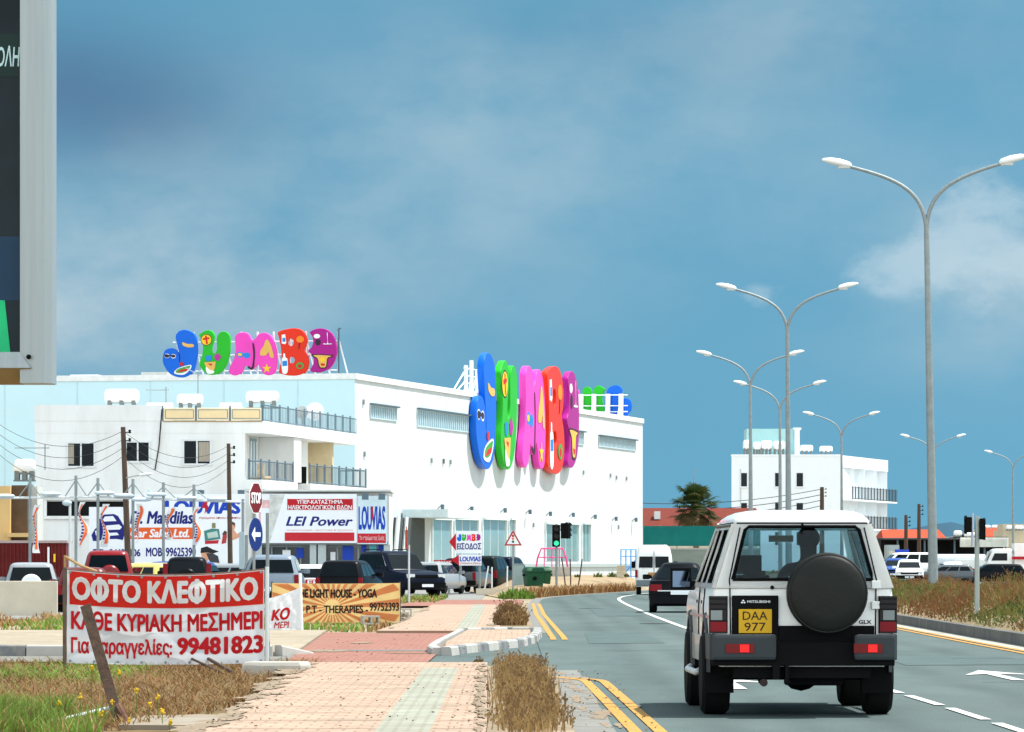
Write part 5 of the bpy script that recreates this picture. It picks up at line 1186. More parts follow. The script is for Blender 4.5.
for y in (0, 1.6):
    m.tube([(-wx * 1.25, y, 0), (-wx, y, zt_ * .7), (-wx * .75, y, zt_), (wx * .75, y, zt_), (wx, y, zt_ * .7), (wx * 1.25, y, 0)], .05, 6)
    for x in (-.4, 0, .4): m.tube([(x, y, 0), (x, y, zt_)], .025, 5)
    m.tube([(-wx, y, zt_ * .72), (wx, y, zt_ * .72)], .03, 5)
for x in (-.55, .55): m.tube([(x, 0, zt_), (x, 1.6, zt_)], .04, 5)
m.build('frame', mat('pink_tube', (.72, .10, .30), .5), TS)
LWL = thing('low_wall', 'low pale plinth wall behind the dumpsters along the car park', 'wall', (PX(540, 256), 256, 0)); m = MB(); m.box(-1.2, 1.6, 0, .2, 0, PZ(567, 256)); m.build('wall', concrete, LWL)
BC = thing('wire_cage', 'blue and white wire cage against the store corner', 'cage', (PX(628.5, 300), 300, .3)); m = MB(); zz = PZ(549.5, 300) - .3
for x in (-.45, -.15, .15, .45): m.tube([(x, 0, 0), (x, 0, zz)], .035, 5); m.tube([(x, .6, 0), (x, .6, zz)], .035, 5)
for z in (.3, .9, 1.5, zz): m.tube([(-.45, 0, z), (.45, 0, z)], .03, 5); m.tube([(-.45, 0, z), (-.45, .6, z)], .03, 5); m.tube([(.45, 0, z), (.45, .6, z)], .03, 5)
m.tube([(-.45, 0, .2), (.45, 0, 1.3)], .05, 5); m.build('frame', mat('cage_blue', (.12, .38, .75), .5), BC)
HS = thing('block_stack', 'small stack of pale stone blocks leaning by the blue wire cage', 'stone blocks', (PX(621.5, 262), 262, .6)); m = MB()
for k in range(4): m.box(-.28 + k * .02, .3 - k * .03, -.2, .2, k * .17, k * .17 + .16)
m.build('blocks', mat('sandstone', (.50, .42, .28), .9, var=.15, scale=2), HS, bevel=.015)
for px, pt, lab in ((566, 558, 'thin wooden sapling stake, leftmost of three on the bank'), (570.5, 559, 'thin wooden sapling stake between two others on the bank'), (577, 559, 'thin wooden sapling stake nearest the white van on the bank')):
    t = MB(); z = PZ(pt, 232); t.tube([(0, 0, 0), (.02 * (px - 570), 0, z * .5), (.04 * (px - 571), 0, z)], .035, 6); o = t.build('stake', wood_old, None); o.location = (PX(px, 232), 232, 0); tag(o, lab, 'stake', 'sapling stakes')
for px, pb, pt, ln, lab in ((484, 592, 566, .5, 'leaning white stake before the parked off-roaders'), (492, 592, 567, 0, 'upright white stake before the parked off-roaders'), (507, 590, 566, .05, 'thin pale stake just left of the warning sign')):
    Y = 226; t = MB(); t.tube([(0, 0, 0), (ln * .4, 0, PZ(pt, Y))], .035, 6); o = t.build('stake', sign_white, None); o.location = (PX(px, Y), Y, 0); tag(o, lab, 'stake')
LK_ = thing('low_kerb_wall', 'low cream kerb wall at the edge of the car park below the direction signs', 'low wall', (PX(476, 221), 221, 0)); m = MB(); m.box(0, PX(512, 221) - PX(476, 221), 0, .2, -.05, PZ(588.5, 221)); m.build('wall', cream_wall, LK_)
# concrete hollow blocks
def hollow(px, py, Y, rz_, lab):
    t = MB(); t.box(-.2, .2, -.1, -.06, 0, .19); t.box(-.2, .2, .06, .1, 0, .19)
    for x in (-.2, -.02, .16): t.box(x, x + .04, -.059, .059, .001, .189)
    T = Matrix.Rotation(R(90), 4, 'X'); t.v = [tuple(T @ Vector(v)) for v in t.v]
    z0 = min(v[2] for v in t.v); t.v = [(a, b_, c - z0) for a, b_, c in t.v]
    o = t.build('concrete_block', concrete, None, bevel=.006); o.location = (PX(px, Y), Y, PZ(py, Y)); o.rotation_euler = (0, 0, rz_); tag(o, lab, 'concrete block')
hollow(400, 620.5, 118, R(5), 'hollow concrete block lying at the right end of the yoga banner')
hollow(404, 616.8, 118.1, R(-4), 'hollow concrete block stacked on another beside the yoga banner')
hollow(369, 624.5, 112, R(20), 'broken concrete block lying under the yoga banner')

# ------------------------------------------------------------------ cloth banners
def cloth(W_, H_, sag, wr, seed, drape=0, top=None):
    def fn(p):
        x, y, z = p; u = x / W_ if W_ else 0; v = z / H_
        s_ = sag * 4 * u * (1 - u)
        zz = z - s_ * (.3 + .7 * v) + (top(u) * v if top else 0)
        yy = y + wr * (noise.noise(Vector((u * 3.2 + seed, v * 1.8 + u * 2.2, seed))) + .55 * noise.noise(Vector((u * 5 - v * 7 + seed, v * 2 + u * 6, seed + 3)))) * max(0.0, 4 * u * (1 - u)) ** .5 + drape * 4 * u * (1 - u) * (1 - v)
        return Vector((x, yy, zz))
    return fn
def sheet(name, x0, x1, z0, z1, fn, m, parent, y=0, n=48, k=22):
    mb = MB(); vs = []; fs = []
    for j in range(k + 1):
        for i in range(n + 1):
            vs.append(tuple(fn(Vector((lerp(x0, x1, i / n), y, lerp(z0, z1, j / k))))))
            if i and j: fs.append(((j - 1) * (n + 1) + i - 1, (j - 1) * (n + 1) + i, j * (n + 1) + i, j * (n + 1) + i - 1))
    return mb.add(vs, fs).build(name, m, parent, smooth=70)
bw = mat('banner_white', (.80, .81, .83), .75, var=.02, trans=.42); brd = mat('banner_red', (.70, .030, .018), .7, var=.05, trans=.42)
btx = mat('banner_red_text', (.62, .015, .022), .7, var=.05, trans=.3); btw = mat('banner_white_text', (.86, .85, .83), .7, var=.03, trans=.42)
BY = 64.6; bx0 = PX(67, BY); BW_ = PX(264, BY) - bx0; bz0 = PZ(663, BY); BH_ = PZ(569, BY) - bz0
BN = thing('banner', 'wide red and white vinyl banner with Greek lettering strung between two posts', 'banner', (bx0, BY, bz0), R(2))
fn = cloth(BW_, BH_, .075, .075, 2.7, -.03)
fb = lambda a, b_, t, bt: ((a - 67) / 197 * BW_, (b_ - 67) / 197 * BW_, (663 - bt) / 94 * BH_, (663 - t) / 94 * BH_)
sheet('cloth', 0, BW_, 0, BH_, fn, bw, BN)
x0, x1, z0, z1 = fb(69.5, 263, 570.5, 604); sheet('red_band', x0, x1, z0, z1, fn, brd, BN, -.008, 60, 12)
text('lettering', 'ΟΦΤΟ ΚΛΕΦΤΙΚΟ', fb(72, 258, 574, 600), btw, BN, -.016, .002, bold=.055, fn=fn, cut=.06)
text('lettering', 'ΚΑΘΕ ΚΥΡΙΑΚΗ ΜΕΣΗΜΕΡΙ', fb(71, 262.5, 609, 629), btx, BN, -.010, .002, bold=.04, fn=fn, cut=.06)
text('lettering', 'Για παραγγελίες:', fb(71, 172, 636, 657), btx, BN, -.010, .002, bold=.04, fn=fn, cut=.06)
text('lettering', '99481823', fb(177, 263, 634.5, 653), btx, BN, -.010, .002, bold=.05, fn=fn, cut=.06)
# the folded second layer hanging behind shows through as darker sashes
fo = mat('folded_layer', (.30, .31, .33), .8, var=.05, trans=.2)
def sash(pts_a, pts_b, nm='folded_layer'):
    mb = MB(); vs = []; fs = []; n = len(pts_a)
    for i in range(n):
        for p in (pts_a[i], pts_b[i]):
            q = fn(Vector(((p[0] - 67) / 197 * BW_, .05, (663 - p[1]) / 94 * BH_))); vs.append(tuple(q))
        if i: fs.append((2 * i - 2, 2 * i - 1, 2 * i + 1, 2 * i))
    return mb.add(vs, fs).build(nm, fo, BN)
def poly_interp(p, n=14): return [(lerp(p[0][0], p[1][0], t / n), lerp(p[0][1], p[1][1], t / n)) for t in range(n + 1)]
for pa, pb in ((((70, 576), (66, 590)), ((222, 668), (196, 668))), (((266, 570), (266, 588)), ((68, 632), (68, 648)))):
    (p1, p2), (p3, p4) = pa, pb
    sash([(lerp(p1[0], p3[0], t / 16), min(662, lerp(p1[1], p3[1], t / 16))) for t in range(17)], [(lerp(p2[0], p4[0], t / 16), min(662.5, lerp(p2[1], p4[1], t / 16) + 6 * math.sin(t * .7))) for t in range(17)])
for x, nm in ((-.03, 'post'), (BW_ + .035, 'post')):
    m = MB(); m.tube([(x, .02, -bz0 - .1), (x, .02, BH_ + .02 if x < 0 else BH_ + .03)], .026, 8); m.build(nm, mat('post_brown', (.13, .095, .07), .8, var=.3, scale=5) if x < 0 else steel_pale, BN)
m = MB(); m.tube([tuple(fn(Vector((BW_ * i / 20, 0, BH_)))) for i in range(21)], .009, 5); m.build('top_rope', mat('rope_brown', (.16, .10, .07), .9), BN)
m = MB(); m.tube([(-.02, .04, BH_ + .16), (.16, .06, BH_ + .05), (.38, .1, BH_ - .03)], .02, 6); m.tube([(-.03, .05, BH_ - .1), (-.03, .05, BH_ + .18)], .018, 6); m.build('top_batten', mat('raw_timber', (.42, .27, .12), .8), BN)
for k in range(9):                         # eyelets along the hems
    u = .04 + (BW_ - .08) * k / 8
    for vv in (.03, BH_ - .035):
        q = fn(Vector((u, -.012, vv))); e_ = MB(); e_.lathe([(.010, -.004), (.018, -.003), (.018, .003), (.010, .004)], 10, 'y', tuple(q)); e_.build('eyelet', steel, BN)
GP = thing('signpost', 'bare galvanised post standing at the right end of the red banner', 'post', (PX(267.5, 66.2), 66.2, 0)); m = MB(); m.tube([(0, 0, -.05), (0, 0, PZ(513, 66.2))], .024, 10); m.build('post', steel, GP); m = MB(); m.lathe([(.03, 0), (.034, .02), (.034, .06), (.03, .08)], 10, 'z', (0, 0, .95)); m.lathe([(.03, 0), (.034, .02), (.034, .06), (.03, .08)], 10, 'z', (0, 0, .25)); m.build('clamp', steel, GP)
# wood braces in the grass behind the banner
for (a, b_, c, d, r, lab) in ((207, 661, 233, 676, .022, 'grey weathered wooden brace lying under the banner'), (190, 659, 222, 678, .016, 'thin dark wooden brace lying under the banner')):
    k = MB(); Ya = 64.9; Yb = 60.8; k.tube([(PX(a, Ya), Ya, .12), (PX(c, Yb), Yb, .02)], r, 6); o = k.build('timber_brace', wood_old, None); tag(o, lab, 'timber')
# concrete footing slab by the signpost
FS = MB(); FS.loft([[(x * a, y * a, z) for x, y in ((-.42, -.25), (-.2, -.3), (.3, -.27), (.42, -.1), (.4, .25), (-.3, .28))] for a, z in ((1, -.03), (1.0, .09), (.93, .13))]); o = FS.build('concrete_footing', concrete, None, bevel=.01); o.location = (PX(277, 61), 61, .0); o.scale = (1, 1, 1.15); tag(o, 'broken concrete footing at the base of the galvanised post', 'concrete lump')
# second, crumpled banner
Y2 = 101.0; c0 = PX(267, Y2); CW = PX(301, Y2) - c0; cz = PZ(630, Y2); CH = PZ(587, Y2) - cz
B2 = thing('banner', 'crumpled white banner with red lettering hanging slack from a thin pale post', 'banner', (c0, Y2, cz))
fn2 = cloth(CW, CH, .02, .10, 8.2, 0, lambda u: -.50 * (1 - u) * CH * .55)
sheet('cloth', 0, CW, 0, CH, fn2, bw, B2, 0, 30, 22)
text('lettering', 'ΚΟ', (CW * .12, CW * .68, CH * .28, CH * .62), btx, B2, -.01, .002, bold=.05, fn=fn2, cut=.04, shear=.2)
text('lettering', 'ΜΕΡΙ', (CW * .2, CW * .66, CH * .06, CH * .24), btx, B2, -.01, .002, bold=.02, fn=fn2, cut=.04, shear=.2)
m = MB(); m.tube([(CW + .02, .02, -cz - .05), (CW - .02, .02, PZ(573, Y2) - cz)], .03, 8); m.build('post', white_metal, B2)
# yoga banner
Y3 = 112.0; d0 = PX(272, Y3); DW = PX(400, Y3) - d0; dz = PZ(622.5, Y3); DH = PZ(583, Y3) - dz
B3 = thing('banner', 'yellow banner with orange sun rays and black yoga lettering beside the pavement', 'banner', (d0, Y3, dz), R(3))
fn3 = cloth(DW, DH, .015, .03, 4.4)
sheet('cloth', 0, DW, 0, DH, fn3, mat('ray_yellow', (.82, .58, .24), .7, var=.12, scale=1.5, trans=.3), B3, 0, 50, 16)
m = MB(); ray = mat('ray_orange', (.66, .25, .09), .7, var=.1, trans=.3)
cxr, czr = DW * .47, DH * .40; 
for k in range(26):
    a0 = 2 * math.pi * k / 26; a1 = a0 + math.pi / 26
    def clip(a):
        dx, dzz = math.cos(a), math.sin(a); t = 9
        for lim, c, d in ((DW - .01, cxr, dx), (.01, cxr, dx), (DH - .01, czr, dzz), (.01, czr, dzz)):
            if abs(d) > 1e-6:
                q = (lim - c) / d
                if q > 0: t = min(t, q)
        return t
    tt = min(clip(a0), clip(a1)); n = 10; vs = []; fs = []
    for i in range(n + 1):
        s0 = lerp(.18, clip(a0), i / n); s1 = lerp(.18, clip(a1), i / n)
        vs += [tuple(fn3(Vector((cxr + math.cos(a0) * s0, -.007, czr + math.sin(a0) * s0)))), tuple(fn3(Vector((cxr + math.cos(a1) * s1, -.007, czr + math.sin(a1) * s1))))]
        if i: fs.append((2 * i - 2, 2 * i - 1, 2 * i + 1, 2 * i))
    m.add(vs, fs)
m.build('sun_rays', ray, B3)
f3 = lambda a, b_, t, bt: ((a - 272) / 128 * DW, (b_ - 272) / 128 * DW, (622.5 - bt) / 39.5 * DH, (622.5 - t) / 39.5 * DH)
text('lettering', 'THE LIGHT HOUSE - YOGA', f3(295.5, 377, 588.5, 597.5), ink_black, B3, -.014, .002, bold=.055, fn=fn3, cut=.1)
text('lettering', '- P.T - THERAPIES -', f3(301, 368, 605, 613), ink_black, B3, -.014, .002, bold=.035, fn=fn3, cut=.1)
text('lettering', '99752393', f3(369.5, 399, 602.5, 611), ink_black, B3, -.014, .002, bold=.035, fn=fn3, cut=.1)
for x in (.0, DW): m = MB(); m.tube([(x, .03, -dz - .05), (x, .03, DH + .03)], .022, 6); m.build('post', wood_old, B3)
# rusty posts and a beam in the foreground
def angle_post(p, q, w_, lab, nm='rusty_post'):
    k = MB(); p, q = Vector(p), Vector(q); d = (q - p).normalized(); sx_ = Vector((0, -1, 0)).cross(d).normalized(); 
    rings = []
    for t in (0, .5, 1):
        c = p.lerp(q, t); a = sx_ * w_ / 2; n_ = Vector((0, .05, 0))
        rings.append([c - a, c + a, c + a + Vector((0, .008, 0)), c - a + Vector((0, .008, 0)) + sx_ * .008, c - a + n_ + sx_ * .008, c - a + n_])
    k.loft([[tuple(v) for v in r_] for r_ in rings]); o = k.build(nm, rust, None); return tag(o, lab, 'rusty post')
Yp = 42.5; angle_post((PX(124, Yp), Yp, -.15), (PX(85, 43.6), 43.6, PZ(605, 43.6)), .092, 'leaning rusty steel post with bolt holes in front of the red banner')
k = MB(); k.tube([(PX(138, 41.9), 41.9, -.15), (PX(110, 43.2), 43.2, PZ(690, 43.2))], .03, 7); o = k.build('rusty_post', mat('dark_rust', (.11, .055, .035), .9, var=.3, scale=9), None); tag(o, 'short dark rusty stake crossing behind the leaning post', 'rusty post')
k = MB(); k.tube([(PX(50, 41.4), 41.4, .03), (PX(118, 43.4), 43.4, .11)], .016, 6); o = k.build('beam', steel_pale, None); tag(o, 'pale metal pipe lying in the green grass beside the rusty post', 'pipe')
SLB = MB(); SLB.loft([[(x, y, z) for x, y in ((-.42, -2.0), (.6, -2.2), (.85, .4), (.1, .9), (-.45, .5))] for z in (-.03, .012)]); o = SLB.build('concrete_slab', mat('pale_slab', (.25, .205, .15), .9, var=.12, scale=2, bump=.3, dirt=(.30, .28, .25)), None); o.location = (PX(185, 43.3), 43.3, 0); tag(o, 'flat broken concrete slab in the dry grass near the rusty post', 'concrete slab')
# overhead steel sign box at the left edge
TY = 60.0; tx = lambda px: PX(px, TY); tz = lambda py: PZ(py, TY)
PY_ = thing('pylon_sign', 'tall grey metal sign box with dark glossy panel overhanging at the left edge', 'pylon sign', (tx(-14), TY, 0)); t0 = tx(-14)
zb = tz(383); zt = zb + 6.2; xr = tx(52) - t0; xl = tx(-150) - t0
frm = mat('brushed_aluminium', (.30, .345, .355), .42, .25, var=.06, scale=1.2, stretch=(6, 1, .2), dirt=(.40, .42, .40), dscale=1.2, damt=.4)
m = MB(); pr = [(tx(20) - t0, .0), (tx(36) - t0, -.03), (tx(44.5) - t0, -.02), (tx(51) - t0, .10), (xr, .16), (xr, .6), (tx(20) - t0, .6)]
m.prism(pr, zb, zt); m.build('frame', frm, PY_)
m = MB(); m.add([(xl, .0, tz(352)), (tx(20) - t0 - .002, .0, tz(352)), (tx(31) - t0, -.05, tz(368)), (xl, -.05, tz(368)), (xl, .6, tz(352)), (tx(20) - t0 - .002, .6, tz(352)), (tx(31) - t0, .6, tz(368)), (xl, .6, tz(368))], [(3, 2, 1, 0), (4, 5, 6, 7), (0, 1, 5, 4), (2, 3, 7, 6), (1, 2, 6, 5), (3, 0, 4, 7)]); m.build('bottom_rail', frm, PY_)
m = MB(); m.add([(xl, -.048, tz(368.3)), (tx(31.5) - t0, -.048, tz(368.3)), (tx(51) - t0, .55, zb - .003), (xl, .55, zb - .003), (xl, .59, zb + .05), (tx(51) - t0, .59, zb + .05)], [(3, 2, 1, 0), (2, 3, 4, 5), (0, 1, 5, 4), (1, 2, 5), (3, 0, 4)]); m.build('underside', mat('tan_underside', (.34, .25, .12), .7, var=.1), PY_)
m = MB(); m.box(xl, tx(20) - t0 - .003, .10, .5, tz(351.8), zt - .05); pn = m.build('panel', mat('black_gloss_panel', (.004, .012, .016), .08, var=.3, spec=.12), PY_)
m = MB(); m.slab([(xl, tz(352)), (tx(9.5) - t0, tz(352)), (tx(4) - t0, tz(300)), (xl, tz(298))], .085, .099); m.build('green_print', mat('print_green', (.01, .42, .16), .35), pn)
m = MB(); m.box(xl, tx(19.4) - t0, .09, .0995, tz(300), tz(236)); m.build('blue_print', mat('print_navy', (.006, .03, .065), .3), pn)
m = MB(); m.box(xl, tx(19.4) - t0, .088, .0992, tz(76), tz(33)); m.build('green_band', mat('band_green', (.002, .018, .014), .3), pn)
text('lettering', 'ΠΟΛΗ', (tx(-12) - t0, tx(23) - t0 - .045, tz(66), tz(45)), mat('letter_pale', (.42, .60, .62), .5), pn, .085, bold=.015, shear=.15)
m = MB(); m.tube([(tx(-30) - t0, .3, -.1), (tx(-30) - t0, .3, zb + .1)], .14, 14); m.build('column', steel, PY_)
m = MB(); m.ico((tx(29) - t0, -.05, tz(357)), .03, 2); m.build('bolt', black_pl, PY_)
# ------------------------------------------------------------------ vehicles
def rrect(hw, y0, y1, rc, z, k=3, crown=.0):
    rc = min(rc, hw * .9, (y1 - y0) * .45); o = []
    for cx, cy, a0 in ((-hw + rc, y0 + rc, 180), (hw - rc, y0 + rc, 270), (hw - rc, y1 - rc, 0), (-hw + rc, y1 - rc, 90)):
        for j in range(k + 1):
            a = R(a0 + 90 * j / k); o.append((cx + rc * math.cos(a), cy + rc * math.sin(a), z))
    return o
def bool_cut(o, cutters):
    bpy.context.view_layer.update()
    for c in cutters:
        md = o.modifiers.new('cut', 'BOOLEAN'); md.operation = 'DIFFERENCE'; md.object = c; md.solver = 'EXACT'
    dg = bpy.context.evaluated_depsgraph_get(); me = bpy.data.meshes.new_from_object(o.evaluated_get(dg)); me.name = o.data.name
    o.modifiers.clear(); o.data = me
    for c in cutters: bpy.data.objects.remove(c)
WH = {}
def wheel(parent, x, y, r, w_, rimm=None, side=1):
    k = MB(); k.lathe([(r * .62, -w_ / 2), (r * .9, -w_ / 2), (r, -w_ * .36), (r, w_ * .36), (r * .9, w_ / 2), (r * .62, w_ / 2)], 24, 'x', (0, 0, 0))
    wo = k.build('wheel', rubber, parent, smooth=40); wo.location = (x, y, r)
    k = MB(); s_ = side
    k.lathe([(r * .62, s_ * w_ * .3), (r * .6, s_ * w_ * .46), (r * .5, s_ * w_ * .38), (r * .18, s_ * w_ * .34), (r * .15, s_ * w_ * .46)], 16, 'x', (0, 0, 0)); k.build('rim', rimm or steel_pale, wo, smooth=40)
    return wo
def car(name, label, cat, X, Y, rz, paint, L=4.2, W=1.70, H=1.55, belt=.93, bot=.24, hood=1.05, boot=0., sf=.75, sr=.22, wr=.31, spare=None, rails=False, group='cars parked before the store', lamps='tall', pillar=None, z=0., glass=None, roofc=None, rear_text=None, tumble=.19, lamp_top=None, plate='white', lower=None):
    t = thing(name, label, cat, (X, Y, z), R(rz), group)
    yr, yf, hw = -L / 2, L / 2, W / 2; hb = yf - hood; rb = yr + boot
    lv = [(bot, hw - .07, yr + .10, yf - .12), (bot + .10, hw - .02, yr + .02, yf - .02), (bot + .22, hw, yr, yf), (belt - .32, hw, yr, yf - .01), (belt - .2, hw - .008, yr + .01, yf - .05),
          (belt - .13, hw - .02, yr + .025, yf - .16), (belt - .02, hw - .035, yr + .05 if boot == 0 else yr + .07, hb + .05), (belt, hw - .04, (yr + .06 if boot == 0 else rb), hb)]
    top = [(belt, hw - .045, rb + .06, hb), (H - .12, hw - tumble, rb + sr + .04, hb - sf), (H - .065, hw - tumble - .032, rb + sr + .075, hb - sf - .09), (H - .026, hw - tumble - .09, rb + sr + .15, hb - sf - .22), (H - .006, hw - tumble - .19, rb + sr + .28, hb - sf - .42), (H, hw - tumble - .33, rb + sr + .45, hb - sf - .65)]
    m = MB(); m.loft([rrect(h_, a, c, .20, zz) for zz, h_, a, c in lv]); body = m.build('body', paint, t)
    cut = []
    yw = (yr + (.72 if L > 3.9 else .6) * 1.0, yf - .78)
    for y in yw:
        for sx_ in (-1, 1):
            k = MB(); k.lathe([(wr + .07, -.17), (wr + .07, .3)], 22, 'x', (0, 0, 0)); c = k.build('cutter', paint, None); c.location = (sx_ * hw - (0 if sx_ > 0 else .13), y, wr); cut.append(c)
    bool_cut(body, cut)
    body.data.polygons.foreach_set('use_smooth', [True] * len(body.data.polygons)); body.data.set_sharp_from_angle(angle=R(32))
    k = MB(); k.box(-hw + .12, hw - .12, yr + .15, yf - .15, bot - .02, bot + .06)
    for y in yw: k.box(-hw + .2, hw - .2, y - wr, y + wr, bot, bot + .35)
    k.build('underbody', black_pl, t)
    m = MB(); m.loft([rrect(h_, a, c, .20, zz) for zz, h_, a, c in top]); m.build('roof', roofc or paint, t, smooth=45)
    gm = glass or glass_dark
    def at(z_):
        f = (z_ - belt) / (H - .12 - belt); return [lerp(top[0][i], top[1][i], f) for i in (1, 2, 3)]
    za, zb_ = belt + .035, H - .15
    (ha, ra, fa), (hbb, rbb, fbb) = at(za), at(zb_)
    k = MB(); k.slab([(-ha + .13, za), (ha - .13, za), (hbb - .10, zb_), (-hbb + .10, zb_)], 0, .01)
    def off(vs, fn): return [tuple(fn(Vector(v))) for v in vs]
    k.v = off(k.v, lambda v: Vector((v.x, lerp(ra, rbb, (v.z - za) / (zb_ - za)) - .012 + v.y, v.z))); k.build('rear_window', gm, t)
    k = MB(); k.slab([(-ha + .11, za), (ha - .11, za), (hbb - .08, zb_), (-hbb + .08, zb_)], 0, .01)
    k.v = off(k.v, lambda v: Vector((v.x, lerp(fa, fbb, (v.z - za) / (zb_ - za)) + .002 + v.y, v.z))); k.build('windscreen', gm, t)
    cuts = pillar or (.0, .33, .66, 1.0)
    for sx_ in (-1, 1):
        for c0, c1 in zip(cuts, cuts[1:]):
            def yy(c, z_): h__, r__, f__ = at(z_); return lerp(r__ + .18, f__ - .16, c)
            g0, g1 = c0 + .018, c1 - .018
            k = MB(); P_ = [(yy(g0, za), za), (yy(g1, za), za), (yy(g1, zb_), zb_), (yy(g0, zb_), zb_)]
            k.side(P_, 0, .01); k.v = off(k.v, lambda v: Vector((sx_ * (lerp(ha, hbb, (v.z - za) / (zb_ - za)) + .002 + v.x), v.y, v.z))); k.build('side_window', gm, t)
        k = MB(); k.loft([[(sx_ * (hw + q), hb - .22 + a * w_, belt + .08 + b_ * h__) for a, b_ in ((-1, -1), (1, -1), (1, 1), (-1, 1))] for q, w_, h__ in ((-.08, .04, .03), (.02, .06, .07), (.16, .06, .07), (.19, .04, .05))]); k.build('mirror', paint, t, smooth=40)
        # lamps
        k = MB()
        if lamps == 'tall': k.loft([rrect(.075, -.03, .05, .02, zz) for zz in (belt - .38, lamp_top or belt - .02)]); k.v = [(x + sx_ * (hw - .10), y + yr + .02, zz) for x, y, zz in k.v]
        else: k.loft([rrect(.16, -.04, .06, .03, zz) for zz in (belt - .30, belt - .12)]); k.v = [(x + sx_ * (hw - .20), y + yr + .02, zz) for x, y, zz in k.v]
        k.build('tail_light', red_lens, t)
        k = MB(); k.loft([rrect(.17, -.10, .03, .03, zz) for zz in (belt - .33, belt - .17)]); k.v = [(x + sx_ * (hw - .23), y + yf - .05, zz) for x, y, zz in k.v]; k.build('headlight', clear_lens, t)
        for y in yw: wheel(t, sx_ * (hw - .115), y, wr, .20, side=sx_)
    lc = lower or black_pl
    for yy0, s_ in ((yr, -1), (yf, 1)):
        k = MB(); k.loft([rrect(hw - .03, min(yy0, yy0 - s_ * .28) - (.05 if s_ < 0 else 0), max(yy0, yy0 - s_ * .28) + (.05 if s_ > 0 else 0), .12, zz) for zz in (bot + .05, bot + .27)]); k.build('bumper', lc, t, smooth=40)
    k = MB(); k.box(-.26, .26, yr - .07, yr - .052, bot + .30, bot + .41); k.build('number_plate', sign_white if plate == 'white' else mat('plate_yellow', (.70, .47, .02), .5), t)
    k = MB(); k.box(-.26, .26, yf + .052, yf + .07, bot + .10, bot + .21); k.build('number_plate', sign_white, t)
    k = MB(); k.box(-.5, .5, yf - .03, yf + .012, belt - .33, belt - .22); k.build('grille', black_pl, t)
    if spare:
        k = MB(); k.lathe([(.10, -.21), (.27, -.20), (.31, -.16), (.32, -.05), (.31, 0)], 24, 'y', (spare[0], yr - .0, spare[1])); k.build('spare_wheel_cover', spare[2], t, smooth=35)
    if rails:
        for sx_ in (-1, 1): k = MB(); k.tube([(sx_ * (hw - .28), rb + sr + .3, H - .03), (sx_ * (hw - .28), rb + sr + .4, H + .05), (sx_ * (hw - .28), hb - sf - .5, H + .05), (sx_ * (hw - .28), hb - sf - .4, H - .03)], .02, 6); k.build('roof_rail', black_pl, t)
    return t
def paint(n, c, r=.3, v=.05): return mat(n, c, r, var=v, coat=.02 if max(c) < .03 else .3, spec=.06 if max(c) < .03 else .25, scale=1)
p_silver = paint('silver_paint', (.27, .29, .30), .3); p_red = paint('red_paint', (.21, .003, .006)); p_black = paint('black_paint', (.005, .006, .008)); p_navy = paint('navy_paint', (.006, .010, .022)); p_blue = paint('blue_paint', (.01, .055, .24)); p_dgreen = paint('dark_green_paint', (.010, .016, .014)); p_yellow = paint('yellow_paint', (.75, .60, .16)); p_grey = paint('grey_paint', (.07, .085, .095)); p_lblue = paint('pale_blue_paint', (.17, .215, .26)); p_white = white_car
dk_red = paint('dark_red_paint', (.12, .006, .007))
car('parked_car', 'silver off-roader with a white spare wheel cover behind the low cream wall', 'car', PX(27, 150), 151.5, 5, p_silver, 4.0, 1.66, 1.47, .88, spare=(0, .80, lamp_white), z=-.08)
car('parked_car', 'dark red hatchback half hidden behind the left end of the red banner', 'car', PX(79, 143), 144.5, 5, dk_red, 4.0, 1.62, 1.30, .80, z=-.05)
car('parked_car', 'bright red off-roader with a red spare wheel cover below the dealer billboard', 'car', PX(104, 152), 153.6, 4.5, p_red, 4.1, 1.60, 1.76, 1.08, spare=(.05, 1.0, p_red))
car('parked_car', 'black off-roader with tall red lamps at its rear corners before the dealer billboard', 'car', PX(184, 150), 151.8, 3, p_black, 4.1, 1.50, 1.56, .98, spare=(.0, .9, p_black), lamps='tall', roofc=p_black, lamp_top=1.36)
car('parked_car', 'pale yellow car showing between the red and the black off-roaders', 'car', PX(140, 168), 169, 38, p_yellow, 4.2, 1.66, 1.38, .84)
car('parked_car', 'blue car behind the pale yellow car below the dealer billboard', 'car', PX(158, 176), 177, 80, p_blue, 4.3, 1.68, 1.44, .86)
car('parked_car', 'pale silver car roof between the black off-roader and the mattress billboard', 'car', PX(214, 180), 181, 60, p_silver, 4.3, 1.68, 1.36, .84)
car('pickup_truck', 'silver blue pickup with a dark-windowed canopy behind the STOP post', 'pickup truck', PX(271, 150), 152.2, .5, p_lblue, 4.9, 1.72, 1.62, 1.04, hood=1.35, spare=None, lamps='tall')
car('parked_car', 'small white car with a red sale notice in front of the shop entrance', 'car', PX(310, 178), 180, 1, p_white, 3.7, 1.58, 1.33, .82, hood=.9)
car('parked_car', 'black hatchback with dark red tail lamps behind the yoga banner', 'car', PX(348, 168), 170, -9, p_black, 3.9, 1.66, 1.47, .90, hood=1.0, lamps='tall')
car('parked_car', 'large black off-roader facing the road at the right end of the yoga banner', 'car', PX(398, 196), 197.4, 213, p_navy, 4.2, 1.86, 1.86, 1.12, hood=1.35, wr=.37, rails=True, bot=.34, sf=.6)
car('parked_car', 'silver estate with red corner lamps behind the black off-roader', 'car', PX(436, 224), 226, -14, p_silver, 4.5, 1.72, 1.44, .88, hood=1.1, lamps='tall')
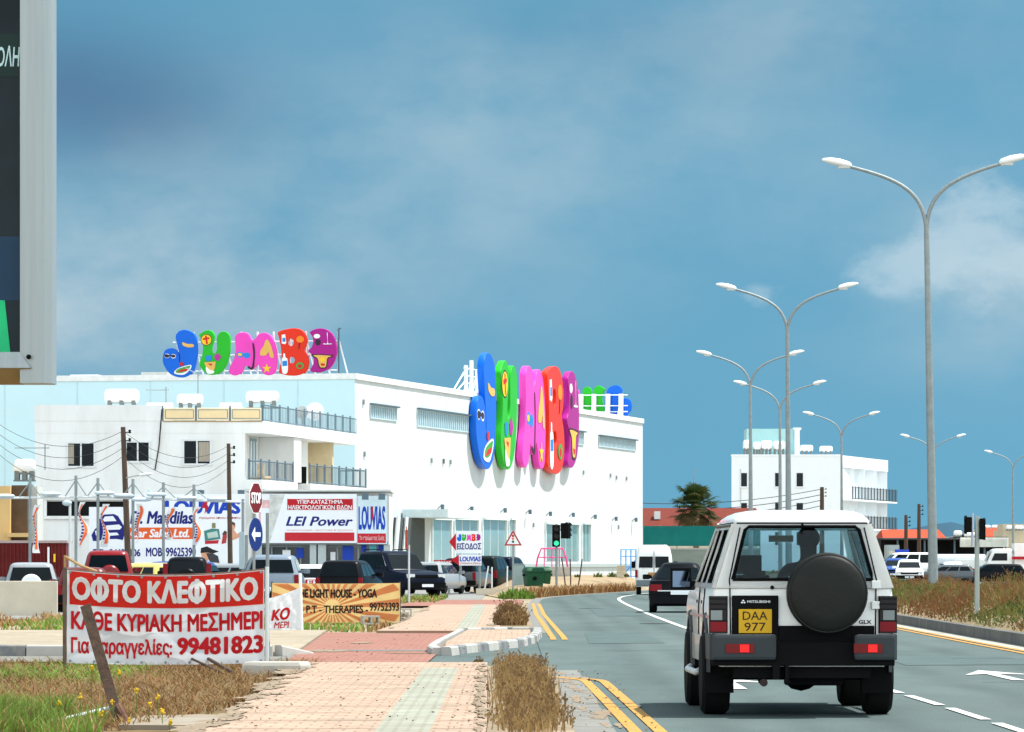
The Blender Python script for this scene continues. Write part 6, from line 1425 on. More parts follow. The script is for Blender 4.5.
car('parked_car', 'dark off-roader behind the store direction sign posts', 'car', PX(466, 232), 234, -10, p_grey, 4.4, 1.74, 1.62, .98, wr=.34, spare=(.0, .92, p_black), roofc=p_black, bot=.3)
car('parked_car', 'dark grey off-roader behind the leaning white stake', 'car', PX(489, 238), 240, -12, p_dgreen, 4.3, 1.74, 1.74, 1.05, wr=.34, bot=.3)
car('parked_car', 'dark off-roader half hidden by the warning sign post', 'car', PX(507, 246), 248, -14, p_navy, 4.3, 1.7, 1.70, 1.04, wr=.34, bot=.3)
for (X_, Y_, a, b_, c, d) in ():
    pass
sn = tag(MB().box(-.30, .30, -.02, 0, 0, .20).build('sale_notice', sign_red, None), 'red and white ΕΗ notice on the small white car', 'notice'); sn.location = (PX(313, 176), 176.6, PZ(585, 176.6)); text('lettering', 'ΕΗ', (-.22, .24, .03, .17), sign_white, sn, -.021, bold=.02)
# moving traffic
SA_ = car('saloon_car', 'black saloon car with red tail lamps driving ahead of the white off-roader', 'car', 4.70, 139.6, -2, p_black, 4.6, 1.74, 1.39, .90, tumble=.33, bot=.2, hood=1.2, boot=.95, sf=.85, sr=.55, wr=.32, group='traffic on the road', lamps='wide', pillar=(0, .45, 1.0), lower=p_black)
k = MB(); k.box(-.62, .62, -2.335, -2.305, .59, .62); k.build('chrome_strip', chrome, SA_)
# white van
VN = thing('van', 'white high-roofed panel van with two dark rear windows driving round the bend', 'van', (PX(656, 218), 220.5, 0), R(-2), 'traffic on the road')
m = MB(); m.loft([rrect(h_, a, c, .2, zz) for zz, h_, a, c in ((.36, .88, -2.4, 2.4), (.5, .94, -2.45, 2.5), (.95, .95, -2.46, 2.5), (1.15, .95, -2.46, 2.2), (1.3, .94, -2.45, 1.6), (1.8, .88, -2.42, 1.1), (2.1, .80, -2.36, .8), (2.24, .64, -2.25, .4))]); m.build('body', white_car, VN, smooth=35); VN.scale = (.86, 1, .97)
for sx_ in (-1, 1):
    k = MB(); k.slab([(sx_ * .42 - .35, 1.22), (sx_ * .42 + .35, 1.22), (sx_ * .40 + .34, 1.72), (sx_ * .40 - .34, 1.72)], -2.50, -2.47); k.build('rear_window', glass_dark, VN)
    k = MB(); k.box(sx_ * .90 - .06, sx_ * .90 + .06, -2.49, -2.36, .78, 1.12); k.build('tail_light', red_lens, VN)
    k = MB(); k.box(sx_ * 1.08 - .1, sx_ * 1.08 + .1, .9, 1.0, 1.2, 1.5); k.build('mirror', black_pl, VN)
    for y in (-1.5, 1.55): wheel(VN, sx_ * .80, y, .33, .22, side=sx_)
k = MB(); k.box(-.90, .90, -2.56, -2.3, .40, .66); k.build('bumper', mat('grey_bumper', (.14, .17, .18), .6), VN, bevel=.03)
k = MB(); k.box(-.30, .30, -2.49, -2.465, .85, 1.0); k.build('number_plate', mat('plate_orange', (.45, .22, .08), .5), VN)
k = MB(); k.box(.3, .42, -2.50, -2.465, .92, 1.02); k.build('badge', black_pl, VN)
k = MB(); k.box(-.012, .012, -2.482, -2.462, .7, 2.0); k.build('door_gap', black_pl, VN)
# oncoming and parked traffic on the right
on = dict(group='traffic beyond the median')
car('small_car', 'white hatchback facing the camera beyond the weedy median, left of the tall lamp post', 'car', PX(912, 288), 290, 176, p_white, 3.7, 1.62, 1.43, .90, hood=.95, z=.18, **on)
car('small_car', 'blue car partly hidden behind the oncoming white hatchback', 'car', PX(899, 312), 314, 172, p_blue, 4.1, 1.68, 1.42, .90, z=.3, **on)
car('pickup_truck', 'dark pickup beyond the median under the white lorry cab', 'pickup truck', PX(992, 345), 346, 96, p_black, 4.6, 1.75, 1.45, .95, z=-.1, **on)
car('small_car', 'dark car beside the tall lamp post beyond the weeds', 'car', PX(944, 340), 341, 95, p_grey, 4.2, 1.7, 1.3, .85, z=.0, **on)
car('police_van', 'white vehicle with a blue roof light bar behind the oncoming cars', 'van', PX(903, 372), 373, 100, p_white, 4.9, 1.8, 2.0, 1.2, z=.2, **on)
k = MB(); k.box(PX(895, 371), PX(909, 371), 371, 371.3, 2.2, 2.42); tag(k.build('light_bar', mat('lightbar_blue', (.03, .08, .55), .3), None), 'blue light bar on the roof of the white vehicle behind the oncoming cars', 'light bar')
def lorry(name, label, cat, px, Y, rz_, L_, cabm, bodym, tankb=False, z=0, cab_h=2.6, body_h=2.2):
    t = thing(name, label, cat, (PX(px, Y), Y, z), R(rz_), 'lorries beyond the median')
    cl = 1.9; m = MB(); m.loft([rrect(h_, a, c, .15, zz) for zz, h_, a, c in ((.5, 1.1, L_ / 2 - cl, L_ / 2), (1.3, 1.15, L_ / 2 - cl, L_ / 2 + .02), (1.5, 1.14, L_ / 2 - cl, L_ / 2 - .03), (cab_h - .1, 1.08, L_ / 2 - cl, L_ / 2 - .4), (cab_h, .98, L_ / 2 - cl + .1, L_ / 2 - .6))]); m.build('cab', cabm, t, smooth=35)
    m = MB(); m.slab([(-.98, 1.5), (.98, 1.5), (.9, cab_h - .2), (-.9, cab_h - .2)], 0, .02); m.v = [(x, L_ / 2 + .02 - (zz - 1.5) * .33 + y, zz) for x, y, zz in m.v]; m.build('windscreen', glass_dark, t)
    for sx_ in (-1, 1): m = MB(); m.side([(L_ / 2 - 1.5, 1.5), (L_ / 2 - .3, 1.5), (L_ / 2 - .55, cab_h - .35), (L_ / 2 - 1.5, cab_h - .35)], sx_ * 1.16 - .02, sx_ * 1.16 + .02); m.build('side_window', glass_dark, t)
    if tankb: m = MB(); r = body_h / 2; m.lathe([(r * .6, -L_ / 2), (r * .95, -L_ / 2 + .1), (r, -L_ / 2 + .3), (r, L_ / 2 - cl - .6), (r * .95, L_ / 2 - cl - .4), (r * .6, L_ / 2 - cl - .3)], 20, 'y', (0, 0, .85 + r)); m.build('tank', bodym, t, smooth=45)
    else: m = MB(); m.box(-1.15, 1.15, -L_ / 2, L_ / 2 - cl - .15, .9, .9 + body_h); m.build('load_body', bodym, t, bevel=.03)
    m = MB(); m.box(-.9, .9, -L_ / 2, L_ / 2 - .2, .5, .85); m.build('chassis', black_pl, t)
    for y in (L_ / 2 - 1.0, -L_ / 2 + 1.2, -L_ / 2 + 2.3):
        for sx_ in (-1, 1): wheel(t, sx_ * .95, y, .48, .28, side=sx_)
    if tankb or L_ < 5: t.scale = (.74, .74, .74)
    return t
lorry('tanker_lorry', 'long white road tanker behind the lamp post with its white cab to the right', 'lorry', 958, 402, -97, 10.5, white_car, mat('tank_silver', (.55, .60, .62), .35, .3), True, .1, 3.0, 1.9)
lorry('flatbed_lorry', 'small white lorry with orange side boards before the long tanker', 'lorry', 964, 372, 97, 4.6, white_car, mat('orange_board', (.70, .18, .04), .6), False, .1, 1.9, .35)
lorry('lorry', 'white lorry with a tall cab standing behind the right traffic light', 'lorry', 997, 388, -96, 6.5, white_car, white_car, False, -.3, 3.0, 1.1)
lorry('lorry', 'white lorry with a red stripe at the right edge of the photo', 'lorry', 1032, 380, 90, 7, white_car, white_car, False, .1, 2.4, 1.9)
k = MB(); k.box(PX(1012, 378.4), PX(1050, 378.4), 378.3, 378.5, PZ(559.5, 378.4), PZ(556.5, 378.4)); tag(k.build('red_stripe_board', sign_red, None), 'red stripe board along the side of the lorry at the right edge', 'board')

# ------------------------------------------------------------------ the white off-roader in front
JX, JY = 2.515, 46.05
J = thing('off_roader', 'white off-road car with a black spare wheel cover and yellow number plate driving away', 'car', (JX, JY, 0), R(.8), 'traffic on the road')
gl_j = glassmat('car_glass', (.70, .82, .86)); trim = mat('grey_cladding', (.032, .040, .044), .5, var=.1, spec=.22); grey_low = mat('lower_body_grey', (.26, .27, .25), .45, var=.06, coat=.3)
HWJ = .80; YR, YF = -2.28, 2.25
m = MB(); lv = [(.44, .72, YR + .05, YF - .2), (.52, .78, YR + .01, YF - .04), (.72, .80, YR, YF), (.95, .80, YR, YF - .02), (1.06, .79, YR + .01, YF - .12), (1.10, .785, YR + .01, .98), (1.13, .78, YR + .015, .92)]
m.loft([rrect(h_, a, c, .055, zz) for zz, h_, a, c in lv]); bd_ = m.build('body', white_car, J)
cut = []
for y in (-1.36, 1.36):
    for sx_ in (-1, 1): k = MB(); k.lathe([(.44, -.30), (.44, .3)], 28, 'x'); c = k.build('cutter', white_car, None); c.location = (sx_ * .80, y, .40); cut.append(c)
k = MB(); k.box(-.68, .68, YR + .14, .80, .75, 1.5); c = k.build('cutter', white_car, None); cut.append(c)
bool_cut(bd_, cut); bd_.data.polygons.foreach_set('use_smooth', [True] * len(bd_.data.polygons)); bd_.data.set_sharp_from_angle(angle=R(30))
# greenhouse: shell corners at belt (z 1.13) and at the gutter (z 1.70)
ZB, ZG = 1.13, 1.695
def gw(z): return lerp(.768, .585, (z - ZB) / (ZG - ZB))          # half width
def grr(z): return lerp(YR + .02, YR + .15, (z - ZB) / (ZG - ZB))   # rear face
def gfr(z): return lerp(.92, .28, (z - ZB) / (ZG - ZB))            # windscreen
def side_fn(sx_, o):                                             # (u = along y, v = z) to the leaning side
    return lambda v: Vector((sx_ * (gw(v.z) + o - .03 + (-v.y)), v.x, v.z))
def rear_fn(o): return lambda v: Vector((v.x, grr(v.z) - o + .03 + v.y, v.z))
def quad_out(pts): return [pts]
for sx_ in (-1, 1):
    outer = [(grr(ZB) + .0, ZB), (gfr(ZB), ZB), (gfr(ZG), ZG), (grr(ZG), ZG)]
    za, zt_ = 1.17, 1.645
    def win(a, b_, at_, bt_, r=.03): return [(a, za), (b_, za), (bt_, zt_), (at_, zt_)]
    wins = [win(-2.02, -1.02, -1.94, -1.02), win(-.94, -.18, -.94, -.18), win(-.10, .78, -.10, .24)]
    # side panel is built in (y,z); mirrored for the left side by the mapping
    cu = [outer] + [w__[::-1] for w__ in wins]
    so = shape('side_frame', cu, white_car, J, 0, .03, False, fn=side_fn(sx_, .03))
    for w__ in wins:
        g = shape('side_window', [w__], gl_j, J, 0, .006, False, fn=side_fn(sx_, .018))
        k = MB(); pts = [side_fn(sx_, .034)(Vector((a, 0, c))) for a, c in w__ + w__[:1]]
        k.tube([tuple(p) for p in pts], .014, 5); k.build('window_seal', black_pl, g)
wb_ = [(-.615, 1.205), (.615, 1.205), (.598, 1.26), (.50, 1.64), (.465, 1.668), (-.465, 1.668), (-.50, 1.64), (-.598, 1.26)]
rear_out = [(-gw(ZB), ZB), (gw(ZB), ZB), (gw(ZG), ZG), (-gw(ZG), ZG)]
shape('tailgate_frame', [rear_out, wb_[::-1]], white_car, J, 0, .03, False, fn=rear_fn(.03))
rw = shape('rear_window', [wb_], gl_j, J, 0, .006, False, fn=rear_fn(.02))
k = MB(); k.tube([tuple(rear_fn(.062)(Vector((a, 0, c)))) for a, c in wb_ + wb_[:1]], .016, 6); k.build('window_seal', black_pl, rw)
k = MB(); k.tube([(0, YR + .10, 1.63), (0, YR + .06, 1.69)], .012, 5); k.tube([(.02, YR + .02, 1.23), (.34, YR + .055, 1.27)], .008, 5); k.build('wiper', black_pl, rw)
# windscreen
def side_fn(sx_, o):                                             # (u = along y, v = z) to the leaning side
    return lambda v: Vector((sx_ * (gw(v.z) + o - .03 + (-v.y)), v.x, v.z))
def rear_fn(o): return lambda v: Vector((v.x, grr(v.z) - o + .03 + v.y, v.z))
def quad_out(pts): return [pts]
for sx_ in (-1, 1):
    outer = [(grr(ZB) + .0, ZB), (gfr(ZB), ZB), (gfr(ZG), ZG), (grr(ZG), ZG)]
    za, zt_ = 1.17, 1.645
    def win(a, b_, at_, bt_, r=.03): return [(a, za), (b_, za), (bt_, zt_), (at_, zt_)]
    wins = [win(-2.02, -1.02, -1.94, -1.02), win(-.94, -.18, -.94, -.18), win(-.10, .78, -.10, .24)]
    # side panel is built in (y,z); mirrored for the left side by the mapping
    cu = [outer] + [w__[::-1] for w__ in wins]
    so = shape('side_frame', cu, white_car, J, 0, .03, False, fn=side_fn(sx_, .03))
    for w__ in wins:
        g = shape('side_window', [w__], gl_j, J, 0, .006, False, fn=side_fn(sx_, .018))
        k = MB(); pts = [side_fn(sx_, .034)(Vector((a, 0, c))) for a, c in w__ + w__[:1]]
        k.tube([tuple(p) for p in pts], .014, 5); k.build('window_seal', black_pl, g)
wb_ = [(-.615, 1.205), (.615, 1.205), (.598, 1.26), (.50, 1.64), (.465, 1.668), (-.465, 1.668), (-.50, 1.64), (-.598, 1.26)]
rear_out = [(-gw(ZB), ZB), (gw(ZB), ZB), (gw(ZG), ZG), (-gw(ZG), ZG)]
shape('tailgate_frame', [rear_out, wb_[::-1]], white_car, J, 0, .03, False, fn=rear_fn(.03))
rw = shape('rear_window', [wb_], gl_j, J, 0, .006, False, fn=rear_fn(.02))
k = MB(); k.tube([tuple(rear_fn(.062)(Vector((a, 0, c)))) for a, c in wb_ + wb_[:1]], .016, 6); k.build('window_seal', black_pl, rw)
k = MB(); k.tube([(0, YR + .10, 1.63), (0, YR + .06, 1.69)], .012, 5); k.tube([(.02, YR + .02, 1.23), (.34, YR + .055, 1.27)], .008, 5); k.build('wiper', black_pl, rw)
# windscreen
k = MB(); k.slab([(-.66, ZB + .02), (.66, ZB + .02), (.54, ZG - .04), (-.54, ZG - .04)], 0, .006); k.v = [(x, gfr(zz) + y, zz) for x, y, zz in k.v]; k.build('windscreen', gl_j, J)
k = MB()
for sx_ in (-1, 1): k.tube([(sx_ * .72, .93, ZB), (sx_ * .58, .29, ZG)], .035, 6)
k.tube([(-.58, .29, ZG - .01), (.58, .29, ZG - .01)], .04, 6); k.build('windscreen_frame', white_car, J)
# roof with gutter
m = MB(); m.loft([rrect(h_, a, c, .10, zz) for zz, h_, a, c in ((1.69, .600, YR + .13, .34), (1.715, .602, YR + .125, .34), (1.745, .580, YR + .14, .28), (1.782, .53, YR + .20, .10), (1.807, .47, YR + .32, -.15), (1.818, .33, YR + .5, -.4))]); m.build('roof', white_car, J, smooth=50)
k = MB(); k.tube([(-.575, YR + .118, 1.699), (.575, YR + .118, 1.699)], .007, 5); k.tube([(-.604, YR + .2, 1.698), (-.604, .3, 1.698)], .009, 5); k.tube([(.604, YR + .2, 1.698), (.604, .3, 1.698)], .009, 5); k.build('gutter_seal', black_pl, J)
# tailgate lines, hinges, lamps
for sx_ in (-1, 1): k = MB(); k.tube([(sx_ * .635, YR - .004, .70), (sx_ * .64, YR - .004, 1.13), (sx_ * .645, YR + .0, 1.2), (sx_ * .545, YR + .105, 1.66)], .006, 4); k.build('tailgate_gap', black_pl, J)
for z in (.98, 1.16): k = MB(); k.box(.60, .675, YR - .035, YR - .001, z - .035, z + .035); k.build('hinge', white_car, J, bevel=.006)
k = MB(); k.lathe([(.018, -.012), (.018, 0)], 12, 'y', (-.27, YR, 1.135)); k.build('wiper_cap', black_pl, J)
for sx_ in (-1, 1):
    lb = MB(); lb.loft([rrect(.082, -.03, .05, .02, zz) for zz in (.735, 1.06)]); lb.v = [(x + sx_ * .742, y + YR - .01, zz) for x, y, zz in lb.v]; th_ = lb.build('tail_light', mat('smoked_lens', (.008, .005, .006), .3, coat=.1, spec=.2), J)
    k = MB(); k.box(sx_ * .742 - .070, sx_ * .742 + .070, YR - .048, YR - .0405, .75, .835); k.build('red_lens', red_lens, th_)
    k = MB(); k.box(sx_ * .742 - .055 + sx_ * .012, sx_ * .742 + .045 + sx_ * .012, YR - .048, YR - .0405, .85, .935); k.build('reversing_lens', mat('grey_lens', (.20, .225, .225), .2, coat=.5), th_)
    k = MB()
    for zz in (.842, .945, .99, 1.035): k.box(sx_ * .742 - .078, sx_ * .742 + .078, YR - .052, YR - .041, zz - .004, zz + .004)
    k.build('lens_rib', black_pl, th_)
# black panel with number plate
k = MB(); k.box(-.625, -.215, YR - .03, YR - .001, .66, 1.065); bp = k.build('plate_panel', black_pl, J, bevel=.012)
k = MB(); k.box(-.565, -.275, YR - .045, YR - .0305, .735, .945); pl_ = k.build('number_plate', mat('plate_gold', (.60, .345, .015), .5), bp, bevel=.004)
text('lettering', 'DAA', (-.53, -.315, .852, .925), ink_black, pl_, YR - .0455, .003, bold=.0)
text('lettering', '977', (-.515, -.33, .755, .828), ink_black, pl_, YR - .0455, .003, bold=.0)
text('lettering', 'MITSUBISHI', (-.49, -.29, 1.00, 1.022), sign_white, bp, YR - .031, .003, bold=.01)
k = MB()
for cx, cz in ((-.525, 1.020), (-.536, 1.003), (-.514, 1.003)): k.slab([(cx, cz - .0085), (cx + .011, cz), (cx, cz + .0085), (cx - .011, cz)], YR - .035, YR - .031)
k.build('emblem', sign_white, bp)
text('lettering', 'GLX', (.49, .60, .815, .850), ink_black, J, YR - .001, .003, bold=.03)
k = MB(); k.box(-.214, .625, YR - .02, YR - .001, .63, .80); k.build('lower_valance', black_pl, J, bevel=.006)
# spare wheel
k = MB(); k.lathe([(.02, -.305), (.20, -.303), (.30, -.290), (.335, -.265), (.352, -.22), (.356, -.12), (.345, -.07)], 40, 'y', (.20, YR, 1.085)); k.build('spare_wheel_cover', mat('vinyl_black', (.009, .010, .008), .55, var=.2, scale=3, bump=.15, spec=.22), J, smooth=40)
k = MB(); k.tube([(.20 + .338 * math.cos(2 * math.pi * i / 40), YR - .262, 1.085 + .338 * math.sin(2 * math.pi * i / 40)) for i in range(41)], .006, 5, False); k.build('cover_seam', mat('seam_grey', (.02, .022, .02), .6), J)
k = MB(); k.lathe([(.16, -.07), (.16, -.0)], 12, 'y', (.225, YR, 1.06)); k.build('spare_carrier', black_pl, J)
# bumper, fog lamps, tow bar
for x0, x1 in ((-.80, -.24), (.44, .80)):
    k = MB(); k.loft([[(x0, YR - .13, zz), (x1, YR - .13, zz), (x1, YR + .03, zz), (x0, YR + .03, zz)] for zz in (.50, .725)]); k.build('bumper', trim, J, bevel=.03)
k = MB(); k.box(-.80, .80, YR - .06, YR + .02, .45, .66); k.build('bumper_beam', black_pl, J, bevel=.01)
for sx_ in (-1, 1):
    k = MB(); k.loft([[(sx_ * x, y, zz) for x, y in ((.77, YR - .12), (.822, YR - .05), (.822, YR + .62), (.78, YR + .62))] for zz in (.50, .73)]); k.build('bumper_corner', trim, J, bevel=.015)
    k = MB(); k.box(sx_ * .56 - .125, sx_ * .56 + .125, YR - .14, YR - .1305, .563, .643); fl_ = k.build('fog_lamp', mat('fog_red', (.16, .006, .006), .3, coat=.1), J)
    k = MB(); k.box(sx_ * .56 + .0, sx_ * .56 + .08, YR - .148, YR - .1405, .57, .637); k.build('lit_lens', mat('lit_red', (.75, .018, .016), .3, emit=.35, var=0), fl_)
    k = MB(); k.box(sx_ * .70 - .14, sx_ * .70 + .12, -1.82, -1.80, .20, .50); k.build('mud_flap', black_pl, J)
    # side cladding, arches, step
    k = MB(); k.loft([[(sx_ * x, y, zz) for x, y in ((.78, -.9), (.812, -.9), (.812, .9), (.78, .9))] for zz in (.46, .70)]); k.build('side_cladding', grey_low, J, bevel=.008)
    k = MB(); k.tube([(sx_ * .83, -.85, .38), (sx_ * .86, -.75, .36), (sx_ * .86, .75, .36), (sx_ * .83, .85, .38)], .03, 8); k.build('side_step', steel_pale, J, smooth=50)
    for y in (-1.36, 1.36):
        k = MB(); n = 18; rings = []
        for i in range(n + 1):
            a = math.pi * (1.02 * i / n - .01); c_, s_ = math.cos(a), math.sin(a)
            rings.append([(sx_ * .79, y + .435 * c_, .40 + .435 * s_), (sx_ * .825, y + .435 * c_, .40 + .435 * s_), (sx_ * .82, y + .50 * c_, .40 + .50 * s_), (sx_ * .79, y + .52 * c_, .40 + .52 * s_)])
        k.loft(rings); k.build('wheel_arch', trim, J, smooth=40)
        wheel(J, sx_ * .725, y, .365, .25, steel_pale, sx_)
    k = MB(); k.loft([rrect(.10, -.06, .06, .03, zz) for zz in (1.10, 1.30)]); k.v = [(x + sx_ * .92, y + .84, zz) for x, y, zz in k.v]; mr = k.build('mirror', black_pl, J, smooth=40)
    k = MB(); k.box(sx_ * .92 - .08, sx_ * .92 + .08, .772, .7795, 1.125, 1.275); k.build('mirror_glass', mat('mirror_surface', (.07, .10, .14), .03, 1.0, var=0), mr)
    k = MB(); k.box(min(sx_ * .78, sx_ * .84), max(sx_ * .78, sx_ * .84), .80, .86, 1.13, 1.18); k.build('mirror_arm', black_pl, mr)
    k = MB(); k.box(sx_ * .79 - .01, sx_ * .79 + .018, -.60, -.46, .98, 1.01); k.box(sx_ * .79 - .01, sx_ * .79 + .018, .22, .36, .98, 1.01); k.build('door_handle', black_pl, J)
    k = MB(); k.tube([(sx_ * .803, -.98, .5), (sx_ * .805, -.98, .95), (sx_ * .79, -.98, 1.12)], .006, 4); k.tube([(sx_ * .803, -.14, .5), (sx_ * .805, -.14, .95), (sx_ * .79, -.14, 1.12)], .006, 4); k.build('door_gap', black_pl, J)
    k = MB(); k.box(min(sx_ * .795, sx_ * .815), max(sx_ * .795, sx_ * .815), -1.9, 1.9, .86, .885); k.build('side_stripe', mat('stripe_rose', (.45, .30, .30), .5), J)
    k = MB(); k.loft([rrect(.16, -.05, .03, .02, zz) for zz in (.84, 1.0)]); k.v = [(x + sx_ * .56, y + YF - .02, zz) for x, y, zz in k.v]; k.build('headlight', clear_lens, J)
k = MB(); k.loft([rrect(.80, YF - .1, YF + .12, .08, zz) for zz in (.5, .72)]); k.build('front_bumper', trim, J)
k = MB(); k.box(-.66, .66, -1.95, 1.9, .36, .52); k.tube([(-.68, -1.36, .36), (.68, -1.36, .36)], .055, 8); k.ico((.05, -1.36, .34), .15, 2, 0, (1.1, 1, .9)); k.tube([(-.68, 1.36, .36), (.68, 1.36, .36)], .05, 8); k.box(-.60, .60, YR + .05, -1.8, .34, .46); k.build('underbody', black_pl, J)
k = MB(); k.tube([(-.34, -1.9, .32), (-.34, -2.25, .30)], .035, 10); k.build('exhaust', mat('exhaust_brown', (.05, .04, .035), .6, .5), J)
k = MB(); k.box(-.27, -.21, YR - .1, YR + .1, .33, .46); k.box(-.16, -.13, YR - .08, YR + .1, .31, .46); k.ico((-.145, YR - .09, .31), .03, 2); k.build('tow_hook', black_pl, J)
k = MB(); k.prism([(-.15, -2.1), (.38, -2.1), (.30, -1.2), (-.05, -1.2)], .27, .42); k.build('fuel_tank', black_pl, J, bevel=.05)
# cabin: tray, dashboard, seats, mirror
k = MB(); k.box(-.675, .675, YR + .145, .79, .752, .80); k.box(-.66, .66, .52, .80, .80, 1.14); k.build('cabin_tray', dark_in, J)
k = MB(); k.box(-.635, .635, YR + .2, .3, 1.672, 1.688); k.build('headliner', mat('headliner_grey', (.12, .12, .11), .9), J)
for x in (-.36, .36):
    k = MB(); k.loft([rrect(.24, -.42, .14, .08, zz) for zz in (.80, .95)]); k.loft([[(x_, y_ - .0, zz) for x_, y_, zz in rrect(h_, y0, y0 + .14, .05, zz)] for zz, h_, y0 in ((.95, .24, -.46), (1.15, .23, -.52), (1.24, .18, -.54))]); k.loft([rrect(.115, -.60, -.50, .04, zz) for zz in (1.25, 1.29, 1.39, 1.42)]); k.v = [(a + x, b_ + .1, c) for a, b_, c in k.v]; k.build('front_seat', dark_in, J, smooth=45)
k = MB(); k.loft([rrect(.62, -1.25, -1.08, .05, zz) for zz in (.80, 1.10, 1.18)]); 
for x in (-.36, .36): k.loft([[(a + x, b_, c) for a, b_, c in rrect(.10, -1.26, -1.16, .04, zz)] for zz in (1.185, 1.25, 1.28)])
k.build('rear_seat', dark_in, J, smooth=45)
k = MB()
k.tube([(.36 + .19 * math.cos(2 * math.pi * i / 24), .36 - .05 * math.sin(2 * math.pi * i / 24), 1.08 + .18 * math.sin(2 * math.pi * i / 24)) for i in range(25)], .014, 6, False); k.build('steering_wheel', black_pl, J)
k = MB(); k.loft([rrect(.115, -.012, .012, .01, zz) for zz in (1.545, 1.605)]); k.v = [(x - .02, y + .26, zz) for x, y, zz in k.v]; k.build('rear_view_mirror', mat('mirror_tan', (.40, .30, .20), .3), J)
# driver: one skinned body
def person(name, label, joints, edges, loc, mm, parent=None):
    me = bpy.data.meshes.new(name); me.from_pydata([j[0] for j in joints], edges, []); o = bpy.data.objects.new(name, me); COL.objects.link(o)
    md = o.modifiers.new('skin', 'SKIN'); 
    for i, j in enumerate(joints): v = me.skin_vertices[0].data[i]; v.radius = (j[1], j[1] if len(j) < 3 else j[2])
    me.skin_vertices[0].data[0].use_root = True
    s_ = o.modifiers.new('sub', 'SUBSURF'); s_.levels = 2; s_.render_levels = 2
    dg = bpy.context.evaluated_depsgraph_get(); m2_ = bpy.data.meshes.new_from_object(o.evaluated_get(dg)); m2_.name = name
    o.modifiers.clear(); o.data = m2_; m2_.materials.clear(); m2_.materials.append(mm); m2_.polygons.foreach_set('use_smooth', [True] * len(m2_.polygons)); o.location = loc
    return tag(o, label, 'person')
jt = [((0, 0, .86), .15, .12), ((0, -.06, 1.05), .15, .11), ((0, -.08, 1.25), .17, .11), ((0, -.06, 1.38), .07, .06), ((0, -.03, 1.47), .085, .095), ((0, -.02, 1.56), .085, .10), ((0, -.02, 1.62), .05, .06),
      ((-.20, -.06, 1.30), .06), ((-.27, .14, 1.12), .045), ((-.17, .36, 1.16), .035), ((-.14, .42, 1.18), .04), ((.20, -.06, 1.30), .06), ((.27, .14, 1.12), .045), ((.17, .36, 1.16), .035), ((.14, .42, 1.18), .04),
      ((-.10, .34, .88), .085), ((-.10, .62, .62), .06), ((.10, .34, .88), .085), ((.10, .62, .62), .06)]
ed = [(0, 1), (1, 2), (2, 3), (3, 4), (4, 5), (5, 6), (2, 7), (7, 8), (8, 9), (9, 10), (2, 11), (11, 12), (12, 13), (13, 14), (0, 15), (15, 16), (0, 17), (17, 18)]
DR = person('person', 'driver in dark clothing seen from behind through the rear window of the white off-roader', jt, ed, (JX + .20, JY - .22, 0), mat('dark_cloth', (.02, .02, .024), .9, var=.2))
k = MB(); k.ico((0, -.035, 1.575), .112, 3, .05, (.95, 1.05, .95)); k.build('hair', mat('dark_hair', (.012, .010, .010), .8, var=.3, scale=30), DR, smooth=70)
# ------------------------------------------------------------------ street lamps on the median
def street_lamp_mesh():
    t = thing('street_lamp', 'x', 'street lamp', (0, 0, 0))
    m = MB(); m.tube([(0, 0, -.1), (0, 0, 3), (0, 0, 6.5), (0, 0, 10.0)], [.135, .115, .09, .068], 12); m.lathe([(.16, -.1), (.16, .12), (.135, .14)], 12, 'z'); m.box(-.07, .07, -.15, -.10, .6, 1.1); m.build('pole', steel, t, smooth=50)
    for s_ in (-1, 1):
        P_ = []
        for i in range(17):
            q = i / 16; b0, b1, b2, b3 = (1 - q) ** 3, 3 * q * (1 - q) ** 2, 3 * q * q * (1 - q), q ** 3
            P_.append((s_ * (b1 * .04 + b2 * .62 + b3 * 2.05), 0, b0 * 9.9 + b1 * 10.95 + b2 * 11.28 + b3 * 11.66))
        m = MB(); m.tube(P_, [.058 - .016 * i / 16 for i in range(17)], 8); arm = m.build('arm', steel, t, smooth=50)
        m = MB(); rr = []
        for q, w_, h_ in ((0, .05, .05), (.06, .13, .10), (.3, .17, .13), (.55, .15, .11), (.72, .09, .06), (.78, .03, .02)):
            rr.append([(s_ * (1.93 + q), w_ * math.cos(a), 11.66 + q * .22 + h_ * (math.sin(a) if math.sin(a) > 0 else .55 * math.sin(a))) for a in (2 * math.pi * j / 12 for j in range(12))])
        m.loft(rr); m.build('lamp_head', lamp_white, arm, smooth=60)
        m = MB(); m.loft([[(s_ * (2.13 + .18 * math.cos(a)), .11 * math.sin(a), z) for a in (2 * math.pi * j / 10 for j in range(10))] for z in (11.60, 11.68)]); m.build('lens', mat('lamp_lens', (.5, .52, .50), .2), arm)
    return t
LP0 = street_lamp_mesh()
lamps = [(928.5, 131, 1.1, 'tallest double-armed street lamp, nearest, rising from the median weeds by the oncoming cars'), (789, 190, .35, 'second nearest double-armed street lamp, rising behind the roof of the white off-roader'), (751, 250, .2, 'double-armed street lamp with its heads just above the white flats at their left end'), (780.5, 291, .2, 'double-armed street lamp close beside the second nearest one, lower and further off'),
         (842, 350, .2, 'double-armed street lamp before the right corner of the distant white flats'), (933.5, 411, .2, 'double-armed street lamp showing small behind the tallest one'), (1013, 469, 0, 'farthest double-armed street lamp, cut by the right edge of the photo')]
for i, (px, Y, ln, lab) in enumerate(lamps):
    o = LP0 if i == 0 else copy_tree(LP0)
    o.location = (PX(px, Y) + (.14 if i == 0 else 0), Y, .15); o.rotation_euler = (0, R(-ln), R(0)); o['label'] = lab; o['group'] = 'double-armed street lamps along the median'
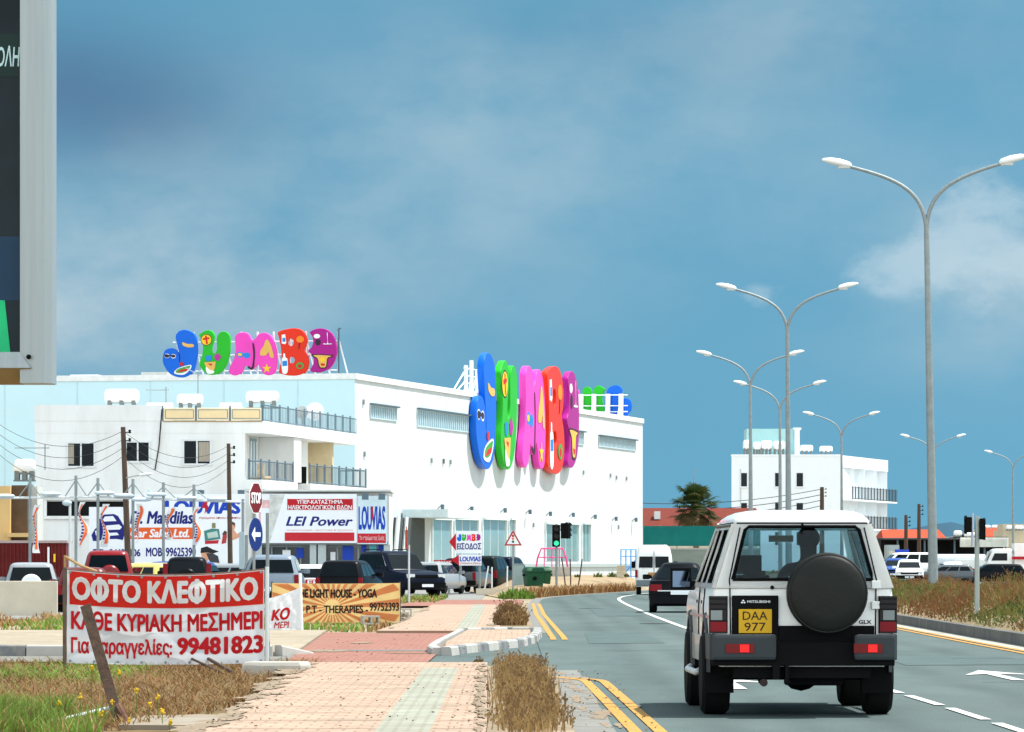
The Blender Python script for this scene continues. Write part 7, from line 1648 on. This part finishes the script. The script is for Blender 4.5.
# right-hand traffic light seen edge-on
TX = PX(977, 96.5); T3 = thing('traffic_light', 'traffic light with dark heads back to back on a grey pole in the median weeds', 'traffic light', (TX, 96.5, .18))
zT = lambda py: PZ(py, 96.5) - .18
m = MB(); m.tube([(0, 0, -.05), (0, 0, zT(516))], .048, 10); m.build('pole', mat('pole_grey_green', (.36, .40, .37), .6, .2, var=.08), T3)
def head3(x0, x1, zt, zb):
    m = MB(); m.box(x0, x1, -.10, .10, zb, zt); hd = m.build('signal_head', black_pl, T3, bevel=.012)
    s_ = -1 if x0 < 0 else 1; xo = x0 if s_ < 0 else x1
    for i in range(3):
        z = zt - (i + .5) * (zt - zb) / 3; k = MB(); k.lathe([(.075, -.02), (.08, .03)], 12, 'x', (xo, 0, z)); k.build('visor', black_pl, hd)
head3(-.225, -.115, zT(517), zT(532.5)); head3(.05, .13, zT(518.5), zT(539.5))
m = MB(); m.box(-.10, -.075, -.12, .12, zT(546), zT(513)); m.build('backing_board', mat('board_lilac', (.45, .50, .58), .5), T3)

# ------------------------------------------------------------------ distant white flats
FY = 520.0; fx0 = PX(731.5, FY); f_ = lambda px: PX(px, FY) - fx0; g_ = lambda py: PZ(py, FY)
FB = thing('apartment_building', 'distant white block of flats with balconies on its right side and roof tanks', 'apartment block', (fx0, FY, 0))
W_ = f_(842); ZF = g_(455.5); dpt = 26.0; skew = PX(888, FY + dpt) - PX(842, FY)
m = MB(); 
m.prism([(0, 0), (W_, 0), (W_ + skew - 1.6, dpt), (1.6, dpt)], -.1, ZF - .02) ; wl = m.build('wall', mat('far_white', (.76, .81, .84), .8, var=.02), FB)
def sdp(t, inn=0): return (W_ + skew * t / dpt - inn, t)
m = MB(); m.prism([(W_ + .01, .01), sdp(dpt), (W_ + skew - 1.58, dpt), (W_ - .0 + .012, 1.0)], g_(467), ZF + .02); m.prism([(-.06, -.06), (W_ + .06, -.06), (W_ + .06, .0), (-.06, .0)], ZF - .1, ZF + .12); m.build('parapet', MATS['far_white'], FB)
for zt_, zb_ in ((g_(499), g_(500.5)), (g_(528), g_(529.5)), (g_(556), g_(557.5))):
    m = MB(); m.prism([(W_ + .02, .3), (W_ + skew * .3 / dpt + 1.1, .3), (W_ + skew + 1.0, dpt), (W_ + skew - 1.55, dpt)], zb_, zt_); m.build('balcony_slab', MATS['far_white'], FB)
    a = (W_ + 1.1, .3); c = (W_ + skew + 1.0, dpt)
    if zt_ > 5: railing([a, c], zt_, 1.25, .3, parent=FB, mm=mat('far_rail', (.05, .06, .06), .6))
for k, t in enumerate((6.5, 13, 19.5, 25.6)):
    m = MB(); q = sdp(t); m.prism([(q[0] - 1.6 - .3, q[1] - .12), (q[0] - .02, q[1] - .12), (q[0] - .02, q[1] + .12), (q[0] - 1.6 - .3, q[1] + .12)], 0, g_(466.8)); m.build('divider', MATS['far_white'], FB)
m = MB(); m.prism([sdp(.9, 1.55), (W_ + skew - 1.52, dpt - .1), (W_ + skew - 1.60, dpt - .1), sdp(.9, 1.66)], g_(556), g_(467.2)); m.build('loggia_shade_panel', mat('loggia_shade_tan', (.34, .29, .22), .85), FB)  # tan panel over the recessed wall, balcony shade put into its colour
for lvl in (g_(499), g_(528)):
    for t in (4.0, 10.0, 16.5, 23): m = MB(); q = sdp(t, 1.62); m.box(q[0] - .5, q[0] + .03 + .12, q[1] - .8, q[1] + .8, lvl + .1, lvl + 2.2); m.build('balcony_door', dark_in, FB)
for a, b_ in ((741, 747), (775, 781), (796.5, 803)):
    for t_, bt in ((473, 486.5), (503, 516), (532, 545)):
        m = MB(); m.box(f_(a), f_(b_), -.03, -.004, g_(bt), g_(t_)); w__ = m.build('window', glass_dark, FB)
        m = MB(); m.box(f_(a) - .1, f_(b_) + .1, -.22, -.004, g_(bt) - .12, g_(bt)); m.box(f_(a) - .06, f_(a), -.08, -.004, g_(bt), g_(t_)); m.box(f_(b_), f_(b_) + .06, -.08, -.004, g_(bt), g_(t_)); m.build('sill', MATS['far_white'], w__)
m = MB(); m.box(f_(739.5), f_(747), -.04, -.031, g_(523), g_(469)) if False else m.box(f_(740), f_(740.9), -.06, -.031, g_(520), g_(469)); m.build('drain_pipe', mat('pipe_grey', (.5, .55, .56), .6), FB)
m = MB(); m.box(f_(748), f_(798), 3, 9, ZF, g_(428)); m.build('stair_tower', mat('tower_turquoise', (.36, .60, .60), .7, var=.03), FB)
m = MB(); m.box(f_(796), f_(801), 2.4, 2.9, ZF, g_(428)); m.box(f_(795), f_(802.5), 2.2, 9, g_(429), g_(427)); m.build('tower_fin', MATS['far_white'], FB)
for k, (a, b_, t_) in enumerate(((743, 752, 440), (753, 761, 442), (761, 772, 440.5), (773, 785, 441), (800, 813, 445), (819.5, 832.5, 446))):
    tank(a, b_, t_, 454.5, FY + 1.0, ('white roof tank at the left end of the row on the distant flats', 'second white roof tank from the left on the distant flats', 'third white roof tank from the left on the distant flats', 'white roof tank touching the turquoise stair tower on the distant flats', 'white roof tank just right of the turquoise stair tower', 'lone white roof tank at the right end of the distant flats')[k], 'roof tanks on the distant flats')
wpole(822, 487, 455, .22, 'dark wooden pole before the distant white flats')
wires('overhead_wire', 'thin wire crossing in front of the distant white flats', (PX(640, 450), 450, PZ(503, 450)), (PX(822, 455), 455, PZ(489, 455)), 4, .5, .5, .03)
wpole(906, 515, 390, .16, 'shorter dark pole before the black shed and orange roof')
wpole(919, 504, 400, .16, 'taller dark pole before the black shed and orange roof')
# red roofed houses, mesh fence, palm
def gable(name, label, px0, px1, pe, pr, Y, wallm, dep=10, roofm=red_tile, hip=True, base=-.1, grp=None):
    x0 = PX(px0, Y); W_ = PX(px1, Y) - x0; t = thing(name, label, 'house', (x0, Y, 0), 0, grp); ze, zr = PZ(pe, Y), PZ(pr, Y + dep / 2)
    m = MB(); m.box(.2, W_ - .2, .2, dep, base, ze); m.build('wall', wallm, t)
    h_ = min(W_ * .2, 3) if hip else .01
    m = MB(); m.add([(-.3, -.3, ze), (W_ + .3, -.3, ze), (W_ + .3, dep + .3, ze), (-.3, dep + .3, ze), (h_, dep / 2, zr), (W_ - h_, dep / 2, zr)], [(0, 1, 5, 4), (1, 2, 5), (2, 3, 4, 5), (3, 0, 4), (3, 2, 1, 0)]); m.build('roof', roofm, t)
    return t
hw1 = gable('house', 'house with a long dull red tiled roof behind the green mesh fence and palm', 634, 760, 526, 508, 440, cream_wall, 14, mat('dull_red_tile', (.135, .022, .012), .85, var=.15, scale=1.5), False)
m = MB(); m.box(PX(655, 440) - PX(634, 440), PX(661, 440) - PX(634, 440), 2, 3.5, PZ(519, 440), PZ(511, 440)); m.build('chimney', steel_pale, hw1)
gable('house', 'house with a bright orange tiled roof behind the black shed on the right', 886, 944, 539, 529.5, 470, white_paint, 12, mat('orange_tile', (.40, .055, .018), .8, var=.15, scale=1), False)
gable('house', 'small house with an orange hipped roof at the far right beside white tanks', 984, 1006, 537, 528.5, 560, white_paint, 10, MATS['orange_tile'])
MF = thing('mesh_fence', 'tall turquoise mesh screen fence on a grey block wall', 'fence', (PX(643.5, 402), 402, 0)); L_ = PX(760, 402) - PX(643.5, 402)
m = MB(); m.box(0, L_, .0, .04, PZ(546, 402), PZ(526, 402)); m.build('mesh', mat('green_mesh', (.004, .15, .14), .7, var=.12, scale=.8, dirt=(.02, .17, .15), dscale=.4), MF)
m = MB()
for k in range(8): m.tube([(L_ * k / 7, .08, 0), (L_ * k / 7, .08, PZ(525.5, 402))], .05, 6)
m.build('post', steel, MF)
m = MB(); m.box(0, L_, -.12, -.0, -.05, PZ(549.5, 402)); m.build('block_wall', mat('block_grey', (.20, .24, .22), .9, var=.15, scale=1, stretch=(.5, 1, 3)), MF)
m = MB(); m.box(-.02, L_, -.15, .0, PZ(549.5, 402) + .002, PZ(548, 402)); m.build('coping', mat('coping_grey', (.36, .38, .36), .9), MF)
# palm: trunk, leaves arching out
PYY = 425.0; PM = thing('palm_tree', 'bushy fan palm rising behind the turquoise mesh fence', 'palm tree', (PX(695, PYY), PYY, 0)); zc = PZ(506, PYY)
m = MB(); m.tube([(0, 0, -.1), (.1, 0, zc * .5), (0, 0, zc + .2)], [.32, .26, .3], 10); m.build('trunk', mat('palm_trunk', (.16, .11, .07), .95, var=.4, scale=4, stretch=(1, 1, 3)), PM)
pr_ = random.Random(5)
fr_m = [mat('palm_green', (.028, .05, .010), .7, var=.3, trans=.2), mat('palm_olive', (.055, .065, .016), .7, var=.3, trans=.2), mat('palm_dead', (.10, .07, .03), .85, var=.3)]
m = MB()
for i in range(120):
    el = pr_.uniform(-1.15, 1.45); azm = pr_.uniform(0, 6.283); L_ = pr_.uniform(1.25, 2.2); 
    d = Vector((math.cos(azm) * math.cos(el), math.sin(azm) * math.cos(el), math.sin(el))); o = Vector((0, 0, zc + pr_.uniform(-.6, .4)))
    tip = o + d * L_ * .75 - Vector((0, 0, .12 * L_)); m.m = 2 if el < -.5 else pr_.choice((0, 0, 1))
    m.tube([tuple(o), tuple(o.lerp(tip, .5) + Vector((0, 0, .06))), tuple(tip)], .025, 4)
    side_ = d.cross(Vector((0, 0, 1)));  side_ = side_.normalized() if side_.length > .05 else Vector((1, 0, 0)); upv = side_.cross(d)
    for j in range(17):                      # fan blades
        a = (j / 16 - .5) * 2.9; dd = (d * math.cos(a) + side_ * math.sin(a)).normalized(); l = L_ * .62 * (1 - .25 * abs(a) / 1.5) * pr_.uniform(.85, 1.1)
        pw = side_.cross(dd) if False else upv.cross(dd).normalized() * .045; e1 = tip + dd * l * .6 + Vector((0, 0, -.02)); e2 = tip + dd * l - Vector((0, 0, l * .28))
        m.add([tip - pw * .4, tip + pw * .4, e1 + pw, e1 - pw, e2], [(0, 1, 2, 3), (3, 2, 4)])
m.build('crown', fr_m, PM, fix=False)
an = MB(); an.tube([(PX(694, 426), 426, PZ(487, 426)), (PX(694, 426), 426, PZ(468, 426))], .03, 4); tag(an.build('antenna', steel, None), 'thin aerial mast rising out of the palm crown', 'antenna')
# shed, tanks and buildings at the far right
SDY = 430.0; s0 = PX(886, SDY); SD_ = thing('open_shed', 'long open black-shadowed shed with a pale corrugated roof strip', 'shed', (s0, SDY, 0)); sx = lambda px: PX(px, SDY) - s0; sz_ = lambda py: PZ(py, SDY)
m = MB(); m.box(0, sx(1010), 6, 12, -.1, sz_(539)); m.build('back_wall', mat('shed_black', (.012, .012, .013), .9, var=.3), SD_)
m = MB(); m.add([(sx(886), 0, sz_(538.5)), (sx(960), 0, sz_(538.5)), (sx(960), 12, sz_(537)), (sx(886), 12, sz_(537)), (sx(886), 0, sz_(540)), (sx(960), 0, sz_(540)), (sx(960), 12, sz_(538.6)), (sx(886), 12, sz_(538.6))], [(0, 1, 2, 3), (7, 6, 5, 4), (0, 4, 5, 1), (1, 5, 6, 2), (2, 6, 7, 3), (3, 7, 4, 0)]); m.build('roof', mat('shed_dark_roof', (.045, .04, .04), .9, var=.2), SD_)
m = MB(); n = 40; L_ = sx(1008) - sx(960)
pts = [(sx(960) + L_ * i / (2 * n), (.0 if i % 2 else .10)) for i in range(2 * n + 1)]
m.prism([(x, y - .3) for x, y in pts] + [(sx(1008), .2), (sx(960), .2)], sz_(547), sz_(537.5)); m.build('corrugated_fascia', mat('corrugated_pale', (.80, .80, .74), .6, var=.12, scale=1), SD_)
m = MB(); m.box(sx(960), sx(1008), -.2, 12, sz_(537.4), sz_(536.8)); m.build('roof_strip', mat('shed_dark_roof', (.045, .04, .04), .9), SD_)
for px in (898, 925, 955, 985, 1006): m = MB(); m.tube([(sx(px), .4, -.1), (sx(px), .4, sz_(540))], .09, 6); m.build('post', frame_dark, SD_)
m = MB(); m.box(0, sx(898), -1.5, 2, -.1, sz_(545)); m.build('site_office', mat('office_grey', (.36, .42, .42), .7), SD_)
m = MB(); m.box(sx(888), sx(896), -1.54, -1.505, sz_(556), sz_(551)); m.build('office_sign', mat('office_sign_cream', (.62, .58, .44), .6), SD_)
BG = thing('flat_roofed_house', 'beige flat-roofed building at the right edge behind the lorries', 'house', (PX(1003, 500), 500, 0)); m = MB(); m.box(0, 14, 0, 10, -.1, PZ(530, 500)); m.box(.0, 3.2, .01, 6, PZ(530, 500), PZ(524, 500)); m.box(1.2, 9, -3, -.01, -.1, PZ(545, 500)); m.build('wall', mat('beige_render', (.50, .44, .32), .85), BG)
for a, b_, t_, bt, Y, lab in ((953.5, 962, 530.5, 536.5, 480, 'white roof tank left of a pair beyond the black shed'), (964, 975, 532, 537.5, 480, 'white roof tank right of a pair beyond the black shed'), (982, 990.5, 525, 528.8, 566, 'white roof tank above the small orange roof, left one'), (991.5, 1000, 525, 528.8, 566, 'white roof tank above the small orange roof, right one'), (1006, 1013.5, 525.5, 530, 499, 'white roof tank on the beige building, left one'), (1015, 1023.5, 525.5, 530, 499, 'white roof tank at the right edge on the beige building')):
    tank(a, b_, t_, bt, Y, lab, None, False)
# the houses that carry those tanks
for px0, px1, py, Y, lab in ((951, 978, 536.5, 481, 'low white flat-roofed house beyond the black shed'), (979, 1002, 528.8, 572, 'white flat-roofed house behind the small orange roof')):
    t = thing('flat_roofed_house', lab, 'house', (PX(px0, Y), Y, 0)); m = MB(); m.box(0, PX(px1, Y) - PX(px0, Y), -.5, 9, -.1, PZ(py, Y) - .02); m.build('wall', white_paint, t)
    m = MB(); m.box(1, 2, -.54, -.505, 3, 4.2); m.build('window', glass_dark, t)
# litter in the median
for px, py, Y, s_, mm, lab in ((934, 597, 119, .28, mat('paper_orange', (.70, .36, .17), .8), 'crumpled orange paper scrap among the median weeds'), (970, 592, 150, .16, sign_white, 'small white litter scrap in the weeds near the median pole'), (950, 597, 121, .14, sign_white, 'small white scrap beside the orange paper in the weeds')):
    m = MB(); vs = [(s_ * (.5 * math.cos(a) * (1 + .4 * math.sin(3 * a))), .1 * math.sin(5 * a), s_ * (.7 * math.sin(a) + .2 * math.cos(2 * a))) for a in (2 * math.pi * j / 9 for j in range(9))]
    m.loft([vs, [(x, y + .03, z) for x, y, z in vs]]); o = m.build('paper_scrap', mm, None); o.location = (PX(px, Y), Y, PZ(py, Y)); tag(o, lab, 'litter')
